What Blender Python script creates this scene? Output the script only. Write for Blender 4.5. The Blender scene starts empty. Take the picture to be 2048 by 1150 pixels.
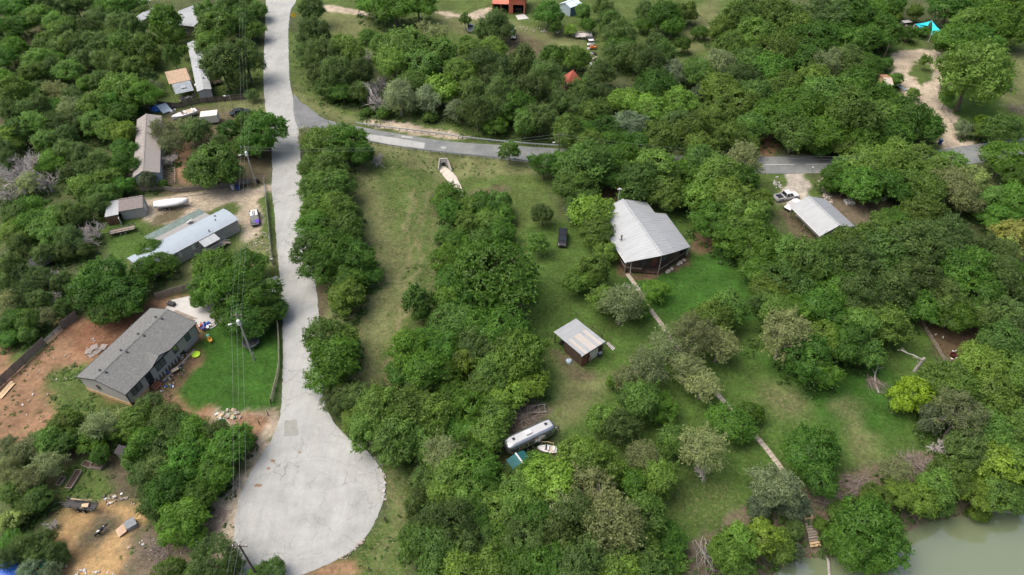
import bpy, bmesh, math, random
import numpy as np
from mathutils import Vector, Matrix
from mathutils.geometry import tessellate_polygon

# ---------------------------------------------------------------- camera, sky, sun, exposure
SC = bpy.context.scene
COL = SC.collection
CAMH, PITCH, FPX = 88.0, 43.5, 1365.0
cam_data = bpy.data.cameras.new('camera')
cam_data.sensor_width = 36.0
cam_data.lens = FPX / 2048.0 * 36.0
cam_data.clip_start = 1.0
cam_data.clip_end = 8000.0
CAM = bpy.data.objects.new('camera', cam_data)
CAM.location = (0, 0, CAMH)
CAM.rotation_euler = (math.radians(90 - PITCH), 0, 0)
COL.objects.link(CAM)
SC.camera = CAM

SUN_EL, SUN_AZ = 60.0, -88.0          # degrees; azimuth clockwise from +Y
world = bpy.data.worlds.new('World')
SC.world = world
world.use_nodes = True
wn = world.node_tree
sky = wn.nodes.new('ShaderNodeTexSky')
sky.sky_type = 'NISHITA'
sky.sun_disc = False
sky.sun_elevation = math.radians(SUN_EL)
sky.sun_rotation = math.radians(SUN_AZ)
sky.air_density = 0.8
sky.dust_density = 7.0
sky.ozone_density = 1.0
wn.links.new(sky.outputs[0], wn.nodes['Background'].inputs[0])
wn.nodes['Background'].inputs[1].default_value = 0.15
sun_data = bpy.data.lights.new('sun', 'SUN')
sun_data.energy = 1.3
sun_data.angle = math.radians(58)
sun_data.color = (1.0, 0.985, 0.955)
SUN = bpy.data.objects.new('sun', sun_data)
_e, _a = math.radians(SUN_EL), math.radians(SUN_AZ)
_d = Vector((math.sin(_a) * math.cos(_e), math.cos(_a) * math.cos(_e), math.sin(_e)))
SUN.rotation_euler = _d.to_track_quat('Z', 'Y').to_euler()
SUN.location = (0, 100, 200)
COL.objects.link(SUN)
SC.view_settings.view_transform = 'Standard'
SC.view_settings.look = 'None'
SC.view_settings.exposure = 0.59
SC.view_settings.gamma = 1.0
SC.view_settings.use_curve_mapping = False
SC.cycles.max_bounces = 5
SC.cycles.transparent_max_bounces = 4
SC.cycles.use_denoising = True

# ---------------------------------------------------------------- survey: a point of the photograph's ground to metres
_P = math.radians(PITCH)
def ray(x, y):
    u = (x - 1024) / FPX; v = (575 - y) / FPX
    return (u, math.cos(_P) + v * math.sin(_P), -math.sin(_P) + v * math.cos(_P))
def at0(x, y, z=0.0):
    d = ray(x, y); t = (z - CAMH) / d[2]
    return Vector((d[0] * t, d[1] * t, z))
def pix(p):
    dx, dy, dz = p[0], p[1], p[2] - CAMH
    c, s = math.cos(_P), math.sin(_P)
    dep = dy * c - dz * s
    return (1024 + FPX * dx / dep, 575 - FPX * (dy * s + dz * c) / dep)
def depth_of(x, y, z):
    p = at0(x, y, z); c, s = math.cos(_P), math.sin(_P)
    return p.y * c - (z - CAMH) * s

def catmull(pts, n=6, closed=False):
    P = [np.array(p, float) for p in pts]; out = []; m = len(P)
    rng = range(m if closed else m - 1)
    for i in rng:
        p0 = P[i - 1] if (closed or i > 0) else P[0]
        p1 = P[i]; p2 = P[(i + 1) % m]
        p3 = P[(i + 2) % m] if (closed or i + 2 < m) else P[-1]
        for k in range(n):
            t = k / n
            out.append(0.5 * ((2 * p1) + (-p0 + p2) * t + (2 * p0 - 5 * p1 + 4 * p2 - p3) * t * t + (-p0 + 3 * p1 - 3 * p2 + p3) * t ** 3))
    if not closed: out.append(P[-1])
    return [tuple(o) for o in out]

def gpoly(px, n=5, closed=True, z=0.0):
    """pixels of a ground outline -> smooth metric outline"""
    w = [tuple(at0(x, y, z))[:2] for x, y in px]
    return catmull(w, n, closed) if n > 1 else w

def poly_sd(X, Y, poly):
    """signed distance to polygon, positive inside"""
    d2 = np.full(X.shape, 1e12); ins = np.zeros(X.shape, bool); m = len(poly)
    for i in range(m):
        ax, ay = poly[i]; bx, by = poly[(i + 1) % m]
        ex, ey = bx - ax, by - ay; l2 = ex * ex + ey * ey + 1e-9
        t = np.clip(((X - ax) * ex + (Y - ay) * ey) / l2, 0, 1)
        d2 = np.minimum(d2, (X - ax - t * ex) ** 2 + (Y - ay - t * ey) ** 2)
        c = (ay > Y) != (by > Y)
        if ey != 0:
            ins ^= c & (X < ex * (Y - ay) / ey + ax)
    d = np.sqrt(d2)
    return np.where(ins, d, -d)
def line_d(X, Y, pts):
    d2 = np.full(X.shape, 1e12)
    for i in range(len(pts) - 1):
        ax, ay = pts[i]; bx, by = pts[i + 1]
        ex, ey = bx - ax, by - ay; l2 = ex * ex + ey * ey + 1e-9
        t = np.clip(((X - ax) * ex + (Y - ay) * ey) / l2, 0, 1)
        d2 = np.minimum(d2, (X - ax - t * ex) ** 2 + (Y - ay - t * ey) ** 2)
    return np.sqrt(d2)
def sstep(a, b, x):
    t = np.clip((x - a) / (b - a), 0, 1); return t * t * (3 - 2 * t)
_lat = np.random.RandomState(5).rand(256, 256)
def vnoise(X, Y, s, seed=0):
    X = X / s + seed * 17.3; Y = Y / s + seed * 9.1
    xi = np.floor(X).astype(int); yi = np.floor(Y).astype(int)
    fx = X - xi; fy = Y - yi; fx = fx * fx * (3 - 2 * fx); fy = fy * fy * (3 - 2 * fy)
    g = lambda a, b: _lat[a % 256, b % 256]
    return (g(xi, yi) * (1 - fx) + g(xi + 1, yi) * fx) * (1 - fy) + (g(xi, yi + 1) * (1 - fx) + g(xi + 1, yi + 1) * fx) * fy

# ---------------------------------------------------------------- terrain height
LOW = gpoly([(1200, 1230), (1330, 1150), (1400, 1085), (1480, 1025), (1540, 985), (1620, 985), (1700, 965), (1790, 930), (1860, 912), (1930, 905), (1990, 890), (2060, 860), (2350, 790), (2700, 1300), (1600, 1650), (1150, 1450)], 3)
CHAN = gpoly([(889, 322), (900, 350), (925, 400), (950, 470), (930, 600), (900, 800)], 3, False)
EWN = [(587, 190), (606, 210), (640, 235), (712, 252), (800, 268), (900, 283), (1000, 290), (1100, 296), (1250, 306), (1400, 312), (1545, 313), (1700, 312), (1850, 303), (1920, 293), (2048, 276), (2200, 262)]
EWS = [(597, 258), (660, 268), (735, 283), (800, 293), (900, 305), (1000, 318), (1100, 328), (1250, 338), (1400, 345), (1515, 347), (1600, 347), (1700, 345), (1850, 338), (1950, 327), (2048, 313), (2200, 300)]
EW_POLY = gpoly(EWN + EWS[::-1], 1)
WATER_Z = -3.7
def hgrid(X, Y):
    d = poly_sd(X, Y, LOW)
    h = -5.6 * sstep(0.0, 13.0, d)
    dc = line_d(X, Y, CHAN)
    dr = -poly_sd(X, Y, EW_POLY)
    h = h - 1.9 * np.exp(-(dc / 7.0) ** 2) * sstep(0.6, 4.2, dr)
    return h
_bb = [(a.min(0) - 1, a.max(0) + 1) for a in (np.array(LOW), )] + [(np.array(CHAN).min(0) - 24, np.array(CHAN).max(0) + 24)]
def hz(x, y):
    if not any(lo[0] < x < hi[0] and lo[1] < y < hi[1] for lo, hi in _bb): return 0.0
    return float(hgrid(np.array([x]), np.array([y]))[0])
def at(x, y, dz=0.0):
    z = dz; p = at0(x, y, z)
    for _ in range(6):
        z = hz(p.x, p.y) + dz; p = at0(x, y, z)
    return p

# ---------------------------------------------------------------- helpers
def tag(o, label=None, cat=None, group=None, kind=None):
    if label: o['label'] = label
    if cat: o['category'] = cat
    if group: o['group'] = group
    if kind: o['kind'] = kind
    return o
def thing(name, label, cat, loc=(0, 0, 0), rz=0.0, group=None):
    o = bpy.data.objects.new(name, None); COL.objects.link(o)
    o.empty_display_size = 0.3
    o.location = loc; o.rotation_euler = (0, 0, rz)
    return tag(o, label, cat, group)
def obj(name, me, parent=None):
    o = bpy.data.objects.new(name, me); COL.objects.link(o)
    if parent: o.parent = parent
    return o
class MB:
    """collects faces in the local metres of a thing; build() links them as ONE mesh object"""
    def __init__(s): s.v = []; s.f = []
    def add(s, vs, fs):
        o = len(s.v); s.v += [tuple(v) for v in vs]; s.f += [tuple(i + o for i in f) for f in fs]; return s
    def box(s, c, d, rz=0.0, ry=0.0, rx=0.0):
        M = Matrix.Translation(c) @ Matrix.Rotation(rz, 4, 'Z') @ Matrix.Rotation(ry, 4, 'Y') @ Matrix.Rotation(rx, 4, 'X')
        h = [x / 2 for x in d]
        vs = [M @ Vector((a * h[0], b * h[1], g * h[2])) for g in (-1, 1) for a, b in ((-1, -1), (1, -1), (1, 1), (-1, 1))]
        return s.add(vs, [(3, 2, 1, 0), (4, 5, 6, 7), (0, 1, 5, 4), (1, 2, 6, 5), (2, 3, 7, 6), (3, 0, 4, 7)])
    def bar(s, a, b, w, h=None, up=(0, 0, 1)):
        a, b = Vector(a), Vector(b); h = h or w; d = (b - a).normalized(); u = Vector(up)
        if abs(d.dot(u)) > 0.98: u = Vector((1, 0, 0))
        x = d.cross(u).normalized(); y = x.cross(d).normalized()
        vs = [p + x * (i * w / 2) + y * (j * h / 2) for p in (a, b) for i, j in ((-1, -1), (1, -1), (1, 1), (-1, 1))]
        return s.add(vs, [(0, 1, 2, 3), (7, 6, 5, 4), (4, 5, 1, 0), (5, 6, 2, 1), (6, 7, 3, 2), (7, 4, 0, 3)])
    def tube(s, pts, rad, n=8, cap=True):
        pts = [Vector(p) for p in pts]
        if not isinstance(rad, (list, tuple)): rad = [rad] * len(pts)
        rings = []; vs = []; ref = None
        for i, p in enumerate(pts):
            d = (pts[min(i + 1, len(pts) - 1)] - pts[max(i - 1, 0)]).normalized()
            if ref is None: ref = Vector((1, 0, 0)) if abs(d.x) < 0.9 else Vector((0, 1, 0))
            x = (ref - d * ref.dot(d)).normalized(); y = d.cross(x); ref = x
            for k in range(n):
                t = 2 * math.pi * k / n; vs.append(p + (x * math.cos(t) + y * math.sin(t)) * rad[i])
        fs = []
        for i in range(len(pts) - 1):
            for k in range(n):
                a = i * n + k; b = i * n + (k + 1) % n
                fs.append((a, b, b + n, a + n))
        if cap:
            fs.append(tuple(range(n))[::-1]); fs.append(tuple(range((len(pts) - 1) * n, len(pts) * n)))
        return s.add(vs, fs)
    def prism(s, poly, z0, z1):
        """poly: (x,y) counter-clockwise"""
        n = len(poly)
        vs = [(x, y, z0) for x, y in poly] + [(x, y, z1) for x, y in poly]
        fs = [tuple(range(n))[::-1], tuple(range(n, 2 * n))] + [(i, (i + 1) % n, n + (i + 1) % n, n + i) for i in range(n)]
        return s.add(vs, fs)
    def slab(s, quad, t):
        """four corners (3D, seen from above counter-clockwise), thickness t downwards"""
        q = [Vector(p) for p in quad]; n = (q[1] - q[0]).cross(q[-1] - q[0]).normalized()
        if n.z < 0: n = -n
        b = [p - n * t for p in q]; m = len(q)
        return s.add(q + b, [tuple(range(m)), tuple(range(m, 2 * m))[::-1]] + [(i, i + m, (i + 1) % m + m, (i + 1) % m) for i in range(m)])
    def loft(s, rings, cap=True):
        n = len(rings[0]); vs = [v for r in rings for v in r]; fs = []
        for i in range(len(rings) - 1):
            for k in range(n):
                a = i * n + k; b = i * n + (k + 1) % n; fs.append((a, b, b + n, a + n))
        if cap:
            fs.append(tuple(range(n))[::-1]); fs.append(tuple(range((len(rings) - 1) * n, len(rings) * n)))
        return s.add(vs, fs)
    def mesh(s, name, mat, smooth=False):
        me = bpy.data.meshes.new(name); me.from_pydata(s.v, [], s.f)
        bm = bmesh.new(); bm.from_mesh(me); bmesh.ops.recalc_face_normals(bm, faces=bm.faces); bm.to_mesh(me); bm.free()
        if mat: me.materials.append(mat)
        if smooth: me.polygons.foreach_set('use_smooth', [True] * len(me.polygons))
        return me
    def build(s, name, mat, parent=None, smooth=False, bevel=0.0, label=None):
        o = obj(name, s.mesh(name, mat, smooth), parent)
        if bevel:
            m = o.modifiers.new('bevel', 'BEVEL'); m.width = bevel; m.segments = 2; m.limit_method = 'ANGLE'
        if label: o['label'] = label
        return o

# ---------------------------------------------------------------- materials
MATS = {}
def mat(name, col, rough=0.7, metal=0.0, var=0.15, scale=1.5, bump=0.0, bscale=20.0, col2=None, spec=0.4, stretch=None):
    if name in MATS: return MATS[name]
    m = bpy.data.materials.new(name); m.use_nodes = True; MATS[name] = m
    nt = m.node_tree; b = nt.nodes['Principled BSDF']
    b.inputs['Roughness'].default_value = rough; b.inputs['Metallic'].default_value = metal
    b.inputs['Specular IOR Level'].default_value = spec
    tc = nt.nodes.new('ShaderNodeTexCoord'); src = tc.outputs['Object']
    if stretch:
        mp = nt.nodes.new('ShaderNodeMapping'); mp.inputs['Scale'].default_value = stretch
        nt.links.new(src, mp.inputs[0]); src = mp.outputs[0]
    n = nt.nodes.new('ShaderNodeTexNoise'); n.inputs['Scale'].default_value = scale; n.inputs['Detail'].default_value = 6; n.inputs['Roughness'].default_value = 0.65
    nt.links.new(src, n.inputs['Vector'])
    r = nt.nodes.new('ShaderNodeValToRGB'); r.color_ramp.elements[0].position = 0.32; r.color_ramp.elements[1].position = 0.68
    c2 = col2 if col2 else tuple(min(1, c * (1 + var)) for c in col)
    c1 = col if col2 else tuple(c * (1 - var) for c in col)
    r.color_ramp.elements[0].color = (*c1, 1); r.color_ramp.elements[1].color = (*c2, 1)
    nt.links.new(n.outputs['Fac'], r.inputs[0]); nt.links.new(r.outputs[0], b.inputs['Base Color'])
    if bump:
        n2 = nt.nodes.new('ShaderNodeTexNoise'); n2.inputs['Scale'].default_value = bscale; n2.inputs['Detail'].default_value = 4
        nt.links.new(src, n2.inputs['Vector'])
        bp = nt.nodes.new('ShaderNodeBump'); bp.inputs['Strength'].default_value = bump; bp.inputs['Distance'].default_value = 0.05
        nt.links.new(n2.outputs['Fac'], bp.inputs['Height']); nt.links.new(bp.outputs[0], b.inputs['Normal'])
    return m
# ================================================================ THE SETTING
# ---- ground colours (albedo of the soil and turf itself)
CG = dict(lawn=(.054, .102, .020), lush=(.031, .087, .012), rough=(.066, .102, .026), dry=(.120, .134, .055), dirt=(.245, .146, .088), red=(0.171, 0.086, 0.052),
          straw=(0.324, 0.216, 0.104), tan=(0.370, 0.312, 0.233), wood=(0.055, 0.066, 0.032), duff=(0.098, 0.082, 0.051), brush=(0.132, 0.106, 0.075), gravel=(0.378, 0.342, 0.288), mud=(0.090, 0.074, 0.050), brown=(0.104, 0.070, 0.043))
ZONES = [  # outline in the photograph, ground colour, feather in metres, speckle
 ([(560,-40),(1100,-60),(1560,0),(1500,90),(1400,170),(1150,130),(1000,130),(830,110),(700,120),(640,60)], 'rough', 6, .6),
 ([(870,20),(1010,40),(1080,60),(1160,60),(1160,95),(1100,100),(1060,120),(1040,110),(990,80),(900,60)], 'dry', 4, .5),
 ([(990,65),(1060,70),(1090,90),(1060,118),(1020,112)], 'duff', 4, .7),
 ([(640,20),(740,40),(720,75),(700,80),(660,60)], 'dry', 4, .5),
 ([(1390,20),(1440,0),(1420,70),(1390,110),(1360,95)], 'dry', 4, .5),
 ([(640,8),(680,14),(740,26),(745,33),(690,28),(645,18)], 'tan', .8, .2),
 ([(860,24),(930,27),(960,20),(985,12),(1000,30),(960,36),(900,33)], 'tan', 1.2, .3),
 ([(1950,0),(2100,40),(2100,270),(1960,275),(1900,240),(1880,200),(1920,150)], 'rough', 4, .5),
 ([(1885,185),(1990,190),(2000,235),(1930,250),(1895,225)], 'lawn', 3, .2),
 ([(1995,110),(2100,110),(2100,200),(2000,200)], 'dry', 4, .5),
 ([(1745,50),(1830,60),(1840,100),(1800,125),(1750,110)], 'rough', 3, .4),
 # roadside north of the guardrail
 ([(575,60),(600,80),(615,140),(640,190),(760,235),(1000,255),(1120,270),(1120,300),(900,284),(712,252),(640,232),(586,195),(578,130)], 'rough', 2, .7),
 ([(585,165),(610,190),(690,228),(720,245),(690,247),(630,225),(588,195)], 'dry', 1.5, .6),
 ([(745,237),(800,243),(860,256),(930,266),(930,278),(830,267),(740,251)], 'tan', .7, .2),
 ([(1512,262),(1550,272),(1548,316),(1515,316)], 'dirt', 1.0, .3),
 # west properties
 ([(300,90),(400,60),(530,110),(530,215),(500,235),(330,215),(300,170)], 'rough', 3, .6),
 ([(440,200),(525,185),(528,240),(420,240)], 'dry', 2, .6),
 ([(330,225),(540,235),(545,345),(520,370),(400,390),(320,380)], 'duff', 3, .6),
 ([(350,290),(380,300),(390,360),(350,355)], 'dirt', 2, .4),
 ([(500,300),(548,310),(545,355),(510,350)], 'duff', 1.5, .4),
 ([(200,430),(300,400),(520,370),(560,380),(565,600),(470,560),(340,560),(250,520),(200,480)], 'rough', 3, .7),
 ([(215,440),(280,445),(300,470),(250,520),(205,490)], 'lawn', 2, .4),
 ([(300,395),(530,370),(545,372),(546,388),(525,400),(430,415),(345,445),(300,440),(290,420)], 'tan', 1.0, .25),
 ([(320,422),(375,417),(365,436),(310,448)], 'duff', 1.8, .4),
 ([(478,405),(530,398),(530,470),(500,485),(478,460)], 'tan', 1.2, .5),
 ([(520,395),(547,395),(560,540),(540,540),(530,450)], 'rough', .8, .6),
 ([(470,490),(545,470),(548,530),(480,530)], 'dry', 2, .8),
 ([(330,540),(400,505),(400,560),(340,575)], 'dry', 2, .5),
 ([(-60,720),(130,640),(330,590),(440,600),(500,690),(460,830),(330,830),(200,830),(60,880),(-60,900)], 'dirt', 2.5, .35),
 ([(140,660),(240,610),(300,610),(250,690),(180,710)], 'red', 3, .3),
 ([(110,740),(180,720),(200,790),(300,830),(160,850),(100,800)], 'rough', 2.5, .6),
 ([(20,690),(80,640),(110,660),(40,730)], 'rough', 2, .6),
 ([(395,655),(440,640),(556,640),(560,760),(545,812),(470,830),(370,810),(362,780),(400,700)], 'lush', 1.6, .22),
 ([(300,790),(345,700),(380,680),(395,700),(360,780),(330,810)], 'brown', 1.4, .4),
 ([(430,825),(530,815),(570,840),(545,880),(500,920),(480,880)], 'tan', 1.2, .45),
 ([(455,830),(530,822),(545,860),(500,900)], 'dirt', 1.5, .4),
 ([(60,890),(280,880),(270,1000),(60,1000)], 'mud', 3, .5),
 ([(130,925),(215,930),(215,1000),(120,990)], 'rough', 2, .5),
 ([(105,1070),(140,1010),(240,1005),(280,1020),(290,1060),(250,1150),(240,1200),(100,1200)], 'straw', 1.6, .35),
 ([(160,1080),(195,1030),(235,1035),(220,1060),(180,1090)], 'mud', 2.0, .6),
 ([(250,1075),(340,1050),(440,1040),(470,1060),(470,1200),(230,1200),(240,1130)], 'brush', 2, .6),
 ([(420,1000),(490,940),(480,1100),(430,1110)], 'tan', 2, .5),
 ([(745,905),(800,900),(840,960),(820,1060),(800,1160),(560,1180),(620,1145),(690,1114),(740,1066),(768,1004),(769,950)], 'rough', 1.2, .9),
 ([(770,960),(800,940),(812,1000),(800,1060),(770,1130),(775,1050)], 'dry', 2.5, .9),
 ([(540,1145),(640,1142),(700,1120),(720,1160),(540,1180)], 'dirt', 1.5, .6),
 ([(476,1160),(440,1110),(438,1060),(462,990),(495,930),(530,880),(545,840),(562,835),(545,885),(512,935),(486,985),(474,1040),(474,1090)], 'tan', 1.0, .35),
 # mown field east of the lane
 ([(700,330),(735,285),(880,308),(1010,325),(1060,345),(1060,400),(1030,400),(900,380),(880,480),(890,600),(850,690),(790,800),(700,800),(640,700),(630,560),(690,560),(740,500),(720,400)], 'dry', 2.0, .9),
 ([(745,330),(850,315),(870,400),(850,620),(800,720),(760,720),(810,600),(790,450)], 'rough', 3.5, .9),
 ([(905,345),(1060,345),(1075,420),(1000,420),(930,390)], 'rough', 2, .4),
 ([(940,372),(1020,374),(1050,393),(980,393)], 'duff', 2.5, .6),
 ([(880,308),(1060,330),(1070,348),(900,345),(780,315),(735,300),(735,285)], 'dry', 1.0, .7),
 ([(1020,380),(1070,350),(1110,380),(1120,560),(1150,640),(1080,640),(1030,470)], 'rough', 3, .4),
 ([(622,500),(640,500),(655,700),(642,700)], 'duff', 1, .5),
 # big lawn by the house
 ([(1030,480),(1100,450),(1230,430),(1400,430),(1530,560),(1700,640),(1830,640),(1880,720),(1900,900),(1850,925),(1700,965),(1540,985),(1400,1085),(1330,1150),(1250,1100),(1180,960),(1120,880),(1050,830),(1090,760),(1060,650)], 'lawn', 2.5, .42),
 ([(1250,550),(1380,520),(1400,460),(1500,540),(1520,640),(1420,640),(1350,640),(1270,600)], 'lush', 4, .25),
 ([(1500,700),(1640,740),(1760,720),(1820,830),(1740,880),(1640,830)], 'lush', 5, .3),
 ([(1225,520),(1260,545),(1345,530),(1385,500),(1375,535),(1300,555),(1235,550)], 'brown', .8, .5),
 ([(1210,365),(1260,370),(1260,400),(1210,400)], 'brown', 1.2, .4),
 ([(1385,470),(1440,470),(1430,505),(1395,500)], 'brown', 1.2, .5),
 ([(1100,700),(1140,720),(1180,750),(1230,745),(1200,790),(1130,860),(1090,870),(1120,800)], 'dry', 3, .6),
 ([(1130,695),(1160,735),(1200,740),(1185,760),(1140,750),(1110,700)], 'duff', 1.6, .8),
 ([(1520,770),(1600,780),(1590,830),(1540,820)], 'dry', 5, .9),
 ([(1675,815),(1705,805),(1735,860),(1765,890),(1740,945),(1715,930),(1705,870)], 'dry', 4.5, .9),
 ([(1340,990),(1460,970),(1470,1020),(1400,1050),(1340,1040)], 'rough', 5, .9),
  ([(1300,1200),(1330,1135),(1400,1075),(1480,1015),(1540,975),(1620,975),(1700,955),(1790,922),(1860,905),(1930,900),(1990,885),(2060,850),(2350,790),(2700,1300),(1300,1500)], 'brush', 1.0, .6),
 ([(1835,640),(1870,610),(1960,640),(1990,720),(1900,720),(1880,705)], 'brown', 1.2, .4),
 ([(1020,790),(1090,810),(1100,840),(1010,870),(985,840)], 'brush', 1.2, .6),
 # right-hand house
 ([(1480,350),(1620,348),(1660,410),(1680,440),(1600,470),(1540,420)], 'rough', 1.5, .4),
 ([(1640,390),(1760,395),(1780,440),(1680,450)], 'brush', 2, .5),
 ([(1575,345),(1612,348),(1620,380),(1618,400),(1590,412),(1545,400),(1560,380),(1578,372)], 'gravel', .8, .3),
 ([(1560,385),(1610,385),(1600,412),(1555,410)], 'tan', 1.2, .4),
 ([(1575,418),(1600,440),(1640,490),(1620,500),(1580,460),(1560,430)], 'duff', 1.2, .5),
 # right drive
 ([(1783,120),(1800,103),(1876,101),(1900,125),(1894,153),(1876,176),(1896,215),(1926,256),(1942,300),(1892,309),(1880,272),(1846,217),(1812,191),(1792,160)], 'tan', .8, .15),
 ([(1823,130),(1845,125),(1870,135),(1872,145),(1845,172),(1826,155)], 'rough', .6, .3),
 # ravine, upper left
 ([(70,50),(80,60),(40,150),(20,230),(0,280),(-20,270),(10,190),(40,110)], 'duff', 2, .5),
]
def build_ground():
    xs = np.concatenate([-np.geomspace(3200, 215, 14), np.arange(-205, 206, 0.8), np.geomspace(215, 3200, 14)])
    ys = np.concatenate([[-900, -300, -100, -40, 0], np.arange(20, 262, 0.8), np.geomspace(270, 3600, 16)])
    X, Y = np.meshgrid(xs, ys)
    wx = X + (vnoise(X, Y, 3.0, 1) - .5) * 2.2 + (vnoise(X, Y, 1.1, 2) - .5) * 1.0
    wy = Y + (vnoise(X, Y, 3.0, 3) - .5) * 2.2 + (vnoise(X, Y, 1.1, 4) - .5) * 1.0
    base = np.array(CG['wood'])
    C = np.ones(X.shape + (4,)); C[..., :3] = base; C[..., 3] = .4
    k = vnoise(X, Y, 9, 7)[..., None]
    C[..., :3] = base * (1 - k) + np.array([.07, .095, .033]) * k
    for px, cn, fe, sp in ZONES:
        poly = gpoly(px, 3)
        a = np.array(poly); lo = a.min(0) - fe - 3; hi = a.max(0) + fe + 3
        jx = np.where((xs > lo[0]) & (xs < hi[0]))[0]; jy = np.where((ys > lo[1]) & (ys < hi[1]))[0]
        if len(jx) == 0 or len(jy) == 0: continue
        sl = np.ix_(jy, jx)
        d = poly_sd(wx[sl], wy[sl], poly)
        m = sstep(-fe * .5, fe * .5, d)[..., None]
        c = np.array([*CG[cn], sp])
        C[sl] = C[sl] * (1 - m) + c * m
    # two mower tracks and worn tyre lines in the field
    for px, w in (([(830, 380), (815, 480), (805, 600), (790, 700)], .6), ([(855, 380), (840, 480), (830, 560), (805, 640), (785, 740)], .5)):
        d = line_d(wx, wy, gpoly(px, 4, False)); m = (.55 * (1 - sstep(w * .4, w * 1.6, d)))[..., None]
        C[..., :3] = C[..., :3] * (1 - m) + np.array([.19, .165, .09]) * m
    Z = hgrid(X, Y) + (vnoise(X, Y, 2.5, 8) - .5) * 0.05 - 0.03
    ny, nx = X.shape
    me = bpy.data.meshes.new('ground')
    V = np.stack([X, Y, Z], -1).reshape(-1, 3)
    i = np.arange(ny - 1)[:, None] * nx + np.arange(nx - 1)[None]
    F = np.stack([i, i + 1, i + 1 + nx, i + nx], -1).reshape(-1, 4)
    fast_mesh(me, V, F)
    me.polygons.foreach_set('use_smooth', [True] * len(me.polygons))
    ca = me.color_attributes.new('soil', 'FLOAT_COLOR', 'POINT')
    ca.data.foreach_set('color', C.reshape(-1).astype(np.float32))
    me.materials.append(ground_mat())
    return tag(obj('ground', me), kind='structure')
def fast_mesh(me, V, F):
    n = len(F); k = F.shape[1]
    me.vertices.add(len(V)); me.vertices.foreach_set('co', np.ascontiguousarray(V, np.float32).reshape(-1))
    me.loops.add(n * k); me.loops.foreach_set('vertex_index', np.ascontiguousarray(F, np.int32).reshape(-1))
    me.polygons.add(n); me.polygons.foreach_set('loop_start', np.arange(0, n * k, k, dtype=np.int32))
    me.polygons.foreach_set('loop_total', np.full(n, k, np.int32))
    me.update(calc_edges=True)
def ground_mat():
    m = bpy.data.materials.new('turf_and_soil'); m.use_nodes = True
    nt = m.node_tree; N = nt.nodes.new; L = nt.links.new; b = nt.nodes['Principled BSDF']
    b.inputs['Roughness'].default_value = .95; b.inputs['Specular IOR Level'].default_value = .1
    at_ = N('ShaderNodeVertexColor'); at_.layer_name = 'soil'
    tc = N('ShaderNodeTexCoord')
    def noise(s, d=5, r=.65):
        n = N('ShaderNodeTexNoise'); n.inputs['Scale'].default_value = s; n.inputs['Detail'].default_value = d; n.inputs['Roughness'].default_value = r
        L(tc.outputs['Object'], n.inputs['Vector']); return n.outputs['Fac']
    def mr(src, a, b_, c, d):
        r = N('ShaderNodeMapRange'); r.inputs[1].default_value = a; r.inputs[2].default_value = b_; r.inputs[3].default_value = c; r.inputs[4].default_value = d
        L(src, r.inputs[0]); return r.outputs[0]
    def mul(c, f):
        x = N('ShaderNodeVectorMath'); x.operation = 'SCALE'; L(c, x.inputs[0]); L(f, x.inputs['Scale']); return x.outputs[0]
    c = mul(at_.outputs[0], mr(noise(.16), .3, .7, .68, 1.32))
    c = mul(c, mr(noise(1.4, 8, .78), .3, .7, .55, 1.45))
    c = mul(c, mr(noise(.45, 8, .7), .3, .7, .74, 1.26))
    # straw blades and bare soil speckle
    mx = N('ShaderNodeMix'); mx.data_type = 'RGBA'
    f = N('ShaderNodeMath'); f.operation = 'MULTIPLY'
    L(mr(noise(2.2, 8, .8), .52, .62, 0, .9), f.inputs[0]); L(at_.outputs['Alpha'], f.inputs[1])
    L(f.outputs[0], mx.inputs[0]); L(c, mx.inputs[6]); mx.inputs[7].default_value = (.235, .20, .11, 1)
    mx2 = N('ShaderNodeMix'); mx2.data_type = 'RGBA'
    g = N('ShaderNodeMath'); g.operation = 'MULTIPLY'
    L(mr(noise(.9, 8, .78), .51, .62, 0, .85), g.inputs[0]); L(at_.outputs['Alpha'], g.inputs[1])
    L(g.outputs[0], mx2.inputs[0]); L(mx.outputs[2], mx2.inputs[6]); mx2.inputs[7].default_value = (.044, .090, .02, 1)
    L(mx2.outputs[2], b.inputs['Base Color'])
    bp = N('ShaderNodeBump'); bp.inputs['Strength'].default_value = .8; bp.inputs['Distance'].default_value = .12
    L(noise(5.5, 7, .75), bp.inputs['Height']); L(bp.outputs[0], b.inputs['Normal'])
    return m

def sheet(name, poly, z, m, jitter=0.0, kind='structure', follow=False, parent=None):
    """a paved sheet over a metric outline, outline roughened by jitter metres"""
    r = random.Random(name); pts = []
    n = len(poly)
    for i in range(n):
        a = Vector(poly[i]); b = Vector(poly[(i + 1) % n]); k = max(1, int((b - a).length / .6)) if jitter else 1
        for j in range(k):
            p = a.lerp(b, j / k); pts.append((p.x + r.uniform(-1, 1) * jitter, p.y + r.uniform(-1, 1) * jitter))
    vs = [Vector((x, y, (hz(x, y) if follow else 0) + z)) for x, y in pts]
    tris = tessellate_polygon([vs])
    me = bpy.data.meshes.new(name); me.from_pydata(vs, [], tris)
    bm = bmesh.new(); bm.from_mesh(me); bmesh.ops.recalc_face_normals(bm, faces=bm.faces)
    if sum(f.normal.z for f in bm.faces) < 0: bmesh.ops.reverse_faces(bm, faces=bm.faces)
    bm.to_mesh(me); bm.free()
    me.materials.append(m)
    o = obj(name, me, parent)
    if not parent: tag(o, kind=kind)
    return o

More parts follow.
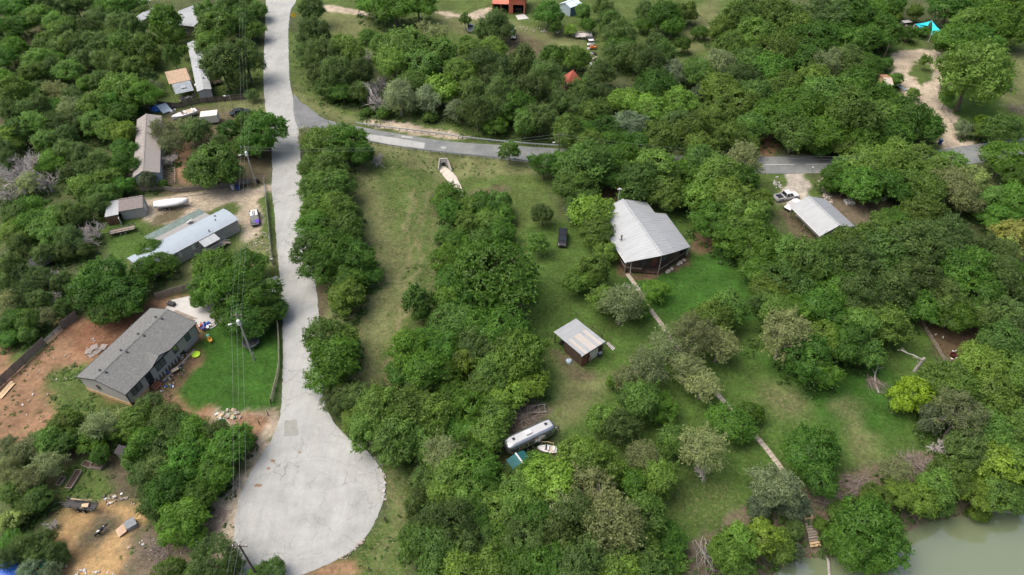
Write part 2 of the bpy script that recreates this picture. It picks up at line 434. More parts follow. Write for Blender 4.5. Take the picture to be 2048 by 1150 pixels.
def road_mat(name, c, c2, tint, fine=.14, centre=None):
    m = bpy.data.materials.new(name); m.use_nodes = True
    nt = m.node_tree; N = nt.nodes.new; L = nt.links.new; b = nt.nodes['Principled BSDF']
    b.inputs['Roughness'].default_value = .9; b.inputs['Specular IOR Level'].default_value = .2
    tc = N('ShaderNodeTexCoord')
    def noise(s, d=6, r=.7, st=None):
        n = N('ShaderNodeTexNoise'); n.inputs['Scale'].default_value = s; n.inputs['Detail'].default_value = d; n.inputs['Roughness'].default_value = r
        src = tc.outputs['Object']
        if st:
            mp = N('ShaderNodeMapping'); mp.inputs['Scale'].default_value = st; L(src, mp.inputs[0]); src = mp.outputs[0]
        L(src, n.inputs['Vector']); return n.outputs['Fac']
    r = N('ShaderNodeValToRGB'); e = r.color_ramp.elements
    e[0].position = .34; e[0].color = (*c, 1); e[1].position = .66; e[1].color = (*c2, 1)
    L(noise(.22), r.inputs[0])
    mx = N('ShaderNodeMix'); mx.data_type = 'RGBA'; r2 = N('ShaderNodeMapRange'); r2.inputs[1].default_value = .5; r2.inputs[2].default_value = .75; r2.inputs[4].default_value = .5
    L(noise(.35, 5, .6), r2.inputs[0]); L(r2.outputs[0], mx.inputs[0]); L(r.outputs[0], mx.inputs[6]); mx.inputs[7].default_value = (*tint, 1)
    r3 = N('ShaderNodeMapRange'); r3.inputs[1].default_value = .3; r3.inputs[2].default_value = .7; r3.inputs[3].default_value = 1 - fine; r3.inputs[4].default_value = 1 + fine
    L(noise(6, 8, .8), r3.inputs[0])
    s = N('ShaderNodeVectorMath'); s.operation = 'SCALE'; L(mx.outputs[2], s.inputs[0]); L(r3.outputs[0], s.inputs['Scale'])
    r4 = N('ShaderNodeMapRange'); r4.inputs[1].default_value = .35; r4.inputs[2].default_value = .65; r4.inputs[3].default_value = .95; r4.inputs[4].default_value = 1.03
    L(noise(1.0, 4, .6, (1.2, .06, 1)), r4.inputs[0])
    s2 = N('ShaderNodeVectorMath'); s2.operation = 'SCALE'; L(s.outputs[0], s2.inputs[0]); L(r4.outputs[0], s2.inputs['Scale'])
    col = s2.outputs[0]
    def scale(col, src, a, b_, lo, hi):
        r = N('ShaderNodeMapRange'); r.inputs[1].default_value = a; r.inputs[2].default_value = b_; r.inputs[3].default_value = lo; r.inputs[4].default_value = hi
        L(src, r.inputs[0]); q = N('ShaderNodeVectorMath'); q.operation = 'SCALE'; L(col, q.inputs[0]); L(r.outputs[0], q.inputs['Scale']); return q.outputs[0]
    # stains, and a net of fine cracks broken up by noise
    col = scale(col, noise(.9, 8, .75), .60, .72, 1.0, .78)
    col = scale(col, noise(.55, 8, .75), .30, .42, 1.16, 1.0)
    wv = N('ShaderNodeTexVoronoi'); wv.feature = 'DISTANCE_TO_EDGE'; wv.inputs['Scale'].default_value = .33
    dn = N('ShaderNodeTexNoise'); dn.inputs['Scale'].default_value = .8; dn.inputs['Detail'].default_value = 6; L(tc.outputs['Object'], dn.inputs['Vector'])
    ad = N('ShaderNodeVectorMath'); ad.operation = 'MULTIPLY_ADD'; L(dn.outputs['Color'], ad.inputs[0]); ad.inputs[1].default_value = (2.2, 2.2, 0); L(tc.outputs['Object'], ad.inputs[2]); L(ad.outputs[0], wv.inputs['Vector'])
    cr = N('ShaderNodeMapRange'); cr.inputs[1].default_value = .0; cr.inputs[2].default_value = .022; cr.inputs[3].default_value = 1; cr.inputs[4].default_value = 0; L(wv.outputs['Distance'], cr.inputs[0])
    cm = N('ShaderNodeMath'); cm.operation = 'MULTIPLY'; L(cr.outputs[0], cm.inputs[0])
    cb = N('ShaderNodeMapRange'); cb.inputs[1].default_value = .48; cb.inputs[2].default_value = .6; L(noise(.12, 4, .6), cb.inputs[0]); L(cb.outputs[0], cm.inputs[1])
    col = scale(col, cm.outputs[0], 0, 1, 1.0, .58)
    if centre:   # turning vehicles leave scuffed arcs round the circle
        df = N('ShaderNodeVectorMath'); df.operation = 'SUBTRACT'; L(tc.outputs['Object'], df.inputs[0]); df.inputs[1].default_value = (*centre, 0)
        ln = N('ShaderNodeVectorMath'); ln.operation = 'LENGTH'; L(df.outputs[0], ln.inputs[0])
        sx = N('ShaderNodeSeparateXYZ'); L(df.outputs[0], sx.inputs[0]); a2 = N('ShaderNodeMath'); a2.operation = 'ARCTAN2'; L(sx.outputs[1], a2.inputs[0]); L(sx.outputs[0], a2.inputs[1])
        cb2 = N('ShaderNodeCombineXYZ'); L(ln.outputs['Value'], cb2.inputs[0]); L(a2.outputs[0], cb2.inputs[1])
        nn = N('ShaderNodeTexNoise'); nn.inputs['Scale'].default_value = .8; nn.inputs['Detail'].default_value = 7; nn.inputs['Distortion'].default_value = .9; L(cb2.outputs[0], nn.inputs['Vector'])
        ms = N('ShaderNodeMapRange'); ms.inputs[1].default_value = 9.5; ms.inputs[2].default_value = 11.5; ms.inputs[3].default_value = 1; ms.inputs[4].default_value = 0; L(ln.outputs['Value'], ms.inputs[0])
        mm = N('ShaderNodeMapRange'); mm.inputs[1].default_value = .5; mm.inputs[2].default_value = .68; L(nn.outputs['Fac'], mm.inputs[0])
        m3 = N('ShaderNodeMath'); m3.operation = 'MULTIPLY'; L(ms.outputs[0], m3.inputs[0]); L(mm.outputs[0], m3.inputs[1])
        col = scale(col, m3.outputs[0], 0, 1, 1.0, .90)
    L(col, b.inputs['Base Color'])
    bp = N('ShaderNodeBump'); bp.inputs['Strength'].default_value = .5; bp.inputs['Distance'].default_value = .03
    L(noise(14, 5, .7), bp.inputs['Height']); L(bp.outputs[0], b.inputs['Normal'])
    return m

build_ground()
M_LANE = road_mat('pale_chip_seal', (.288, .296, .281), (.373, .382, .362), (.362, .352, .312), centre=tuple(at0(618, 1005))[:2])
M_ROAD = road_mat('grey_asphalt', (.138, .150, .150), (.200, .212, .204), (.26, .258, .235))
M_PATCH = road_mat('light_asphalt_patch', (.31, .32, .305), (.37, .38, .36), (.37, .365, .33))
M_DARKPATCH = road_mat('dark_asphalt_patch', (.125, .132, .134), (.18, .188, .188), (.24, .24, .23))
LANE_W = [(533,-60),(532,0),(530,60),(528,110),(527,160),(530,210),(537,260),(543,310),(545,345),(543,372),(548,420),(552,470),(557,530),(563,600),(566,680),(565,760),(560,830),(540,885),(508,935),(482,985),(470,1040),(470,1090),(468,1180)]
LANE_E = [(560,1160),(620,1143),(690,1112),(738,1064),(766,1003),(767,950),(740,908),(704,880),(672,850),(652,812),(646,760),(641,700),(638,640),(632,570),(626,500),(612,440),(606,400),(603,350),(600,300),(597,250),(588,205),(580,165),(578,130),(577,60),(582,20),(592,0),(600,-60)]
sheet('lane', gpoly(LANE_W + LANE_E, 4), .022, M_LANE, .09)
sheet('county_road', gpoly(EWN + EWS[::-1], 4), .030, M_ROAD, .05)
sheet('road_patch', gpoly([(735, 268), (792, 276), (850, 286), (848, 297), (800, 292), (735, 282)], 1), .036, M_PATCH, .05)
sheet('road_patch', gpoly([(803, 271), (826, 274), (824, 277), (803, 275)], 1), .036, M_PATCH, .03)
sheet('road_patch', gpoly([(590, 198), (640, 233), (655, 244), (640, 262), (600, 250)], 2), .037, M_DARKPATCH, .1)
sheet('road_patch', gpoly([(883, 293), (893, 294), (891, 297), (882, 297)], 2), .036, M_PATCH, .03)
sheet('road_patch', gpoly([(569, 841), (594, 839), (597, 871), (568, 873)], 1), .028, mat('lane_cover_patch', (.25, .255, .23), .9, var=.12), .03)
M_SPILL = mat('soil_spill', (.24, .16, .105), .95, var=.3, scale=3)
for x_, y_, a_, b_ in ((546, 922, 5, 3), (537, 937, 4, 2.5), (516, 971, 9, 3), (600, 905, 3, 2)):
    sheet('soil_spill', gpoly([(x_ + a_ * math.cos(k * .9), y_ + b_ * math.sin(k * .9)) for k in range(7)], 3), .027, M_SPILL, .08)
# faint edge paint left on the road
M_PAINT = mat('worn_road_paint', (.62, .62, .6), .8, var=.25, scale=4)
for a, b in (((1512, 329.5), (1590, 329)), ((1610, 329), (1660, 328.5))):
    p, q = at0(*a), at0(*b); d = (q - p).normalized(); n = Vector((-d.y, d.x, 0)) * .07
    o = sheet('lane_marking', [tuple(v)[:2] for v in (p - n, q - n, q + n, p + n)], .042, M_PAINT)

# water
def water():
    m = bpy.data.materials.new('river_water'); m.use_nodes = True; nt = m.node_tree; b = nt.nodes['Principled BSDF']
    b.inputs['Base Color'].default_value = (.158, .190, .108, 1); b.inputs['Roughness'].default_value = .04; b.inputs['IOR'].default_value = 1.8
    b.inputs['Specular IOR Level'].default_value = 1.0
    tc = nt.nodes.new('ShaderNodeTexCoord'); n = nt.nodes.new('ShaderNodeTexNoise'); n.inputs['Scale'].default_value = 1.1; n.inputs['Detail'].default_value = 3
    bp = nt.nodes.new('ShaderNodeBump'); bp.inputs['Strength'].default_value = .06; bp.inputs['Distance'].default_value = .08
    nt.links.new(tc.outputs['Object'], n.inputs['Vector']); nt.links.new(n.outputs['Fac'], bp.inputs['Height']); nt.links.new(bp.outputs[0], b.inputs['Normal'])
    poly = [tuple(p) for p in LOW]
    sheet('river', poly, WATER_Z, m)
water()
FIELD_KEEP = [(745, 300), (1000, 325), (1060, 345), (1060, 420), (905, 380), (865, 400), (865, 640), (800, 780), (720, 780), (770, 600), (760, 480), (730, 400)]
KEEPOUT = []
# ================================================================ BUILDINGS AND THINGS
def fit(A, B, C, z):
    """a rectangle on the ground seen at height z: long edge A-B, opposite side through C"""
    a, b, c = at0(*A, z), at0(*B, z), at0(*C, z); u = (b - a).normalized(); n = Vector((-u.y, u.x, 0)); W = (c - a).dot(n)
    if W < 0: a, b = b, a; u = -u; n = -n; W = -W
    L = (b - a).length; ctr = a + u * L / 2 + n * W / 2
    return Vector((ctr.x, ctr.y, 0)), math.atan2(u.y, u.x), L, W
def loc2(t, p):
    """world xy into the local metres of thing t"""
    d = Vector((p[0] - t.location.x, p[1] - t.location.y)); a = -t.rotation_euler[2]
    return Vector((d.x * math.cos(a) - d.y * math.sin(a), d.x * math.sin(a) + d.y * math.cos(a)))
def keep(c, rz, L, W):
    q = []
    for sx, sy in ((-1, -1), (1, -1), (1, 1), (-1, 1)):
        x, y = sx * (L / 2 + .4), sy * (W / 2 + .4); q.append((c.x + x * math.cos(rz) - y * math.sin(rz), c.y + x * math.sin(rz) + y * math.cos(rz)))
    KEEPOUT.append(q)

WHITE_METAL = mat('white_metal_roof', (.31, .328, .332), .55, .0, .06, .8, spec=.3, col2=(.372, .39, .394), stretch=(1.6, .25, 1))
GREY_METAL = mat('galvanised_roof', (.29, .31, .322), .5, .1, .09, .9, spec=.3, col2=(.36, .378, .388), stretch=(1.6, .25, 1))
BLUE_METAL = mat('pale_blue_metal_roof', (.29, .345, .385), .55, .0, .05, .7)
GREEN_METAL = mat('faded_green_roof', (.115, .16, .14), .7, 0, .3, 1.4)
GREY_ROLL = mat('grey_rolled_roofing', (.25, .245, .235), .9, 0, .12, 2)
SHINGLE = mat('grey_shingles', (.088, .091, .087), .95, 0, .3, 2.2, .5, 9, col2=(.198, .204, .195), stretch=(1.0, 3.2, 1))
SHINGLE_TAN = mat('weathered_tan_shingles', (.25, .23, .21), .95, 0, .12, 2.2, .4, 9)
SHINGLE_BRN = mat('brown_grey_shingles', (.20, .175, .16), .95, 0, .2, 2.2, .4, 9)
SIDING = mat('grey_siding', (.38, .365, .335), .7, 0, .05, 1)
SIDING_D = mat('warm_grey_siding', (.33, .32, .305), .7, 0, .05, 1)
SIDING_B = mat('pale_blue_siding', (.42, .50, .55), .7, 0, .06, 1)
WHITE = mat('white_paint', (.56, .56, .55), .55, 0, .05, 2)
BLACK_TRIM = mat('black_trim', (.02, .024, .03), .5, 0, .1, 3)
DARKWOOD = mat('dark_stained_wood', (.07, .045, .032), .85, 0, .35, 1.6, stretch=(1, 1, 4))
REDWOOD = mat('red_brown_wood', (.20, .085, .05), .85, 0, .3, 2)
WOOD = mat('weathered_wood', (.26, .22, .18), .9, 0, .25, 2.5)
GREYWOOD = mat('grey_weathered_boards', (.19, .17, .15), .9, 0, .3, 2.2, stretch=(4, 4, 1))
NEWWOOD = mat('fresh_lumber', (.52, .38, .22), .8, 0, .15, 2.5)
PLY = mat('bare_plywood', (.40, .285, .19), .85, 0, .22, 1.6)
CONCRETE = mat('concrete', (.40, .38, .345), .9, 0, .12, 1.2, .3, 15)
PALECONC = mat('new_pale_concrete', (.46, .45, .425), .9, 0, .05, .8)
GLASS = mat('window_glass', (.10, .135, .135), .08, 0, .3, .8, spec=.8)
CARGLASS = mat('car_glass', (.02, .025, .03), .05, 0, .1, 1, spec=.9)
TYRE = mat('tyre_rubber', (.02, .02, .02), .9, 0, .1, 3)
RIM = mat('wheel_rim', (.42, .42, .43), .35, .6, .1, 3)
CHROME = mat('bright_metal', (.55, .56, .57), .3, .7, .1, 2)
GALV = mat('galvanised_steel', (.27, .295, .31), .6, .1, .12, 2)
RED = mat('red_metal_cladding', (.44, .12, .07), .6, 0, .12, .8)
REDROOF = mat('red_roof', (.52, .165, .105), .55, 0, .15, 1)
SLATEBLUE = mat('slate_blue_siding', (.085, .14, .19), .7, 0, .08, 1)
PALEBLUEGREY = mat('light_blue_grey_siding', (.30, .37, .41), .7, 0, .06, 1)
ALU = mat('polished_aluminium', (.42, .44, .455), .25, .85, .1, .8, spec=.6)
ALUTOP = mat('white_coated_trailer_roof', (.47, .48, .48), .4, .3, .06, 1.2)
BLUE_TARP = mat('blue_tarp', (.02, .10, .42), .5, 0, .25, 2)
GREEN_TARP = mat('green_tarp', (.03, .28, .17), .5, 0, .3, 2)
TEAL = mat('teal_canvas', (.008, .09, .095), .7, 0, .15, 1.5)
TURQ = mat('turquoise_canvas', (.02, .48, .56), .7, 0, .08, 1.5)
PINK = mat('pink_tarp', (.62, .17, .20), .7, 0, .18, 2)
BLACKP = mat('black_plastic', (.02, .02, .022), .5, 0, .2, 2)
BLUEP = mat('blue_plastic', (.02, .06, .20), .45, 0, .1, 2)
STONE = mat('rubble_stone', (.36, .32, .27), .95, 0, .3, 2, .4, 8)
POLE = mat('creosote_pole', (.11, .085, .07), .9, 0, .25, 2)
PALEPOLE = mat('pale_weathered_pole', (.31, .29, .265), .9, 0, .2, 2)
RUST = mat('rusty_metal', (.30, .14, .07), .8, .2, .35, 3)
HAIRW = mat('white_coat', (.75, .74, .71), .9, 0, .06, 4)
HAIRB = mat('black_coat', (.018, .017, .016), .85, 0, .2, 4)
YELLOW = mat('yellow_plastic', (.62, .33, .04), .5, 0, .1, 3)
LIME = mat('lime_plastic', (.40, .62, .03), .45, 0, .08, 3)
MULCH = mat('dark_soil', (.06, .042, .03), .95, 0, .3, 4)

def ribs(b, q, n, along, h=.028, w=.045):
    """standing seams on the quad q (corners eave0, eave1, ridge1, ridge0), running from eave to ridge"""
    q = [Vector(p) for p in q]; nn = (q[1] - q[0]).cross(q[3] - q[0]).normalized()
    if nn.z < 0: nn = -nn
    for i in range(n):
        t = (i + .5) / n; a = q[0].lerp(q[1], t) + nn * h * .5; c = q[3].lerp(q[2], t) + nn * h * .5
        b.bar(a, c, w, h, up=nn)
def roof_slope(t, q, m, nrib=0, th=.09, name='roof_slope', label=None):
    b = MB(); b.slab(q, th)
    if nrib: ribs(b, q, nrib, 0)
    return b.build(name, m, t, label=label)
def gable_roof(t, L, W, ze, zr, roofm, oh=.35, off=0.0, nrib=0, capm=None, ohx=None):
    """ridge along x at y=off"""
    ox = oh if ohx is None else ohx; x0, x1 = -L / 2 - ox, L / 2 + ox; y0, y1 = -W / 2 - oh, W / 2 + oh
    roof_slope(t, [(x0, y0, ze), (x1, y0, ze), (x1, off, zr), (x0, off, zr)], roofm, nrib)
    roof_slope(t, [(x1, y1, ze), (x0, y1, ze), (x0, off, zr), (x1, off, zr)], roofm, nrib)
    c = MB(); c.bar((x0, off, zr + .012), (x1, off, zr + .012), .3, .02 if capm else .05); c.build('ridge_cap', capm or roofm, t)
    return x0, x1, y0, y1
def gable_walls(t, L, W, z0, ze, zr, m, off=0.0, name='wall'):
    b = MB(); d = .12
    prof = [(-W / 2, z0), (W / 2, z0), (W / 2, ze - d), (off, zr - d), (-W / 2, ze - d)]
    b.loft([[(x, y, z) for y, z in prof] for x in (-L / 2, L / 2)])
    return b.build(name, m, t)
def win(t, x, y, z, w, h, face, frame=BLACK_TRIM, glass=GLASS, panes=2, vertical=False, d=.06):
    """a window on a wall face: '+y' '-y' '+x' '-x'; frame part with panes below it"""
    ax = 0 if 'y' in face else 1; s = 1 if face[0] == '+' else -1
    def P(a, o, zz): return (x + a, y + s * o, zz) if ax == 0 else (x + s * o, y + a, zz)
    def D(a, o, zz): return (a, o, zz) if ax == 0 else (o, a, zz)
    b = MB(); f = .09
    for a, zz, da, dz in ((0, z + h / 2, w + f, f), (0, z - h / 2, w + f, f), (-w / 2, z, f, h - f), (w / 2, z, f, h - f)): b.box(P(a, d / 2, zz), D(da, d, dz))
    for i in range(1, panes):
        if vertical: b.box(P(-w / 2 + w * i / panes, d / 2, z), D(f * .7, d, h - f))
        else: b.box(P(0, d / 2, z - h / 2 + h * i / panes), D(w - f, d, f * .6))
    o = b.build('window', frame, t)
    for i in range(panes):
        g = MB()
        if vertical: g.box(P(-w / 2 + w * (i + .5) / panes, .015, z), D(w / panes - f, .03, h - f))
        else: g.box(P(0, .015, z - h / 2 + h * (i + .5) / panes), D(w - f, .03, h / panes - f * .6))
        g.build('pane', glass, o)
    return o
def vent(t, x, y, z, r=.13, h=.35, m=None):
    b = MB(); b.tube([(x, y, z - .25), (x, y, z + h * .7)], r * .6, 8); b.tube([(x, y, z + h * .7), (x, y, z + h)], r, 8); b.build('roof_vent', m or BLACK_TRIM, t)
def dish(t, x, y, z, r=.42, az=-1.0):
    b = MB(); d = Vector((math.cos(az) * .55, math.sin(az) * .55, .9)).normalized(); u = d.orthogonal().normalized(); v = d.cross(u); p = Vector((x, y, z))
    rings = []
    for rr, k in ((.02, 0), (r * .6, .07), (r, .2)):
        rings.append([p + d * k + (u * math.cos(a) + v * math.sin(a)) * rr for a in [2 * math.pi * i / 14 for i in range(14)]])
    b.loft(rings, False); o = b.build('satellite_dish', WHITE, t, True)
    c = MB(); c.tube([(x, y, z - .6), (x, y, z)], .03, 6); c.bar(p, p + d * .55, .03); c.build('dish_arm', GALV, o)

# ---- grey double-wide house on the red dirt
def double_wide():
    c, rz, L, W = fit((152, 754), (300.6, 616), (244, 796.5), 3.5); keep(c, rz, L, W)
    t = thing('manufactured_house', 'long grey shingled house with black framed windows on bare red dirt', 'house', c, rz)
    # y+ is the front (towards the lawn)
    off = -.6; L -= .5; W -= .7; ze, zr = 3.5, 4.75
    gable_roof(t, L, W, ze, zr, SHINGLE, .35, off, capm=SHINGLE, ohx=.25)
    gable_walls(t, L, W, .75, ze, zr, SIDING, off)
    b = MB()
    for s in (-1, 1): b.bar((-L / 2 - .25, s * (W / 2 + .36), ze - .05), (L / 2 + .25, s * (W / 2 + .36), ze - .05), .05, .17)
    for s in (-1, 1):
        x = s * (L / 2 + .27); b.bar((x, -W / 2 - .36, ze - .05), (x, off, zr - .05), .05, .15); b.bar((x, off, zr - .05), (x, W / 2 + .36, ze - .05), .05, .15)
    b.build('fascia', BLACK_TRIM, t)
    yf = W / 2; e = -1 if loc2(t, at0(387, 651, 3.5)).x < 0 else 1     # e: end towards the concrete slab
    X = lambda f: e * (f - .5) * L
    for f, w, p in ((.86, .95, 1), (.675, .95, 1), (.455, .95, 2), (.12, .95, 2)):
        for i in range(p): win(t, X(f) + (i - (p - 1) / 2) * 1.0, yf, 2.3, w, 1.45, '+y')
    for s, xx in ((1, L / 2), (-1, -L / 2)): win(t, xx, -1.2, 2.3, .6, .9, '+x' if s > 0 else '-x')
    # recessed dark doorway with side wall and eyebrow gable over the pair of windows
    b = MB(); b.box((X(.285), yf + .01, 1.85), (1.15, .10, 2.1)); dr = b.build('door', BLACK_TRIM, t)
    b = MB(); b.box((X(.285) + .4, yf + .09, 1.8), (.06, .07, .14)); b.build('handle', CHROME, dr)
    b = MB(); x0, x1, xm = X(.34), X(.60), X(.47)
    yb = W / 2 - 2.4; q = .34
    b.slab([(x0, yf + q, ze - .02), (xm, yf + q, ze + .85), (xm, yb, ze + .85)] if e > 0 else [(xm, yf + q, ze + .85), (x0, yf + q, ze - .02), (xm, yb, ze + .85)], .07)
    b.slab([(xm, yf + q, ze + .85), (x1, yf + q, ze - .02), (xm, yb, ze + .85)] if e > 0 else [(x1, yf + q, ze - .02), (xm, yf + q, ze + .85), (xm, yb, ze + .85)], .07)
    d = b.build('dormer_roof', SHINGLE, t)
    b = MB(); b.add([(x0, yf + .2, ze - .1), (x1, yf + .2, ze - .1), (xm, yf + .2, ze + .74)], [(0, 1, 2)]); b.build('dormer_face', SIDING, t)
    b = MB(); b.bar((x0, yf + q + .03, ze - .05), (xm, yf + q + .03, ze + .83), .05, .16); b.bar((xm, yf + q + .03, ze + .83), (x1, yf + q + .03, ze - .05), .05, .16); b.build('dormer_fascia', BLACK_TRIM, t)
    for s in (-1, 1):
        b = MB(); b.box((s * L / 2, yf, 2.1), (.13, .13, 2.7)); b.build('corner_trim', BLACK_TRIM, t)
    # piers, solid dark block painting the crawl space shade, partial skirting
    b = MB(); b.box((0, 0, .35), (L - .5, W - .5, .72)); b.build('crawl_space_shade', MULCH, t)
    for i in range(9):
        b = MB(); b.box((X(.32 + i * .045), yf - .15, .36), (.4, .4, .74)); b.build('pier', CONCRETE, t)
    b = MB(); b.box((X(.87), yf + .03, .38), (L * .22, .08, .76)); b.build('skirting', SIDING, t)
    b = MB(); b.box((-e * (L / 2 + .03), 0, .38), (.08, W, .76)); b.build('skirting', mat('tan_skirting_board', (.52, .36, .19), .85, 0, .25, 1.4), t)
    b = MB(); b.box((X(.13), yf + .03, .38), (L * .2, .08, .76)); b.build('skirting', mat('tan_skirting_board', (.5, .35, .2)), t)
    for f in (.10, .38, .62, .88):
        vent(t, X(f), off + .55, zr - .1, .2, .22); vent(t, X(f) , off - .75, zr - .16, .2, .2)
    st = MB()
    for i in range(3): st.box((X(.285), yf + .35 + i * .32, .6 - i * .22), (1.5, .34, .09))
    for s in (-.7, .7): st.bar((X(.285) + s, yf + .15, .62), (X(.285) + s, yf + 1.2, .05), .08, .2)
    st.build('entry_steps', REDWOOD, t)
    b = MB(); b.bar((X(.36), yf + .9, .1), (X(.82), yf + 1.2, .1), .35, .16); b.build('loose_beam', WOOD, t)
double_wide()

# ---- mobile home with pale blue metal roof
def blue_home():
    c, rz, L, W = fit((446, 416), (253, 515), (477, 437), 3.2); keep(c, rz, L, W)
    t = thing('mobile_home', 'grey mobile home with pale blue metal roof and white porch railing', 'house', c, rz)
    # y+ is the front; the end at the lane is e
    e = 1 if loc2(t, at0(477, 437, 3.2)).x > 0 else -1
    n = 9; ze, zr = 3.05, 3.5
    b = MB(); ring = []
    for k in range(n + 1):
        y = -W / 2 + W * k / n; ring.append((y, ze + (zr - ze) * (1 - (2 * k / n - 1) ** 2)))
    full = ring + [(y, z - .12) for y, z in ring[::-1]]
    b.loft([[(x, y, z) for y, z in full] for x in (-L / 2, L / 2)]); b.build('roof', BLUE_METAL, t)
    b = MB(); b.box((0, 0, 1.9), (L - .3, W - .4, 2.3)); b.build('wall', SIDING_D, t)
    b = MB(); b.box((0, 0, .38), (L - .42, W - .52, .76)); b.build('skirting', SIDING, t)
    b = MB(); b.bar((-L / 2, W / 2 + .02, ze - .05), (L / 2, W / 2 + .02, ze - .05), .05, .14); b.build('fascia', WHITE, t)
    yf = W / 2 - .2; X = lambda px, py: loc2(t, at0(px, py, 2.0)).x
    for px, py in ((349, 510), (393, 490)):
        x = X(px, py); w = win(t, x, yf, 2.05, .9, 1.1, '+y', WHITE)
        for s in (-1, 1):
            b = MB(); b.box((x + s * .85, yf + .03, 2.05), (.4, .05, 1.2)); b.build('shutter', WHITE, t)
    x = X(447, 457); b = MB(); b.tube([(x, yf, 2.3), (x, yf + .05, 2.3)], .28, 14); o = b.build('window', WHITE, t); b = MB(); b.tube([(x, yf + .01, 2.3), (x, yf + .06, 2.3)], .2, 14); b.build('pane', GLASS, o)
    for px, py in ((430, 433), (431, 441), (418, 462)): p = loc2(t, at0(px, py, 3.4)); vent(t, p.x, p.y, 3.4, .16, .25)
    p = loc2(t, at0(380, 445, 2.9)); dish(t, p.x, p.y, 3.1, .62, -1.2)
    # front porch with roof, rail and steps
    pc = loc2(t, at0(416, 478, 2.7)); x = pc.x; yo = W / 2 + .02
    b = MB(); b.slab([(x - 1.7, yo + 2.1, 2.55), (x - 1.7, yo - .2, 2.95), (x + 1.7, yo - .2, 2.95), (x + 1.7, yo + 2.1, 2.55)][::-1], .08); b.build('porch_roof', GREY_METAL, t)
    dk = MB(); dk.box((x + e * .3, yo + 1.05, .78), (4.0, 2.2, .12)); dk.build('porch_deck', WOOD, t)
    for sx in (-1.6, 1.6):
        b = MB(); b.bar((x + sx, yo + 2.0, 0), (x + sx, yo + 2.0, 2.55), .1); b.build('porch_post', WHITE, t)
    b = MB(); yr = yo + 2.12
    for z in (1.0, 1.75): b.bar((x - 1.7, yr, z), (x + 2.2 * 1, yr, z), .06, .07)
    k = 15
    for i in range(k + 1): b.bar((x - 1.7 + 3.9 * i / k, yr, 1.0), (x - 1.7 + 3.9 * i / k, yr, 1.75), .05)
    b.build('porch_railing', WHITE, t)
    st = MB()
    for i in range(4): st.box((x + e * (2.5 + .3 * i), yo + 1.1, .65 - i * .18), (.3, 1.3, .06))
    st.build('porch_steps', WOOD, t)
    b = MB()
    for s in (.45, 1.75): b.bar((x + e * 2.3, yo + s, 1.7), (x + e * 3.6, yo + s, .95), .06, .07)
    b.build('stair_rail', WHITE, t)
    # rear lean-to in two strips
    a0, a1 = loc2(t, at0(398, 416, 2.5)), loc2(t, at0(288, 472, 2.5)); xa, xb = min(a0.x, a1.x), max(a0.x, a1.x); ya = min(a0.y, a1.y); ym = ya * .45 + (-W / 2) * .55
    roof_slope(t, [(xa, ya, 2.35), (xb, ya, 2.35), (xb, ym, 2.62), (xa, ym, 2.62)], GREEN_METAL, 22, name='lean_to_roof')
    roof_slope(t, [(xa, ym, 2.63), (xb, ym, 2.63), (xb, -W / 2 - .03, 2.9), (xa, -W / 2 - .03, 2.9)], GREY_ROLL, name='lean_to_roof')
    for i in range(5):
        b = MB(); xx = xa + .2 + (xb - xa - .4) * i / 4; b.bar((xx, ya + .2, 0), (xx, ya + .2, 2.27), .1); b.build('lean_to_post', WOOD, t)
blue_home()

# ---- tan shingled home with pale blue walls
def shingle_home():
    c, rz, L, W = fit((265, 355), (274, 239), (320, 345), 3.0); keep(c, rz, L, W)
    t = thing('mobile_home', 'long tan shingled home with pale blue walls beside the picket fence', 'house', c, rz)
    L -= .5; W -= .7; ze, zr = 3.0, 4.1
    gable_roof(t, L, W, ze, zr, SHINGLE_TAN, .35, -.35, ohx=.25); gable_walls(t, L, W, .1, ze, zr, SIDING_B, -.35)
    e = 1 if loc2(t, at0(320, 345, 3.0)).x > 0 else -1
    for f in (.06, .2, .36, .55): win(t, e * (.5 - f) * L, W / 2, 1.9, .8, 1.1, '+y', WHITE)
    for i in range(8): vent(t, (-.42 + .12 * i) * L, -.9, 3.85, .13, .16, WHITE)
    for px, py in ((271, 256), (275, 261)): p = loc2(t, at0(px, py, 3.3)); dish(t, p.x, p.y, 3.4, .4, 2.4)
    # deck frames on both sides
    b = MB(); x = e * L * .42; y0 = W / 2 + .3
    for s in range(7): b.bar((x - 3 + s, y0, .5), (x - 3 + s, y0 + 2.3, .5), .09, .12)
    b.bar((x - 3.1, y0 + 2.3, .5), (x + 3.1, y0 + 2.3, .5), .1, .14); b.bar((x - 3.1, y0, .5), (x + 3.1, y0, .5), .1, .14)
    for s in (-3, 0, 3): b.bar((x + s, y0 + 2.3, 0), (x + s, y0 + 2.3, .5), .12)
    b.build('deck_frame', WOOD, t)
    b = MB(); x = e * L * .28; y0 = -W / 2 - .3
    for z in (.55, 1.4):
        b.bar((x - 2, y0 - 2.2, z), (x + 2, y0 - 2.2, z), .08); b.bar((x - 2, y0, z), (x - 2, y0 - 2.2, z), .08); b.bar((x + 2, y0, z), (x + 2, y0 - 2.2, z), .08)
    for s in (-2, 0, 2): b.bar((x + s, y0 - 2.2, 0), (x + s, y0 - 2.2, 1.4), .1)
    b.box((x, y0 - 1.1, .5), (4, 2.2, .08)); b.build('side_deck', WOOD, t)
shingle_home()

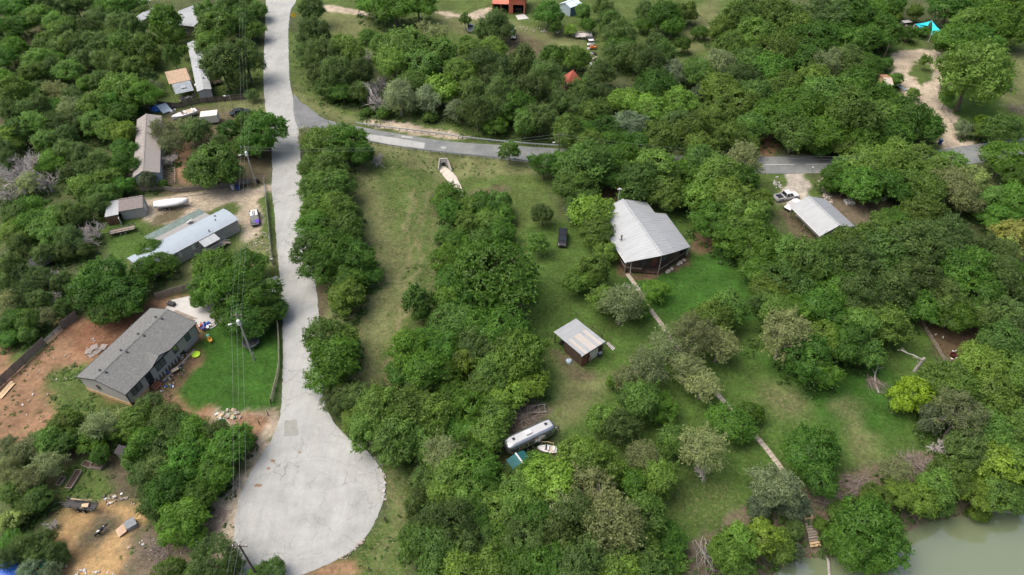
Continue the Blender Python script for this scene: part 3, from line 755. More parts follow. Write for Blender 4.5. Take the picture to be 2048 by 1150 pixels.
# ---- long white-roofed home and the shack beside it
def white_home():
    c, rz, L, W = fit((394, 183), (374, 86), (423, 177), 3.0); keep(c, rz, L, W)
    t = thing('mobile_home', 'narrow mobile home with long white metal roof behind weathered fence', 'house', c, rz)
    gable_roof(t, L - .3, W - .4, 3.0, 3.35, WHITE_METAL, .2, 0, 26); gable_walls(t, L - .5, W - .5, .1, 3.0, 3.35, SIDING)
    for f in (-.3, .05, .3):
        vent(t, f * L, .5, 3.25, .2, .3)
        win(t, f * L, -W / 2 + .25, 1.9, .9, 1.0, '-y', WHITE); win(t, f * L + 2, W / 2 - .25, 1.9, .9, 1.0, '+y', WHITE)
    b = MB(); b.box((L * .3, -W / 2 - .25, 1.6), (.9, .5, .7)); b.build('air_conditioner', WHITE, t)
    b = MB(); b.box((L * .22, W / 2 + 1.5, .7), (2.6, 2.8, .12)); [b.bar((L * .22 + s, W / 2 + 2.8, 0), (L * .22 + s, W / 2 + 2.8, 1.6), .1) for s in (-1.2, 1.2)]; b.build('side_deck', DARKWOOD, t)
white_home()
def shack():
    c, rz, L, W = fit((338, 168), (381, 159), (336, 144), 2.6); c2, rz2, L2, W2 = fit((350, 186), (387, 178), (344, 169), 2.4)
    t = thing('shack', 'open shack with bare plywood roof and grey metal lean-to', 'shed', c, rz); keep(c, rz, L, W)
    roof_slope(t, [(-L / 2, -W / 2, 2.5), (L / 2, -W / 2, 2.5), (L / 2, W / 2, 2.8), (-L / 2, W / 2, 2.8)], PLY, name='plywood_roof')
    b = MB()
    for i in range(7): b.bar((-L / 2 + L * (i + .5) / 7, -W / 2, 2.53), (-L / 2 + L * (i + .5) / 7, W / 2, 2.83), .05, .03)
    b.build('batten', WOOD, t)
    q = loc2(t, (c2.x, c2.y)); x, y = q.x, q.y
    roof_slope(t, [(x - L2 / 2, y - W2 / 2, 2.05), (x + L2 / 2, y - W2 / 2, 2.05), (x + L2 / 2, -W / 2 - .03, 2.4), (x - L2 / 2, -W / 2 - .03, 2.4)], mat('dull_grey_sheet_metal', (.24, .27, .29), .55, .2, .25, 1.5), 8, name='metal_roof')
    b = MB(); b.box((x + .2, y, 2.38), (1.2, 1.5, .07)); b.build('loose_panel', GREY_METAL, t)
    for sx in (-1, 1):
        for yy, z in ((-W / 2 + .1, 2.4), (W / 2 - .1, 2.65), (y - W2 / 2 + .1, 1.95)):
            b = MB(); b.bar((sx * (L / 2 - .15), yy, 0), (sx * (L / 2 - .15), yy, z), .12); b.build('post', WOOD, t)
    b = MB(); b.box((0, W / 2 - .1, 1.2), (L - .4, .08, 2.4)); b.box((L / 2 - .1, 0, 1.2), (.08, W - .4, 2.4)); b.build('wall', DARKWOOD, t)
    r = random.Random(4); b = MB()
    for i in range(16): b.box((x + r.uniform(-2, 2), y - W2 / 2 + r.uniform(-.6, .8), r.uniform(.2, .5)), (r.uniform(.4, 1.2), r.uniform(.3, .8), r.uniform(.3, .9)), r.uniform(0, 3))
    b.build('stored_clutter', mat('mixed_junk', (.05, .05, .05), .8, 0, .3, 1.2, col2=(.4, .36, .32)), t)
    a, b_ = at0(374, 133, 3.0), at0(390, 181, .1); la, lb = loc2(t, a), loc2(t, b_)
    b = MB(); b.bar((la.x, la.y, 3.0), (lb.x, lb.y, 2.2), .14); b.build('leaning_pole', POLE, t)
shack()
def top_left_house():
    c, rz, L, W = fit((335, 46), (386, 52), (345, 6), 3.4); keep(c, rz, L, W)
    t = thing('house', 'brick house with white metal roof half hidden by an oak', 'house', c, rz)
    gable_roof(t, L, W, 3.4, 4.4, WHITE_METAL, .4, 0, 16); gable_walls(t, L - .2, W - .2, 0, 3.4, 4.4, mat('tan_brick', (.33, .24, .19), .9, 0, .2, 6))
    win(t, L * .2, -W / 2 + .1, 1.7, 1.2, 1.2, '-y', WHITE); win(t, -L * .2, -W / 2 + .1, 1.7, 1.2, 1.2, '-y', WHITE)
    q0, q1 = loc2(t, at0(272, 40, 2.8)), loc2(t, at0(298, 17, 2.8)); 
    x0, x1 = min(q0.x, q1.x), max(q0.x, q1.x) ; y0, y1 = min(q0.y, q1.y), max(q0.y, q1.y)
    roof_slope(t, [(x0, y0, 2.6), (x1 + 2, y0, 2.6), (x1 + 2, y1, 3.0), (x0, y1, 3.0)], WHITE_METAL, 8, name='carport_roof')
    for x in (x0 + .3, x1 + 1.7):
        for y in (y0 + .3, y1 - .3):
            b = MB(); b.bar((x, y, 0), (x, y, 2.55), .12); b.build('carport_post', WHITE, t)
    b = MB(); b.box((x0 + 3, y1 - 2, .6), (3, 1.6, 1.2)); b.build('firewood_stack', RUST, t)
    p = thing('pergola', 'white slatted pergola behind the carport at the top edge', 'pergola', at0(300, 12, 0) * 1.0, rz)
    for i in range(5):
        b = MB(); b.box((0, -2.4 + i * 1.2, 2.5), (4.6, .3, .08)); b.build('slat', WHITE, p)
    for sx in (-2, 2):
        for sy in (-2.2, 2.2):
            b = MB(); b.bar((sx, sy, 0), (sx, sy, 2.46), .12); b.build('post', WHITE, p)
top_left_house()
# ---- small shed with lean-to by the covered boat
def small_shed():
    c, rz, L, W = fit((237, 423), (286, 415), (236, 400), 2.4); keep(c, rz, L, W)
    t = thing('garden_shed', 'small grey shed with brown shingles and white-roofed lean-to', 'shed', c, rz)
    gable_roof(t, L - .2, W - .3, 2.4, 3.3, SHINGLE_BRN, .15, .9, ohx=.1); gable_walls(t, L - .3, W - .4, 0, 2.4, 3.3, SIDING_D, .9)
    b = MB(); b.box((L / 2 - .12, -.4, 1.05), (.08, 1.5, 1.9)); o = b.build('door', WHITE, t); b = MB(); b.box((L / 2 - .06, .2, 1.0), (.06, .06, .2)); b.build('handle', BLACK_TRIM, o)
    for s in (-1.6, 1.2):
        b = MB(); b.box((L / 2 - .13, s, 1.1), (.07, .12, 2.1)); b.build('trim', WHITE, t)
    c2, r2, L2, W2 = fit((206, 432), (233, 430), (223, 399), 2.4); q = loc2(t, c2); x0 = q.x - L2 / 2 - .2; x1 = -L / 2 + .03; y0, y1 = q.y - W2 / 2, q.y + W2 / 2 - .4
    roof_slope(t, [(x0, y0, 2.25), (x1, y0, 2.35), (x1, y1, 2.55), (x0, y1, 2.45)], WHITE_METAL, 6, name='lean_to_roof')
    for i in range(10):
        b = MB(); xx = x0 + (x1 - x0) * (i + .5) / 10; b.box((xx, y0 + .1, 1.08), ((x1 - x0) / 10 - .02, .06, 2.16)); b.build('board', mat('rough_brown_boards', (.13, .075, .045), .9, 0, .35, 1.5), t)
    b = MB(); b.box((x0 + .1, (y0 + y1) / 2, 1.1), (.08, y1 - y0 - .3, 2.2)); b.build('lean_to_wall', DARKWOOD, t)
    b = MB(); b.box((x1 - .15, y0 - .3, .9), (.12, .7, 1.8), .2); b.build('leaning_panel', WHITE, t)
small_shed()

# ---- the big house with the white metal roof and wrap porch
def big_house():
    far, near = at0(1245, 398, 5.2), at0(1325.6, 511, 5.2)
    u = (near - far).normalized(); rz = math.atan2(u.y, u.x); L = (near - far).length
    t = thing('farm_house', 'big house with white metal roof, dark wrap-around porch and stove pipe', 'house', Vector(((far.x + near.x) / 2, (far.y + near.y) / 2, 0)), rz)
    P = lambda px, py, z: loc2(t, at0(px, py, z))
    ze, zr = 2.9, 5.2; hx = L / 2      # local +x towards the camera, -y is the left (west) slope
    lf, lj, lj2, ln = P(1218, 412, ze), P(1219.5, 463, ze), P(1220, 478, ze), P(1251, 525, ze)
    rn, rc, rj = P(1381, 493.5, 2.5), P(1331.7, 427, 2.5), P(1311, 428, 3.0)
    # west slope: narrow at the back, wider at the front
    s1 = lj.y; s2 = ln.y; xj = (lj.x + lj2.x) / 2
    sl = (zr - ze) / abs(s2); z1 = zr - sl * abs(s1)
    s1, s2 = sorted((s1, s2), key=abs)
    z1 = zr - sl * abs(s1); z2 = ze
    roof_slope(t, [(-hx, s1, z1), (xj, s1, z1), (xj, 0, zr), (-hx, 0, zr)], WHITE_METAL, 16)
    roof_slope(t, [(xj, s2, z2), (ln.x, s2, z2), (hx, 0, zr), (xj, 0, zr)], WHITE_METAL, 14)
    # east slope: upper part at the ridge pitch, then the flatter porch roof
    ym = min(rj.y, rc.y - .5) * .62; zm = zr - sl * ym * .95
    xr = rc.x
    roof_slope(t, [(-hx, rj.y, zr - sl * rj.y * .95), (xr, rj.y, zr - sl * rj.y * .95), (xr, 0, zr), (-hx, 0, zr)], WHITE_METAL, 7)
    xn = hx + (rn.x - hx) * ym / rn.y
    roof_slope(t, [(xr, ym, zm), (xn, ym, zm), (hx, 0, zr), (xr, 0, zr)], WHITE_METAL, 16)
    roof_slope(t, [(xr, rc.y, 2.5), (rn.x, rn.y, 2.5), (xn, ym, zm - .02), (xr, ym, zm - .02)], GREY_METAL, 16, label='flatter porch roof, shade of its side put into the grey')  # greyer metal paints in the shaded east side
    b = MB(); b.bar((-hx, 0, zr + .03), (hx, 0, zr + .03), .42, .07); b.build('ridge_cap', WHITE_METAL, t)
    # walls
    wl = s1 + .6; wr = rj.y - .5
    b = MB(); prof = [(wl, 0.3), (wr, .3), (wr, zr - sl * wr - .15), (0, zr - .2), (wl, zr - sl * abs(wl) - .2)]
    b.loft([[(x, y, z) for y, z in prof] for x in (-hx + .4, hx - 2.6)]); b.build('wall', mat('dark_log_siding', (.095, .065, .048), .85, 0, .3, 1.5, stretch=(.4, 1, 5)), t)
    for x in (-4, -1, 2): win(t, x, wl, 1.7, 1.0, 1.2, '-y', DARKWOOD)
    win(t, hx - 2.6, -2, 1.7, 1.2, 1.3, '+x', DARKWOOD); win(t, hx - 2.6, 2.2, 1.7, 1.2, 1.3, '+x', DARKWOOD)
    b = MB(); b.box((hx - 2.56, .1, 1.5), (.1, 1.0, 2.1)); o = b.build('door', REDWOOD, t); b = MB(); b.box((hx - 2.49, .45, 1.4), (.06, .06, .1)); b.build('handle', CHROME, o)
    # porch deck, posts, rails along the left side, the front and the right side
    front = [(xj, s2 + .35), (ln.x - .4, s2 + .35), (hx - .35, 0), (rn.x - .35, rn.y - .35), (xr + .2, rc.y - .35)]
    b = MB(); b.prism(front, .22, .36); b.build('porch_deck', DARKWOOD, t)
    for i in range(len(front) - 1):
        a, c = Vector((*front[i], 0)), Vector((*front[i + 1], 0)); n = max(2, int((c - a).length / 2.4)); d = c - a
        for k in range(n):
            p = a + d * k / n
            zt = max(2.3, min(ze, 2.8)) if i < 3 else 2.3
            if i == 2 and k == 0: zt = zr - .3
            bb = MB(); bb.bar((p.x, p.y, 0), (p.x, p.y, zt), .13); bb.build('porch_post', WOOD if k == 0 else DARKWOOD, t)
            q = a + d * (k + 1) / n
            if i == 1 and k == n - 1: continue
            for z in (.62, .95, 1.25):
                bb = MB(); bb.bar((p.x, p.y, z), (q.x, q.y, z), .05, .16); bb.build('porch_rail', WOOD if z > 1.2 else DARKWOOD, t)
    e = Vector((*front[3], 0)); bb = MB(); bb.bar((e.x, e.y, 0), (e.x, e.y, 2.35), .13); bb.build('porch_post', WHITE, t)
    # gutters and downpipes
    b = MB(); b.bar((xj, s2 - .06, ze - .06), (ln.x, s2 - .06, ze - .06), .12, .12); b.bar((ln.x, s2, ze - .1), (ln.x + .05, s2 + 1.2, ze - .25), .1); b.tube([(ln.x + .05, s2 + 1.2, ze - .25), (ln.x + .1, s2 + 1.25, .3), (ln.x + .4, s2 + 1.3, .1)], .06, 6); b.build('gutter', WHITE, t)
    b = MB(); b.tube([(rn.x - .2, rn.y - .2, 2.4), (rn.x - .25, rn.y - .25, .2)], .06, 6); b.build('downpipe', WHITE, t)
    p = P(1243, 476, 4.0); b = MB(); zz = zr - sl * abs(p.y); b.tube([(p.x, p.y, zz - .2), (p.x, p.y, zz + .95)], .13, 10); b.tube([(p.x, p.y, zz + .98), (p.x, p.y, zz + 1.15)], .2, 10); b.build('stove_pipe', mat('rust_brown_pipe', (.16, .11, .07), .6, .3, .3, 3), t)
    b = MB(); b.box((p.x, p.y, zz + .06), (.7, .6, .12)); b.build('pipe_flashing', CHROME, t)
    r = random.Random(3)
    for k in range(9):
        a, c = Vector(front[2 + (k > 4)]), Vector(front[3 + (k > 4)]) if k < 5 else Vector(front[3]); q = Vector(front[2]).lerp(Vector(front[3]), r.uniform(.0, 1)); 
        b = MB(); b.box((q.x + .7, q.y + .2, .1 + k * .013), (r.uniform(.5, .9), r.uniform(.4, .7), .2), r.uniform(0, 3)); b.build('foundation_stone', STONE, t)
    q = [t.matrix_basis @ Vector((x, y, 0)) for x, y in ((-hx, s2), (ln.x, s2), (rn.x, rn.y), (-hx, rn.y))]
    M = Matrix.Rotation(rz, 4, 'Z'); q = [M @ Vector((x, y, 0)) + t.location for x, y in ((-hx - 1, s2 - .5), (ln.x + 1, s2 - .5), (rn.x + 1, rn.y + .5), (-hx - 1, rn.y))]
    KEEPOUT.append([(v.x, v.y) for v in q])
    f = thing('yard_mast', 'thin white mast with crosspiece behind the big white roof', 'mast', at0(1239.5, 377, 6.6) - Vector((0, 0, 6.6)))
    b = MB(); b.tube([(0, 0, 0), (0, 0, 6.4)], .06, 6); b.build('mast', WHITE, f)
    b = MB(); b.bar((-.45, 0, 6.4), (.45, 0, 6.4), .2, .1); b.box((0, 0, 6.5), (.35, .35, .2)); b.build('lamp_head', WHITE, f)
big_house()

# ---- brown workshop with corrugated roof
def workshop():
    c, rz, L, W = fit((1107, 662.6), (1164.6, 714), (1153, 636), 2.85); keep(c, rz, L, W)
    t = thing('workshop_shed', 'brown wooden shed with rust-streaked corrugated roof on the lawn', 'shed', c, rz)
    # +x is the end towards the camera (front), -y the left side
    fx = loc2(t, at0(1164.6, 714, 2.85)); e = 1 if fx.x > 0 else -1
    zl, zh = 2.7, 3.05; corr = GREY_METAL
    rs = mat('rusted_roof_sheet', (.46, .40, .33), .6, .1, .3, .9, col2=(.42, .425, .43), stretch=(.25, 2.6, 1))
    npan = 8
    for i in range(npan):
        x0, x1 = -L / 2, L / 2; y0, y1 = -W / 2 + W * i / npan, -W / 2 + W * (i + 1) / npan
        for (xa, xb, dz, mm) in ((x0, x0 + L * .42, .0, corr), (x0 + L * .41, x1, .03, rs if i in (1, 3, 4, 6) else corr)):
            za, zb = (zl + (zh - zl) * (x - (-L / 2)) / L for x in (xa, xb))
            b = MB(); b.slab([(xa, y0, za + dz), (xb, y0, zb + dz), (xb, y1 - .015, zb + dz), (xa, y1 - .015, za + dz)], .03)
            for k in range(4): yy = y0 + (y1 - y0) * (k + .5) / 4; b.bar((xa, yy, za + dz + .012), (xb, yy, zb + dz + .012), .07, .035)
            b.build('roof_sheet', mm, t)
    w0 = -L / 2 + L * .36
    if e < 0: w0 = -w0
    for yy in (-W / 2 + .25, W / 2 - .25):
        n = 12
        for i in range(n):
            xx = w0 + (L / 2 * e - .25 * e - w0) * (i + .5) / n; b = MB(); b.box((xx, yy, 1.33), (abs(L / 2 * e - w0) / n - .02, .06, 2.6)); b.build('wall_board', DARKWOOD, t)
    b = MB(); b.box((w0, 0, 1.3), (.07, W - .6, 2.5)); b.build('back_wall', DARKWOOD, t)
    for yy in (-W / 2 + .25, 0, W / 2 - .25):
        b = MB(); b.bar((-e * (L / 2 - .25), yy, 0), (-e * (L / 2 - .25), yy, 2.65), .14); b.build('post', DARKWOOD, t)
    xf = e * (L / 2 - .25); s = e
    b = MB(); b.box((xf, 0, 2.62), (.1, W - .5, .5)); b.build('header_board', DARKWOOD, t)
    b = MB(); b.box((xf + .12 * e, 0, 2.98), (.28, W + .1, .1)); b.build('front_fascia', WHITE, t)
    ya = -s * 1
    for i in range(9):
        z = .15 + i * .24; b = MB(); b.box((xf, -e * 0 - W / 2 + .9, z), (.07, 1.3, .2), 0, 0); b.build('wall_board', REDWOOD, t)
    b = MB(); b.box((xf - .06 * e, .35, 1.15), (.06, 2.0, 2.2)); b.build('door', mat('whitewashed_sheet', (.66, .64, .58), .8, 0, .15, 1.5), t)
    b = MB(); b.box((xf, W / 2 - .65, 1.2), (.08, .8, 2.3)); b.build('wall_panel', DARKWOOD, t)
    b = MB(); b.bar((xf, -.75, 0), (xf, -.75, 2.4), .12); b.bar((xf + .7 * e, -.6, 0), (xf, -.6, 1.6), .1); b.build('prop', REDWOOD, t)
    # frame behind
    b = MB(); 
    for yy in (W / 2 + .3, W / 2 + 1.3):
        for xx in (-.9, 1.6): b.bar((xx, yy, 0), (xx, yy, 2.2), .12)
        b.bar((-1.0, yy, 2.2), (1.7, yy, 2.2), .08)
    b.build('side_frame', DARKWOOD, t)
    r = random.Random(9)
    o = thing('barrel', 'dark barrel standing before the brown workshop shed door', 'barrel', at(1199, 712)); b = MB(); b.tube([(0, 0, 0), (0, 0, .9)], .35, 12); b.build('drum', mat('dark_blue_grey_paint', (.05, .07, .085), .5, .1, .2, 2), o); b = MB(); b.tube([(0, 0, .9), (0, 0, .96)], .37, 12); b.build('lid', GALV, o)
    o = thing('lumber_stack', 'white boards leaning beside the brown workshop shed', 'lumber', at(1222, 697), rz)
    for i in range(4): b = MB(); b.box((-.3, .12 * i, .2 + .05 * i), (1.7, .18, .05), .04 * i, .22); b.build('board', WHITE if i % 2 == 0 else WOOD, o)
    o = thing('tarp_bundle', 'pale blue tarp bundle by the workshop shed wall', 'tarp', at(1138, 723)); lumpy(o, 'tarp', .55, .45, mat('pale_blue_tarp', (.35, .42, .5), .6, 0, .3, 4), 5)
    o = thing('mower', 'dark riding mower under the workshop shed carport', 'mower', at(1127, 690), rz)
    b = MB(); b.box((0, 0, .45), (1.2, .6, .35)); b.box((.5, 0, .65), (.6, .5, .3)); b.box((-.35, 0, .75), (.4, .5, .3)); b.build('body', BLACKP, o)
    for sx in (-.45, .5):
        for sy in (-.38, .38): b = MB(); b.tube([(sx, sy - .09, .25), (sx, sy + .09, .25)], .25, 10); b.build('wheel', TYRE, o)
def lumpy(t, name, r, h, m, seed, n=9):
    """a rounded irregular heap or cover"""
    rr = random.Random(seed); b = MB(); rings = []
    for j in range(5):
        f = j / 4; rad = r * math.cos(f * 1.35) ** .7; rings.append([(rad * rr.uniform(.82, 1.15) * math.cos(2 * math.pi * i / n), rad * rr.uniform(.82, 1.15) * math.sin(2 * math.pi * i / n), h * math.sin(f * 1.5) * rr.uniform(.88, 1.1)) for i in range(n)])
    b.loft(rings); return b.build(name, m, t)
workshop()

# ---- garage on the right with grey metal gable roof
def garage():
    far, near = at0(1617, 392, 4.3), at0(1671, 443, 4.3); u = (near - far).normalized(); rz = math.atan2(u.y, u.x)
    le = at0(1637, 473, 2.5); lf = at0(1582.6, 411, 2.5)
    t = thing('garage', 'garage with grey metal gable roof beside the parked white pickup', 'garage', Vector((far.x, far.y, 0)), rz)
    a, b_, c_, d_ = loc2(t, lf), loc2(t, le), loc2(t, at0(1650, 394.7, 2.5)), loc2(t, at0(1689.7, 435.7, 2.5))
    y0 = (a.y + b_.y) / 2; y1 = (c_.y + d_.y) / 2; L = max(b_.x, (near - far).length)
    t.location = t.location + Matrix.Rotation(rz, 3, 'Z') @ Vector((L / 2, 0, 0))
    roof_slope(t, [(-L / 2, y0, 2.5), (L / 2, y0, 2.5), (L / 2, 0, 4.3), (-L / 2, 0, 4.3)], WHITE_METAL, 18)  # lit slope: its extra brightness is put into a whiter metal
    roof_slope(t, [(L / 2, y1, 2.5), (-L / 2, y1, 2.5), (-L / 2, 0, 4.3), (L / 2, 0, 4.3)], GREY_METAL, 18)  # shaded slope of the same roof, shade put into a greyer metal
    b = MB(); b.bar((-L / 2, 0, 4.33), (L / 2, 0, 4.33), .35, .06); b.build('ridge_cap', WHITE_METAL, t)
    b = MB(); prof = [(y0 + 1.9, 0), (y1 - .35, 0), (y1 - .35, 2.4), (0, 4.1), (y0 + 1.9, 3.0)]; b.loft([[(x, y, z) for y, z in prof] for x in (-L / 2 + .3, L / 2 - .3)]); b.build('wall', SIDING, t)
    b = MB(); b.box((-L / 2 + .28, 0, 1.2), (.08, 2.8, 2.3)); b.build('garage_door', WHITE, t)
    [MB().bar((x, y0 + .2, 0), (x, y0 + .2, 2.45), .12).build('carport_post', WOOD, t) for x in (-L / 2 + .5, 0, L / 2 - .5)]
    b = MB(); b.bar((-L / 2, y0 - .05, 2.45), (L / 2, y0 - .05, 2.45), .1, .12); b.build('gutter', WHITE, t)
    keep(t.location, rz, L, abs(y0) + y1)
garage()

# ---- red barn, blue shed, red hut, small hut at the top
def red_barn():
    p = at0(1000, 26, 0); t = thing('red_barn', 'red metal barn with open bays and tall gable at the top', 'barn', Vector((-1.0, 226.5, 0)), math.radians(-4))
    roof_slope(t, [(-5.2, -4.6, 3.0), (.4, -4.6, 3.0), (.4, 5, 4.2), (-5.2, 5, 4.2)], REDROOF, 10)
    b = MB(); b.box((-5.0, 0, 1.6), (.1, 9.2, 3.2)); b.box((-2.4, 4.8, 1.9), (5.2, .1, 3.8)); b.box((.3, 0, 1.6), (.1, 9.0, 3.2)); b.build('wall', RED, t)
    for x in (-5.0, -2.3): b = MB(); b.bar((x, -4.4, 0), (x, -4.4, 3.0), .18); b.build('bay_post', RED, t)
    b = MB(); b.box((-2.3, 2, .6), (3.4, 3, 1.2)); b.build('stored_goods', BLACKP, t)
    # tall right-hand block with open door
    b = MB(); b.box((1.0, -4.6, 2.3), (1.3, .12, 4.6)); b.box((3.5, -4.6, 3.75), (3.8, .12, 1.7)); b.box((5.25, -4.6, 1.45), (.35, .12, 2.9)); b.box((5.4, 0, 2.3), (.12, 9, 4.6)); b.box((.42, 0, 2.3), (.12, 9, 4.6)); b.box((3, 4.6, 2.3), (5, .12, 4.6)); b.build('front_wall', RED, t)
    roof_slope(t, [(.2, -4.8, 4.6), (2.9, -4.8, 5.2), (2.9, 4.8, 5.2), (.2, 4.8, 4.6)], REDROOF, 5)
    roof_slope(t, [(2.9, -4.8, 5.2), (5.6, -4.8, 4.6), (5.6, 4.8, 4.6), (2.9, 4.8, 5.2)], REDROOF, 5)
    b = MB(); b.box((3.3, -1, .6), (2.2, 4, 1.3)); b.build('parked_machine', BLACKP, t)
    sheet('concrete_pad', [tuple(at0(x, y))[:2] for x, y in ((1031, 31), (1036, 40), (1058, 37), (1048, 28))], .03, PALECONC)
    KEEPOUT.append([(-8, 218), (8, 218), (8, 236), (-8, 236)])
red_barn()
def blue_shed():
    f = at0(1140.5, 33); t = thing('blue_shed', 'slate blue shed with pale roof near the red barn', 'shed', Vector((f.x + .2, f.y + 3.2, 0)), math.radians(42))
    L, W = 5.0, 4.6
    gable_roof(t, L, W, 2.9, 3.9, mat('pale_blue_white_roof', (.58, .66, .72), .45, 0, .05, 1), .2, 0, 8); gable_walls(t, L - .1, W - .1, 0, 2.9, 3.9, PALEBLUEGREY)
    b = MB(); b.box((0, -W / 2, 1.4), (L - .1, .08, 2.8)); b.build('side_wall', SLATEBLUE, t); win(t, .6, -W / 2 - .04, 1.9, .4, .7, '-y', WHITE, panes=1)
    keep(t.location, t.rotation_euler[2], L, W)
blue_shed()
def red_hut():
    p = at0(1145, 158, 3.0); t = thing('red_hut', 'small hut with bright red hipped roof among cedars', 'hut', Vector((p.x, p.y, 0)), math.radians(14))
    b = MB(); w = 2.1; b.add([(-w, -w, 2.9), (w, -w, 2.9), (w, w, 2.9), (-w, w, 2.9), (0, 0, 5.6)], [(0, 1, 4), (1, 2, 4), (2, 3, 4), (3, 0, 4), (3, 2, 1, 0)]); b.build('roof', mat('deep_red_roof', (.36, .085, .055), .6, 0, .15, 1), t)
    for sx in (-1, 1):
        for sy in (-1, 1): b = MB(); b.bar((sx * 1.8, sy * 1.8, 0), (sx * 1.8, sy * 1.8, 2.9), .16); b.build('post', REDWOOD, t)
    b = MB(); b.box((0, .6, 1.2), (3.2, 2.0, 2.4)); b.build('wall', DARKWOOD, t); keep(t.location, 0, 5, 5)
red_hut()
def brown_hut():
    c, rz, L, W = fit((1772, 171), (1789, 172), (1774, 148), 2.6); t = thing('brown_hut', 'small hut with half brown half tan roof beside the gravel drive', 'hut', c, rz)
    roof_slope(t, [(-L / 2, -W / 2, 2.4), (L / 2, -W / 2, 2.4), (L / 2, 0, 3.2), (-L / 2, 0, 3.2)], mat('tan_roof', (.42, .37, .30), .9, 0, .1, 2)); roof_slope(t, [(L / 2, W / 2, 2.4), (-L / 2, W / 2, 2.4), (-L / 2, 0, 3.2), (L / 2, 0, 3.2)], mat('brown_roof', (.33, .17, .10), .9, 0, .15, 2))
    gable_walls(t, L - .4, W - .4, 0, 2.4, 3.2, NEWWOOD); keep(c, rz, L, W)
brown_hut()
# ================================================================ VEHICLES
def wheel(t, x, y, r=.36, w=.24):
    b = MB(); b.tube([(x, y - w / 2, r), (x, y + w / 2, r)], r, 14); o = b.build('wheel', TYRE, t)
    b = MB(); b.tube([(x, y - w / 2 - .015, r), (x, y + w / 2 + .015, r)], r * .6, 10); b.build('rim', RIM, o)
def car(name, label, p, rz, kind, paint, L=4.8, W=1.85, roofm=None, hoodm=None, group=None):
    """x forward; body, greenhouse, roof, wheels, lamps"""
    t = thing(name, label, 'pickup' if kind == 'pickup' else 'car', p, rz, group); h = L / 2
    hood, belt, top = (.98, 1.05, 1.82) if kind in ('pickup', 'suv') else (.86, .92, 1.42)
    def ring(x, w, z0, z1): return [(x, -w * .94, z0), (x, w * .94, z0), (x, w, (z0 + z1) / 2), (x, w * .93, z1 - .05), (x, w * .8, z1), (x, -w * .8, z1), (x, -w * .93, z1 - .05), (x, -w, (z0 + z1) / 2)]
    w = W / 2; b = MB()
    st = [(-h, .86, .45, belt - .12), (-h + .12, .97, .32, belt), (-h * .45, 1, .26, belt), (h * .3, 1, .26, belt), (h * .42, .99, .26, hood + .02), (h - .35, .95, .3, hood - .12), (h - .06, .86, .36, hood - .24), (h, .8, .45, hood - .34)]
    if kind == 'pickup':
        bed0 = -h + .1; bed1 = -h + L * .34
        b.loft([ring(x, w * f, a, c) for x, f, a, c in [(bed1, 1, .3, belt), (h * .3, 1, .3, belt), (h * .42, .99, .3, hood + .04), (h - .3, .96, .32, hood - .06), (h, .88, .42, hood - .25)]])
        b.box(((-h + bed1) / 2, 0, .55), (bed1 + h, W * .96, .35))
        for s in (-1, 1): b.box(((-h + bed1) / 2, s * (w - .07), .86), (bed1 + h, .13, .5))
        b.box((-h + .06, 0, .86), (.12, W * .94, .5))
        b.build('body', paint, t, bevel=.03)
        q = MB(); q.box(((-h + bed1) / 2 + .05, 0, .74), (bed1 + h - .2, W - .32, .06)); q.build('bed_liner', BLACKP, t)
        c0, c1, c2, c3 = bed1 + .05, bed1 + .25, h * .18, h * .42
    else:
        b.loft([ring(x, w * f, a, c) for x, f, a, c in st]); b.build('body', paint, t, bevel=.03)
        if kind == 'suv': c0, c1, c2, c3 = -h + .1, -h + .35, h * .22, h * .46
        else: c0, c1, c2, c3 = -h * .72, -h * .42, h * .1, h * .46
    wb, wt = w * .93, w * .76
    g = MB(); bz = belt - .03
    v = [(c0, -wb, bz), (c3, -wb, bz), (c3, wb, bz), (c0, wb, bz), (c1, -wt, top), (c2, -wt, top), (c2, wt, top), (c1, wt, top)]
    g.add(v, [(3, 2, 1, 0), (4, 5, 6, 7), (0, 1, 5, 4), (1, 2, 6, 5), (2, 3, 7, 6), (3, 0, 4, 7)]); g.build('glasshouse', CARGLASS, t)
    r = MB(); r.slab([(c1 - .06, -wt - .03, top + .03), (c2 + .06, -wt - .03, top + .03), (c2 + .06, wt + .03, top + .03), (c1 - .06, wt + .03, top + .03)], .06); r.build('roof', roofm or paint, t, bevel=.02)
    pl = MB()
    for s in (-1, 1):
        for a, c in ((c0, c1), (c3, c2), ((c0 + c3) * .5, (c1 + c2) * .5)): pl.bar((a, s * wb, bz), (c, s * wt, top), .09, .06)
    pl.build('pillar', paint, t)
    if hoodm:
        for s, m in ((-1, hoodm[0]), (1, hoodm[1])):
            q = MB(); q.slab([(h * .46, s * w * .8 if s < 0 else .01, hood + .045), (h - .3, s * w * .74 if s < 0 else .01, hood - .05), (h - .3, -.01 if s < 0 else w * .74, hood - .05), (h * .46, -.01 if s < 0 else w * .8, hood + .045)], .03); q.build('hood_panel', m, t)
    for sx in (-h * .62, h * .62):
        for sy in (-w + .1, w - .1): wheel(t, sx, sy, .39 if kind != 'sedan' else .33)
    for s in (-1, 1):
        q = MB(); q.box((h - .03, s * w * .66, hood - .36), (.08, .32, .14)); q.build('headlight', CHROME, t)
        q = MB(); q.box((-h + .02, s * w * .78, belt - .25), (.07, .16, .28)); q.build('taillight', mat('red_lamp', (.3, .02, .02), .3), t)
        q = MB(); q.box((c3 - .25, s * (w + .06), belt + .08), (.16, .14, .12)); q.build('mirror', paint, t)
    q = MB(); q.box((h + .0, 0, .5), (.12, W * .86, .18)); q.box((-h, 0, .5), (.12, W * .86, .18)); q.build('bumper', CHROME if kind == 'pickup' else BLACKP, t)
    return t
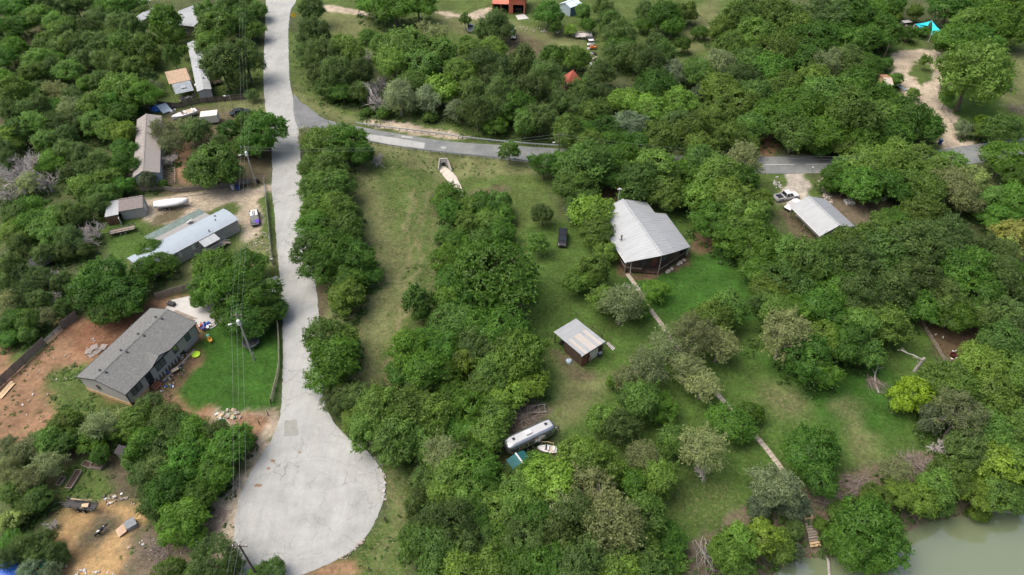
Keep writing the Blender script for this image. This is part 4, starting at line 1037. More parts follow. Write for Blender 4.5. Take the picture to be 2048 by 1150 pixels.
def ang(a, b):
    p, q = at0(*a, .8), at0(*b, .8); return math.atan2(q.y - p.y, q.x - p.x)
PW = mat('white_car_paint', (.60, .60, .595), .25, 0, .03, 1, spec=.6); PK = mat('black_car_paint', (.012, .012, .014), .2, 0, .1, 1, spec=.6)
PB = mat('dark_blue_grey_car_paint', (.04, .055, .07), .25, .2, .1, 1, spec=.6); PP = mat('purple_car_paint', (.10, .03, .42), .3, .1, .1, 1, spec=.6); PG = mat('grey_green_primer', (.09, .11, .11), .5, 0, .1, 1); PS = mat('silver_blue_car_paint', (.34, .40, .46), .3, .2, .08, 1)
car('pickup_truck', 'white crew-cab pickup on gravel drive near the grey garage', at(1572, 397), ang((1552, 396), (1592, 388)), 'pickup', PW, 5.6, 1.95)
car('parked_car', 'white car tucked under the edge of the grey garage roof', at(1585, 414), ang((1600, 404), (1574, 420)), 'sedan', PW, 4.6)
car('parked_suv', 'black boxy sport utility vehicle parked on the lawn', at(1125, 482), ang((1127, 460), (1125, 486)), 'suv', PK, 4.5, 1.9)
cp = car('parked_car', 'custom car with purple and grey hood and striped white roof', at(511, 440), ang((508, 415), (513, 455)), 'sedan', PK, 5.0, 1.95, roofm=PW, hoodm=(PG, PP))
b = MB(); [b.box((-.5, s, 1.48), (1.6, .14, .02)) for s in (-.14, .14)]; b.build('roof_stripe', PK, cp)
b = MB(); b.box((-1.95, 0, .94), (.9, 1.3, .03)); b.build('trunk_panel', PW, cp)
car('parked_car', 'dark blue-grey car beside the street lamp pole', at(481, 228), ang((466, 229), (497, 223)), 'sedan', PB, 4.9)
car('pickup_truck', 'small silver-blue pickup on the grass left of the red barn', at(941, 60), ang((941, 66), (941, 55)), 'pickup', PS, 5.0, 1.85)
car('parked_van', 'white vehicle half behind a cedar by the red barn field', at(1026, 74), ang((1026, 66), (1027, 78)), 'suv', PW, 4.6, 1.8)

# ---- silver trailer
def airstream():
    c, rz, L, W = fit((1010, 885), (1102, 842), (1020, 903), 2.0); W = 2.45; L = 8.3
    p = at0(1059, 868, 2.2); rz += math.pi
    t = thing('travel_trailer', 'rounded silver aluminium travel trailer beside the brush pile', 'trailer', Vector((p.x, p.y, 0)), rz)
    def sect(x, s, lift=0): 
        pts = []
        for k in range(20):
            a = 2 * math.pi * k / 20; y = math.copysign(abs(math.cos(a)) ** .55, math.cos(a)); z = math.copysign(abs(math.sin(a)) ** .6, math.sin(a)); pts.append((x, y * W / 2 * s, 1.55 + z * 1.12 * (s * .85 + .15) + lift))
        return pts
    xs = [(-L / 2, .55), (-L / 2 + .15, .74), (-L / 2 + .45, .9), (-L / 2 + 1.0, .99), (-L / 2 + 1.6, 1), (0, 1), (L / 2 - 1.6, 1), (L / 2 - 1.0, .99), (L / 2 - .45, .9), (L / 2 - .15, .74), (L / 2, .55)]
    b = MB(); b.loft([sect(x, s) for x, s in xs]); b.build('shell', ALU, t, True)
    b = MB(); rings = []
    for x, s in xs[2:-2]:
        r = sect(x, s); top = [r[k] for k in (4, 5, 6)]; rings.append([(q[0], q[1], q[2] + .012) for q in top])
    vs = [v for r in rings for v in r]; fs = [(i * 3 + k, i * 3 + k + 1, i * 3 + k + 4, i * 3 + k + 3) for i in range(len(rings) - 1) for k in range(2)]
    b.add(vs, fs); b.build('roof_coating', ALUTOP, t, True)
    for x in (-L / 2 + 1.5, L / 2 - 1.3):
        b = MB(); b.box((x, .1, 2.7), (.42, .42, .12)); b.build('roof_hatch', BLACK_TRIM, t)
    b = MB(); b.box((-.2, .05, 2.78), (1.0, .75, .25)); b.build('roof_air_conditioner', WHITE, t, bevel=.06)
    for x, w in ((-1.2, .3), (-.2, .9), (2.6, .9), (-3.0, .8)):
        win(t, x, -W / 2 + .0, 1.9, w, .55, '-y', BLACK_TRIM, panes=1, d=.05)
    b = MB(); b.box((1.2, -W / 2 - .0, 1.45), (.75, .05, 1.75)); b.build('door', ALU, t)
    for y in (-W / 2 + .12, W / 2 - .12):
        for x in (-.9, .0): wheel(t, x, y, .36, .22)
    b = MB(); b.bar((L / 2 - .4, -.7, .45), (L / 2 + 1.1, 0, .45), .09); b.bar((L / 2 - .4, .7, .45), (L / 2 + 1.1, 0, .45), .09); b.bar((L / 2 + 1.05, 0, 0), (L / 2 + 1.05, 0, .6), .08); b.build('hitch', BLACKP, t)
    for s in (-.2, .2): b = MB(); b.tube([(L / 2 + .3, s, .5), (L / 2 + .3, s, 1.05)], .17, 10); b.build('gas_bottle', WHITE, t)
    keep(t.location, rz, L + 1, W + .4)
    # canopy, boat and pink cover behind it
    p = at0(1040, 920, 2.2); t = thing('teal_canopy', 'teal canopy roof with white ridge strip below the silver trailer', 'canopy', Vector((p.x, p.y, 0)), ang((1034, 911), (1046, 927)))
    b = MB(); b.slab([(-1.2, 0, 2.4), (1.2, 0, 2.4), (1.3, 1.5, 1.8), (-1.3, 1.5, 1.8)], .03); b.build('canvas', TEAL, t); b = MB(); b.slab([(-1.2, 0, 2.4), (-1.3, -1.6, 1.8), (1.3, -1.6, 1.8), (1.2, 0, 2.4)], .03); b.build('canvas', TEAL, t)
    b = MB(); b.bar((-1.25, 0, 2.44), (1.25, 0, 2.44), .22, .05); b.build('ridge_strip', WHITE, t)
    for sx in (-1.2, 1.2):
        for sy in (-1.5, 1.4): b = MB(); b.bar((sx, sy, 0), (sx, sy, 1.82), .05); b.build('leg', WHITE, t)
    t = hull_boat('small_boat', 'small white open boat with bent rail beside the silver trailer', at(1094, 901), ang((1112, 898), (1078, 893)), 2.9, 1.3, .55, open_=True)
    b = MB(); b.tube([(.9, -.6, .6), (.9, -.65, 1.1), (0, -.7, 1.25), (-.9, -.65, 1.1), (-1.0, -.6, .6)], .04, 6); b.build('rail', NEWWOOD, t)
    p = at(1117, 934); t = thing('covered_pile', 'pink tarp covered heap at the wood edge', 'tarp', p, .6); lumpy(t, 'pink_cover', 1.05, 1.2, PINK, 8); b = MB(); b.bar((-1.1, -.9, .1), (-.2, -1.6, .1), .07); b.build('white_pole', WHITE, t)
def hull_boat(name, label, p, rz, L, W, H, open_=False, cover=None, hullm=None, z0=0.0):
    t = thing(name, label, 'boat', p, rz); hm = hullm or WHITE
    st = [(-L / 2, .80), (-L * .3, .95), (0, 1.0), (L * .22, .86), (L * .38, .55), (L * .47, .22), (L / 2, .03)]
    b = MB(); rings = []
    for i, (x, s) in enumerate(st):
        w = W / 2 * s; lift = max(0, (x / L + .0)) ** 2 * H * .9
        rings.append([(x, 0, z0 + lift * .9), (x, w * .75, z0 + .15 * H + lift), (x, w, z0 + H + lift * .55), (x, w * .9, z0 + H + .05 + lift * .55), (x, -w * .9, z0 + H + .05 + lift * .55), (x, -w, z0 + H + lift * .55), (x, -w * .75, z0 + .15 * H + lift)])
    b.loft(rings); b.build('hull', hm, t, bevel=.02)
    if open_:
        b = MB(); w = W * .36; b.loft([[(x, -w * s, z0 + H + .07), (x, w * s, z0 + H + .07), (x, w * s, z0 + H + .10), (x, -w * s, z0 + H + .10)] for x, s in ((-L * .42, .9), (-L * .1, 1), (L * .12, .7))]); b.build('cockpit', mat('beige_boat_floor', (.42, .36, .28), .8, 0, .25, 2), t)
        for x in (-L * .35, -L * .05): b = MB(); b.box((x, 0, z0 + H + .2), (.3, W * .66, .22)); b.build('seat', WHITE, t)
        b = MB(); b.box((L * .06, 0, z0 + H + .3), (.08, W * .6, .35), 0, -.5); b.build('windshield', CARGLASS, t)
    if cover:
        b = MB(); rings = []
        for x, s in [(-L / 2 - .1, .72), (-L * .36, .95), (-L * .1, 1.03), (L * .15, .95), (L * .35, .66), (L * .47, .28), (L / 2 + .05, .05)]:
            w = W / 2 * s; hh = H * (1.0 if -.3 * L < x < .2 * L else .72); lift = max(0, x / L) ** 2 * H * .5
            rings.append([(x, w * 1.03, z0 + H * .55 + lift), (x, w * .95, z0 + H + lift), (x, w * .5, z0 + H + .45 * hh + lift), (x, 0, z0 + H + .6 * hh + lift), (x, -w * .5, z0 + H + .45 * hh + lift), (x, -w * .95, z0 + H + lift), (x, -w * 1.03, z0 + H * .55 + lift)])
        b.loft(rings); b.build('cover', cover, t, True)
    return t
airstream()
t = hull_boat('covered_boat', 'large boat under tight white cover on trailer beside sandy drive', at(347, 414), ang((314, 410), (383, 402)), 6.8, 2.4, .85, cover=mat('white_boat_cover', (.66, .66, .655), .6, 0, .03, 1.5), z0=.55)
b = MB(); b.bar((-3, -.6, .42), (3.2, -.3, .42), .1); b.bar((-3, .6, .42), (3.2, .3, .42), .1); b.bar((3.1, 0, .42), (4.4, 0, .42), .1); b.build('trailer_frame', GALV, t)
for y in (-1.0, 1.0):
    for x in (-1.4, -.5): wheel(t, x, y, .33, .2)
t = hull_boat('open_boat', 'white open speedboat beside the small white box shed', at(371, 235), ang((392, 228), (351, 241)), 6.2, 2.4, .8, open_=True, z0=.45)
b = MB(); b.bar((-2.6, -.6, .35), (3, -.2, .35), .1); b.bar((-2.6, .6, .35), (3, .2, .35), .1); b.build('trailer_frame', GALV, t)
for y in (-1.0, 1.0): wheel(t, -1, y, .32, .2)
def box_trailer():
    c, rz, L, W = fit((399, 234), (433.5, 230), (398, 223), 2.5)
    t = thing('box_trailer', 'plain white boxy storage trailer beside the white open boat', 'trailer', c, rz); b = MB(); b.box((0, 0, 1.5), (L, W, 2.0)); b.build('box', mat('cream_white_panel', (.58, .57, .50), .5, 0, .04, 1), t, bevel=.06)
    b = MB(); b.box((L / 2 + .02, 0, 1.4), (.05, W * .8, 1.7)); b.build('door', WHITE, t)
    for y in (-W / 2 + .05, W / 2 - .05): wheel(t, -.4, y, .34, .2)
    b = MB(); b.bar((-L / 2, 0, .45), (-L / 2 - 1.2, 0, .45), .1); b.build('hitch', BLACKP, t)
box_trailer()
def flat_trailer(label, A, B, C, z, deckm, name='utility_trailer', side=.0, framem=None):
    c, rz, L, W = fit(A, B, C, z); t = thing(name, label, 'trailer', c, rz)
    n = 7
    for i in range(n): b = MB(); b.box((0, -W / 2 + W * (i + .5) / n, z), (L, W / n - .03, .06)); b.build('deck_plank', deckm, t)
    b = MB()
    for s in (-1, 1):
        b.bar((-L / 2, s * W / 2, z), (L / 2, s * W / 2, z), .1, .16)
        if side: b.bar((-L / 2, s * W / 2, z + side), (L / 2, s * W / 2, z + side), .07); [b.bar((-L / 2 + L * k / 4, s * W / 2, z), (-L / 2 + L * k / 4, s * W / 2, z + side), .07) for k in range(5)]
    for s in (-1, 1): b.bar((s * L / 2, -W / 2, z), (s * L / 2, W / 2, z), .1, .16)
    b.bar((L / 2, 0, z - .05), (L / 2 + 1.2, 0, z - .05), .1); b.build('frame', framem or BLACKP, t)
    for s in (-1, 1):
        for x in (-.5, .4): wheel(t, x, s * (W / 2 - .02), .33, .2)
    return t
flat_trailer('flat wooden deck utility trailer below the small grey shed', (219, 461), (270, 450), (221, 469), .7, WOOD, side=.45)
t = flat_trailer('long black dump trailer parked at the straw yard edge', (137, 999), (196, 1007), (138.5, 1015), 1.0, BLACKP, 'dump_trailer', .7)
b = MB(); b.box((0, -.55, 1.55), (3.0, .2, .08), .05); b.build('board', NEWWOOD, t); b = MB(); b.box((-.8, .1, 1.2), (.9, .6, .25), .3); b.build('board', NEWWOOD, t)
t = flat_trailer('pale car hauler trailer at the far clearing edge', (1150, 66), (1183, 66), (1150, 74), .8, mat('pale_dirty_deck', (.5, .45, .42), .9, 0, .25, 2), 'car_hauler', .4, WHITE)
t = flat_trailer('short black trailer beside the pale car hauler', (1173, 79), (1188, 79), (1173, 72), .8, BLACKP, 'cargo_trailer', .3, BLACKP)
t = thing('golf_cart', 'white golf cart at the far clearing edge', 'cart', at(1182, 92), .2); b = MB(); b.box((0, 0, .5), (2.2, 1.2, .5)); b.build('body', WHITE, t, bevel=.1)
b = MB(); b.slab([(-.9, -.65, 1.9), (.7, -.65, 1.9), (.7, .65, 1.9), (-.9, .65, 1.9)], .08); b.build('roof', WHITE, t)
for sx in (-.8, .6):
    for sy in (-.55, .55): b = MB(); b.bar((sx, sy, .6), (sx, sy, 1.85), .05); b.build('roof_post', BLACKP, t)
for sx in (-.7, .7):
    for sy in (-.55, .55): wheel(t, sx, sy, .25, .18)
t = thing('orange_mower', 'orange machine in front of the white golf cart', 'machine', at(1186, 98), .1); b = MB(); b.box((0, 0, .5), (1.8, .9, .5)); b.box((-.4, 0, .9), (.6, .6, .4)); b.build('body', mat('orange_paint', (.55, .17, .05), .5, 0, .15, 2), t); [wheel(t, x, y, .3, .2) for x in (-.6, .6) for y in (-.5, .5)]

# ================================================================ POLES AND WIRES
def power_pole(label, top, h, lean=0, xf=True, lamp=True, pm=None, arm=True):
    p = at0(top[0], top[1], h); p = Vector((p.x, p.y, 0)); t = thing('utility_pole', label, 'utility pole', p)
    b = MB(); b.tube([(0, 0, -.2), (0, 0, h)], [.17, .11], 9); b.build('pole', pm or POLE, t)
    if arm:
        b = MB(); b.bar((-.9, 0, h - .35), (.9, 0, h - .35), .1, .12); b.build('crossarm', POLE, t)
        for x in (-.8, 0, .8): b = MB(); b.tube([(x, 0, h - .3), (x, 0, h - .02 if x else h + .2)], .05, 6); b.build('insulator', CHROME, t)
    if xf:
        b = MB(); b.tube([(.1, -.38, h - 2.0), (.1, -.38, h - 1.1)], .27, 12); b.tube([(.1, -.38, h - 1.1), (.1, -.38, h - 1.0)], [.27, .12], 12); b.build('transformer', mat('transformer_paint', (.66, .70, .70), .4, 0, .04, 2), t)
    if lamp:
        b = MB(); b.tube([(0, 0, h - 2.1), (-.6, -.3, h - 1.75), (-1.1, -.5, h - 1.75)], .035, 6); b.build('lamp_arm', GALV, t)
        b = MB(); b.box((-1.3, -.58, h - 1.78), (.55, .26, .14), .4); b.build('lamp_head', WHITE, t)
    b = MB(); b.box((.14, -.14, 1.6), (.28, .2, .45)); b.build('meter_box', CHROME, t)
    return p
PPX = [((483, -70), 9.5), ((484, 98), 9.5), ((489, 293), 9.6), ((472, 628), 11.0), ((478, 1090), 10.0)]
LB = ['x', 'utility pole hidden in trees beside the upper lane', 'utility pole with transformer and lamp by the sandy drive gate', 'utility pole with transformer standing on the green lawn', 'bare utility pole by the turning circle at the bottom edge']
PTS = []
for (px, h), lb in zip(PPX, LB):
    if lb == 'x': p = at0(px[0], px[1], h); PTS.append(Vector((p.x, p.y, h))); continue
    p = power_pole(lb, px, h, xf='transformer' in lb, lamp='transformer' in lb, pm=PALEPOLE if 'transformer' in lb else POLE); PTS.append(Vector((p.x, p.y, h)))
PTS.append(PTS[-1] + Vector((6, -60, 1)))
WIRE = mat('aluminium_wire', (.30, .31, .30), .5, .4, .05, 1)
def wire(label, a, c, sag, r=.012):
    n = 14; pts = []
    for i in range(n + 1):
        f = i / n; p = a.lerp(c, f); p.z -= sag * 4 * f * (1 - f); pts.append(p)
    t = MB(); o = pts[0].copy(); t.tube([p - o for p in pts], r, 4); me = t.mesh('overhead_wire', WIRE); ob = obj('overhead_wire', me); ob.location = o
    tag(ob, label, 'wire', 'overhead power wires')
SEG = ['above the top of the lane', 'from the hidden pole to the drive gate pole', 'from the drive gate pole to the lawn pole', 'from the lawn pole to the bottom pole', 'leaving the bottom pole']
for i in range(len(PTS) - 1):
    for x, s in ((-.8, 'left'), (0, 'middle'), (.8, 'right')):
        wire('%s overhead wire %s' % (s, SEG[i]), PTS[i] + Vector((x, 0, -.05)), PTS[i + 1] + Vector((x, 0, -.05)), .8)
p5 = power_pole('utility pole with lamp among oaks by the county road', (1120, 268), 9.0, xf=False, lamp=True)
P5 = Vector((p5.x, p5.y, 9)); P6 = at0(1905, 312, 9.0); p6 = power_pole('utility pole in trees by the right end of the road', (1905, 312), 9.0, xf=False, lamp=False)
P6 = Vector((P6.x, P6.y, 9)); G = PTS[2]
for k, s in ((0, 'upper'), (-.7, 'lower')):
    wire('%s wire crossing the lane toward the county road' % s, G + Vector((0, 0, k - .1)), P5 + Vector((0, 0, k)), 1.6)
    wire('%s wire along the county road to the right' % s, P5 + Vector((0, 0, k)), P6 + Vector((0, 0, k)), 2.2)
def lamp_pole():
    t = thing('street_lamp', 'thin street lamp pole beside the dark blue-grey car', 'street lamp', Vector((*at0(458, 190, 6.0)[:2], 0)))
    b = MB(); b.tube([(0, 0, 0), (0, 0, 6)], [.1, .07], 8); b.build('pole', PALEPOLE, t); b = MB(); b.tube([(0, 0, 5.7), (-.8, -.2, 5.9)], .04, 6); b.build('arm', GALV, t); b = MB(); b.box((-1.05, -.25, 5.88), (.6, .3, .16)); b.build('lamp_head', WHITE, t)
lamp_pole()
t = thing('leaning_pole', 'dark leaning pole beside the gravel drive lawn', 'pole', at(1762, 126)); b = MB(); b.tube([(0, 0, 0), (.5, .3, 5.4)], [.16, .12], 8); b.build('pole', POLE, t)
t = thing('road_sign', 'yellow diamond warning sign at the roadside by the top', 'sign', Vector((*at0(587, 30, 2.3)[:2], 0))); b = MB(); b.bar((0, 0, 0), (0, 0, 2.9), .08); b.build('post', GALV, t)
b = MB(); b.box((0, -.06, 2.3), (1.25, .03, 1.25), 0, math.pi / 4); b.build('sign_face', mat('yellow_sign', (.75, .48, .01), .4, 0, .03, 2), t); b = MB(); b.box((0, -.085, 2.3), (.1, .012, .5)); b.box((.12, -.085, 2.4), (.3, .012, .09), 0, -.5); b.build('sign_mark', BLACK_TRIM, t)

# ================================================================ FENCES, RAILS, WALLS
def fence(name, label, px, h, boardm, postm, bay=2.4, bw=.14, rails=2, metal=False, jag=.0, cat='fence', boards=True):
    W = [at(x, y) for x, y in px]; t = thing(name, label, cat, W[0]); o = W[0]; r = random.Random(label)
    for i in range(len(W) - 1):
        a, c = W[i] - o, W[i + 1] - o; n = max(1, round((c - a).length / bay))
        for k in range(n):
            p, q = a.lerp(c, k / n), a.lerp(c, (k + 1) / n); d = (q - p); L = d.length; d.normalize()
            b = MB(); b.bar(p, p + Vector((0, 0, h * 1.04)), .11); b.build('post', postm, t)
            if boards:
                b = MB(); m = max(1, int(L / bw)); nn = Vector((-d.y, d.x, 0))
                for j in range(m):
                    hh = h * (1 - jag * r.random()); s = p + d * L * (j + .5) / m + nn * .05; b.box((s.x, s.y, s.z + hh / 2 + .05), (bw * .92, .025, hh), math.atan2(d.y, d.x) , r.gauss(0, .02) if jag else 0)
                b.build('panel', boardm, t)
            for j in range(rails):
                z = Vector((0, 0, h * (.25 + .6 * j / max(1, rails - 1)))); b = MB(); b.bar(p + z, q + z, .05, .09); b.build('rail', postm, t)
    b = MB(); c = W[-1] - o; b.bar(c, c + Vector((0, 0, h * 1.04)), .11); b.build('post', postm, t)
    return t
fence('board_fence', 'long grey weathered board fence left of the red dirt yard', [(-15, 790), (12, 765), (52, 728), (93, 690)], 1.8, GREYWOOD, GREYWOOD, jag=.04)
fence('board_fence', 'short grey board fence beyond the white tube gate', [(127, 659), (157, 637)], 1.8, GREYWOOD, GREYWOOD, jag=.04)
t = fence('board_fence', 'dark jagged plank fence below the long white roof', [(318, 213), (345, 217), (366, 216), (400, 208), (450, 203), (491, 199)], 1.7, mat('dark_old_planks', (.12, .10, .085), .9, 0, .4, 2, stretch=(4, 4, 1)), DARKWOOD, jag=.16)
fence('picket_fence', 'low weathered picket fence beside the sandy drive', [(285, 384), (330, 381), (355, 385), (392, 382), (437, 377), (505, 366)], 1.2, GREYWOOD, WOOD, bw=.16, jag=.1)
fence('panel_fence', 'low tan panel fence with dark posts beside the lane', [(555.6, 646), (558.7, 685), (559.2, 730), (556, 756), (549.6, 779), (543.6, 806.6)], 1.15, mat('tan_fence_panel', (.62, .53, .40), .85, 0, .08, 1), BLACK_TRIM, bay=2.1, bw=.5, rails=0)
fence('metal_fence', 'grey corrugated metal fence between purple car and lane', [(533, 400), (537, 440), (541, 480), (546, 530)], 1.25, mat('grey_corrugated_fence', (.34, .35, .35), .55, .3, .12, 1.5), GALV, bw=.3, rails=1)
fence('board_fence', 'wooden fence behind the concrete slab and oaks', [(315, 600), (345, 590), (390, 578), (430, 566)], 1.6, WOOD, WOOD, jag=.03)
t = fence('pen_fence', 'low wooden rail fence around the brown chicken pen', [(1825, 618), (1850, 663), (1871, 696), (1887, 724), (1910, 727), (1953, 717)], 1.0, None, WOOD, boards=False, rails=3)
fence('wire_fence', 'low wire fence with posts below the tan panel fence', [(543, 812), (537, 831), (520, 850)], 1.2, None, POLE, boards=False, rails=1)
fence('retaining_wall', 'low grey stone wall along the right gravel drive', [(1888, 222), (1900, 243), (1922, 264)], .7, STONE, STONE, bw=.6, rails=0, cat='wall')
def tube_gate(label, a, c, h, name='tube_gate'):
    p, q = at(*a), at(*c); t = thing(name, label, 'gate', p); d = q - p
    for k in range(5): b = MB(); z = Vector((0, 0, .25 + k * (h - .3) / 4)); b.tube([z, d + z], .03, 6); b.build('bar', GALV if k else GALV, t)
    for f in (0, .5, 1): b = MB(); b.tube([d * f + Vector((0, 0, .1)), d * f + Vector((0, 0, h))], .035, 6); b.build('upright', CHROME, t)
tube_gate('white tube gate between the grey board fences', (95, 689), (125, 661), 1.3)
tube_gate('closed pipe gate across the sandy drive entrance', (530, 372), (533, 399), 1.1)
def guardrail(label, px, z=.72, side=1):
    W = [at0(x, y, z) for x, y in px]; t = thing('guardrail', label, 'guardrail', Vector((W[0].x, W[0].y, 0))); o = Vector((W[0].x, W[0].y, 0)); pts = [w - o for w in W]
    L = 0; nextp = 0
    for i in range(len(pts) - 1):
        a, c = pts[i], pts[i + 1]; d = (c - a).normalized(); n = Vector((-d.y, d.x, 0)) * side; ext = d * .12
        b = MB(); prof = [(0, .16), (.07, .1), (.0, .03), (0, -.03), (.07, -.1), (0, -.16)]
        prof = prof + [(x - .02, z_) for x, z_ in prof[::-1]]
        b.loft([[p + n * x + Vector((0, 0, z_)) for x, z_ in prof] for p in (a - ext, c + ext)]); b.build('rail', GALV, t)
        while nextp <= L + (c - a).length:
            p = a + d * (nextp - L) - n * .12; b = MB(); b.bar((p.x, p.y, -.1), (p.x, p.y, z + .12), .13, .13); b.build('post', WOOD, t); nextp += 1.9
        L += (c - a).length
guardrail('steel guardrail on the far side of the county road', [(712, 245), (764, 252.5), (811, 258), (876, 266), (922, 273), (996, 281), (1070, 287.5), (1180, 294), (1312, 301)], side=-1)
guardrail('steel guardrail above the concrete culvert', [(700, 275), (734.5, 281), (783, 290.5), (851, 300), (913, 307), (994, 314.6), (1060, 322), (1110, 326)], side=1)
guardrail('steel guardrail at the right end of the road', [(1966, 289), (2005, 284), (2060, 278)], side=-1)

# ---- culvert
def culvert():
    c = at0(887, 319, 0); t = thing('culvert', 'pale concrete culvert headwall with flared wings below the guardrail', 'culvert', Vector((c.x, c.y, 0)))
    g = hz(c.x, c.y - 2.5); b = MB(); b.box((0, 0, (g - .2) / 2 + .1), (1.9, .25, abs(g) + .6)); b.build('headwall', CONCRETE, t)
    for px, s in (((876.5, 341), -1), ((903.4, 343), 1)):
        e = at(*px); b = MB(); x0 = s * .95; ex, ey = e.x - c.x, e.y - c.y
        n = Vector((-(ey), ex - x0, 0)).normalized() * .1
        A, B_ = Vector((x0, -.12, 0)), Vector((ex, ey, 0)); g1 = hz(e.x, e.y)
        b.add([A - n + Vector((0, 0, .15)), A + n + Vector((0, 0, .15)), A + n + Vector((0, 0, g - .4)), A - n + Vector((0, 0, g - .4)), B_ - n + Vector((0, 0, g1 + .35)), B_ + n + Vector((0, 0, g1 + .35)), B_ + n + Vector((0, 0, g1 - .4)), B_ - n + Vector((0, 0, g1 - .4))], [(0, 1, 2, 3), (7, 6, 5, 4), (0, 4, 5, 1), (1, 5, 6, 2), (2, 6, 7, 3), (3, 7, 4, 0)]); b.build('wing_wall', CONCRETE, t)
    b = MB(); b.tube([(-.05, -.14, g + .72), (-.05, .1, g + .72)], .52, 14); b.build('pipe_shade_disc', BLACK_TRIM, t);  # closed black disc stands in for the darkness inside the pipe
    b = MB(); pts = [(.6 * math.cos(a), -.16, g + .72 + .6 * math.sin(a)) for a in [2 * math.pi * k / 16 for k in range(17)]]; b.tube(pts, .06, 5); b.build('pipe_rim', CONCRETE, t)
    ap = catmull([tuple(at(*q))[:2] for q in ((881, 333), (893, 333), (902, 343), (912, 352), (928, 388), (919, 392), (903, 374), (887, 352), (878, 340))], 2, True); sheet('concrete_apron', ap, .03, mat('pale_limestone_concrete', (.48, .43, .365), .9, 0, .15, 1.2), .05, follow=True)
culvert()

# ---- path of slabs across the lawn and the steps down to the river
def path_and_steps():
    base = sheet('path', gpoly([(1253, 548), (1258, 547), (1262, 553), (1257, 555)], 1), .01, STONE)
    W = [Vector(p) for p in gpoly([(1256, 550), (1275, 577), (1300, 618), (1334, 663), (1368, 708), (1415, 766), (1455, 811), (1485, 847), (1515, 876), (1556, 928), (1592, 980)], 6, False)]
    me = None; r = random.Random(2); acc = 0; step = .72
    M1 = mat('path_slab', (.36, .315, .255), .95, 0, .2, 1.4, .3, 10)
    b = MB(); b.box((0, 0, 0), (.66, .8, .08)); me = b.mesh('slab', M1)
    for i in range(len(W) - 1):
        a, c = W[i], W[i + 1]; L = (c - a).length; d = (c - a).normalized()
        while acc < L:
            p = a + d * acc; o = obj('paver', me, base); o.location = (p.x + r.uniform(-.03, .03), p.y + r.uniform(-.03, .03), hz(p.x, p.y) + .03 + r.uniform(-.01, .012)); o.rotation_euler = (0, 0, math.atan2(d.y, d.x) + r.uniform(-.05, .05)); acc += step
        acc -= L
    # steps
    A, B_ = at(1606, 1003, .1), at(1630, 1092, .05); t = thing('river_steps', 'wooden plank steps going down the bank into the river', 'steps', A); d = B_ - A; rz = math.atan2(d.y, d.x); n = 17
    side = Vector((-math.sin(rz), math.cos(rz), 0))
    pts = []
    for k in range(n + 1):
        p = A + d * k / n; z = max(hz(p.x, p.y) + .22, WATER_Z + .12); pts.append(Vector((p.x, p.y, z)) - A)
    for k, p in enumerate(pts):
        b = MB(); b.box((p.x, p.y, p.z), (.30 if k % 6 else .5, 1.35 if k < 9 else 1.5, .07), rz + r.uniform(-.03, .03)); b.build('tread', NEWWOOD if k in (6, 7, 16, 17) else WOOD, t)
    for s in (-1, 1):
        b = MB(); b.tube([p + side * s * .62 - Vector((0, 0, .12)) for p in pts], .07, 4); b.build('stringer', WOOD, t)
path_and_steps()
# ================================================================ YARD THINGS
# concrete drive by the grey house
sheet('concrete_slab', gpoly([(328, 621), (343, 600), (380, 592), (440, 584), (500, 570), (553, 552), (562, 560), (560, 585), (545, 600), (480, 630), (441, 646), (420, 659), (387, 646)], 1), .035, PALECONC, .01)
KEEPOUT.append(gpoly([(320, 630), (343, 595), (500, 565), (562, 550), (560, 600), (441, 660), (420, 670)], 1)); KEEPOUT.append(gpoly([(362, 780), (440, 640), (560, 640), (560, 800), (470, 830), (370, 815)], 1))
for q in ([(290, 395), (540, 360), (548, 400), (548, 540), (480, 530), (300, 460), (215, 490), (205, 440)], [(-40, 760), (160, 640), (330, 600), (345, 700), (300, 800), (160, 800), (60, 870), (-40, 900)], [(105, 1080), (140, 1000), (240, 990), (290, 1040), (300, 1200), (90, 1200)], [(250, 1060), (440, 1030), (470, 1060), (470, 1200), (240, 1200)], [(1570, 340), (1620, 345), (1640, 420), (1540, 420)], [(1786, 100), (1900, 100), (1900, 160), (1885, 215), (1930, 310), (1880, 310), (1850, 215), (1790, 160)], [(1825, 640), (1880, 600), (1980, 640), (1990, 725), (1880, 725)], [(990, 20), (1190, 50), (1160, 110), (1060, 120), (980, 80)], [(310, 85), (380, 80), (380, 200), (520, 190), (525, 240), (320, 230), (300, 170)], [(1640, 390), (1780, 395), (1770, 440), (1680, 450)], [(100, 900), (220, 900), (225, 1000), (100, 1000)]):
    KEEPOUT.append(gpoly(q, 1))
def planks(label, a, c, n, w, m, name='lumber_stack', cat='lumber', z=.08, gap=.24, rnd=.04):
    p, q = at(*a), at(*c); d = q - p; t = thing(name, label, cat, p, math.atan2(d.y, d.x)); r = random.Random(label)
    for i in range(n):
        b = MB(); L = d.length * r.uniform(.8, 1.0); b.box((L / 2, (i - n / 2) * gap, z + .05 * (i % 2)), (L, w, .07), r.uniform(-rnd, rnd)); b.build('plank', m, t)
    return t
planks('stack of long tan planks on the white concrete slab', (347, 624), (393, 641), 5, .22, WOOD)
planks('pair of heavy tan beams beside the left board fence', (-4, 797), (27, 762), 2, .5, NEWWOOD, z=.15, gap=.5)
planks('long pale rail lying along the picket fence', (365, 393), (437, 383), 1, .14, PALEPOLE, 'rail_log', 'log')
planks('loose pale boards in the upper garden thicket', (155, 880), (175, 910), 2, .25, PALEPOLE, 'garden_board', 'board')
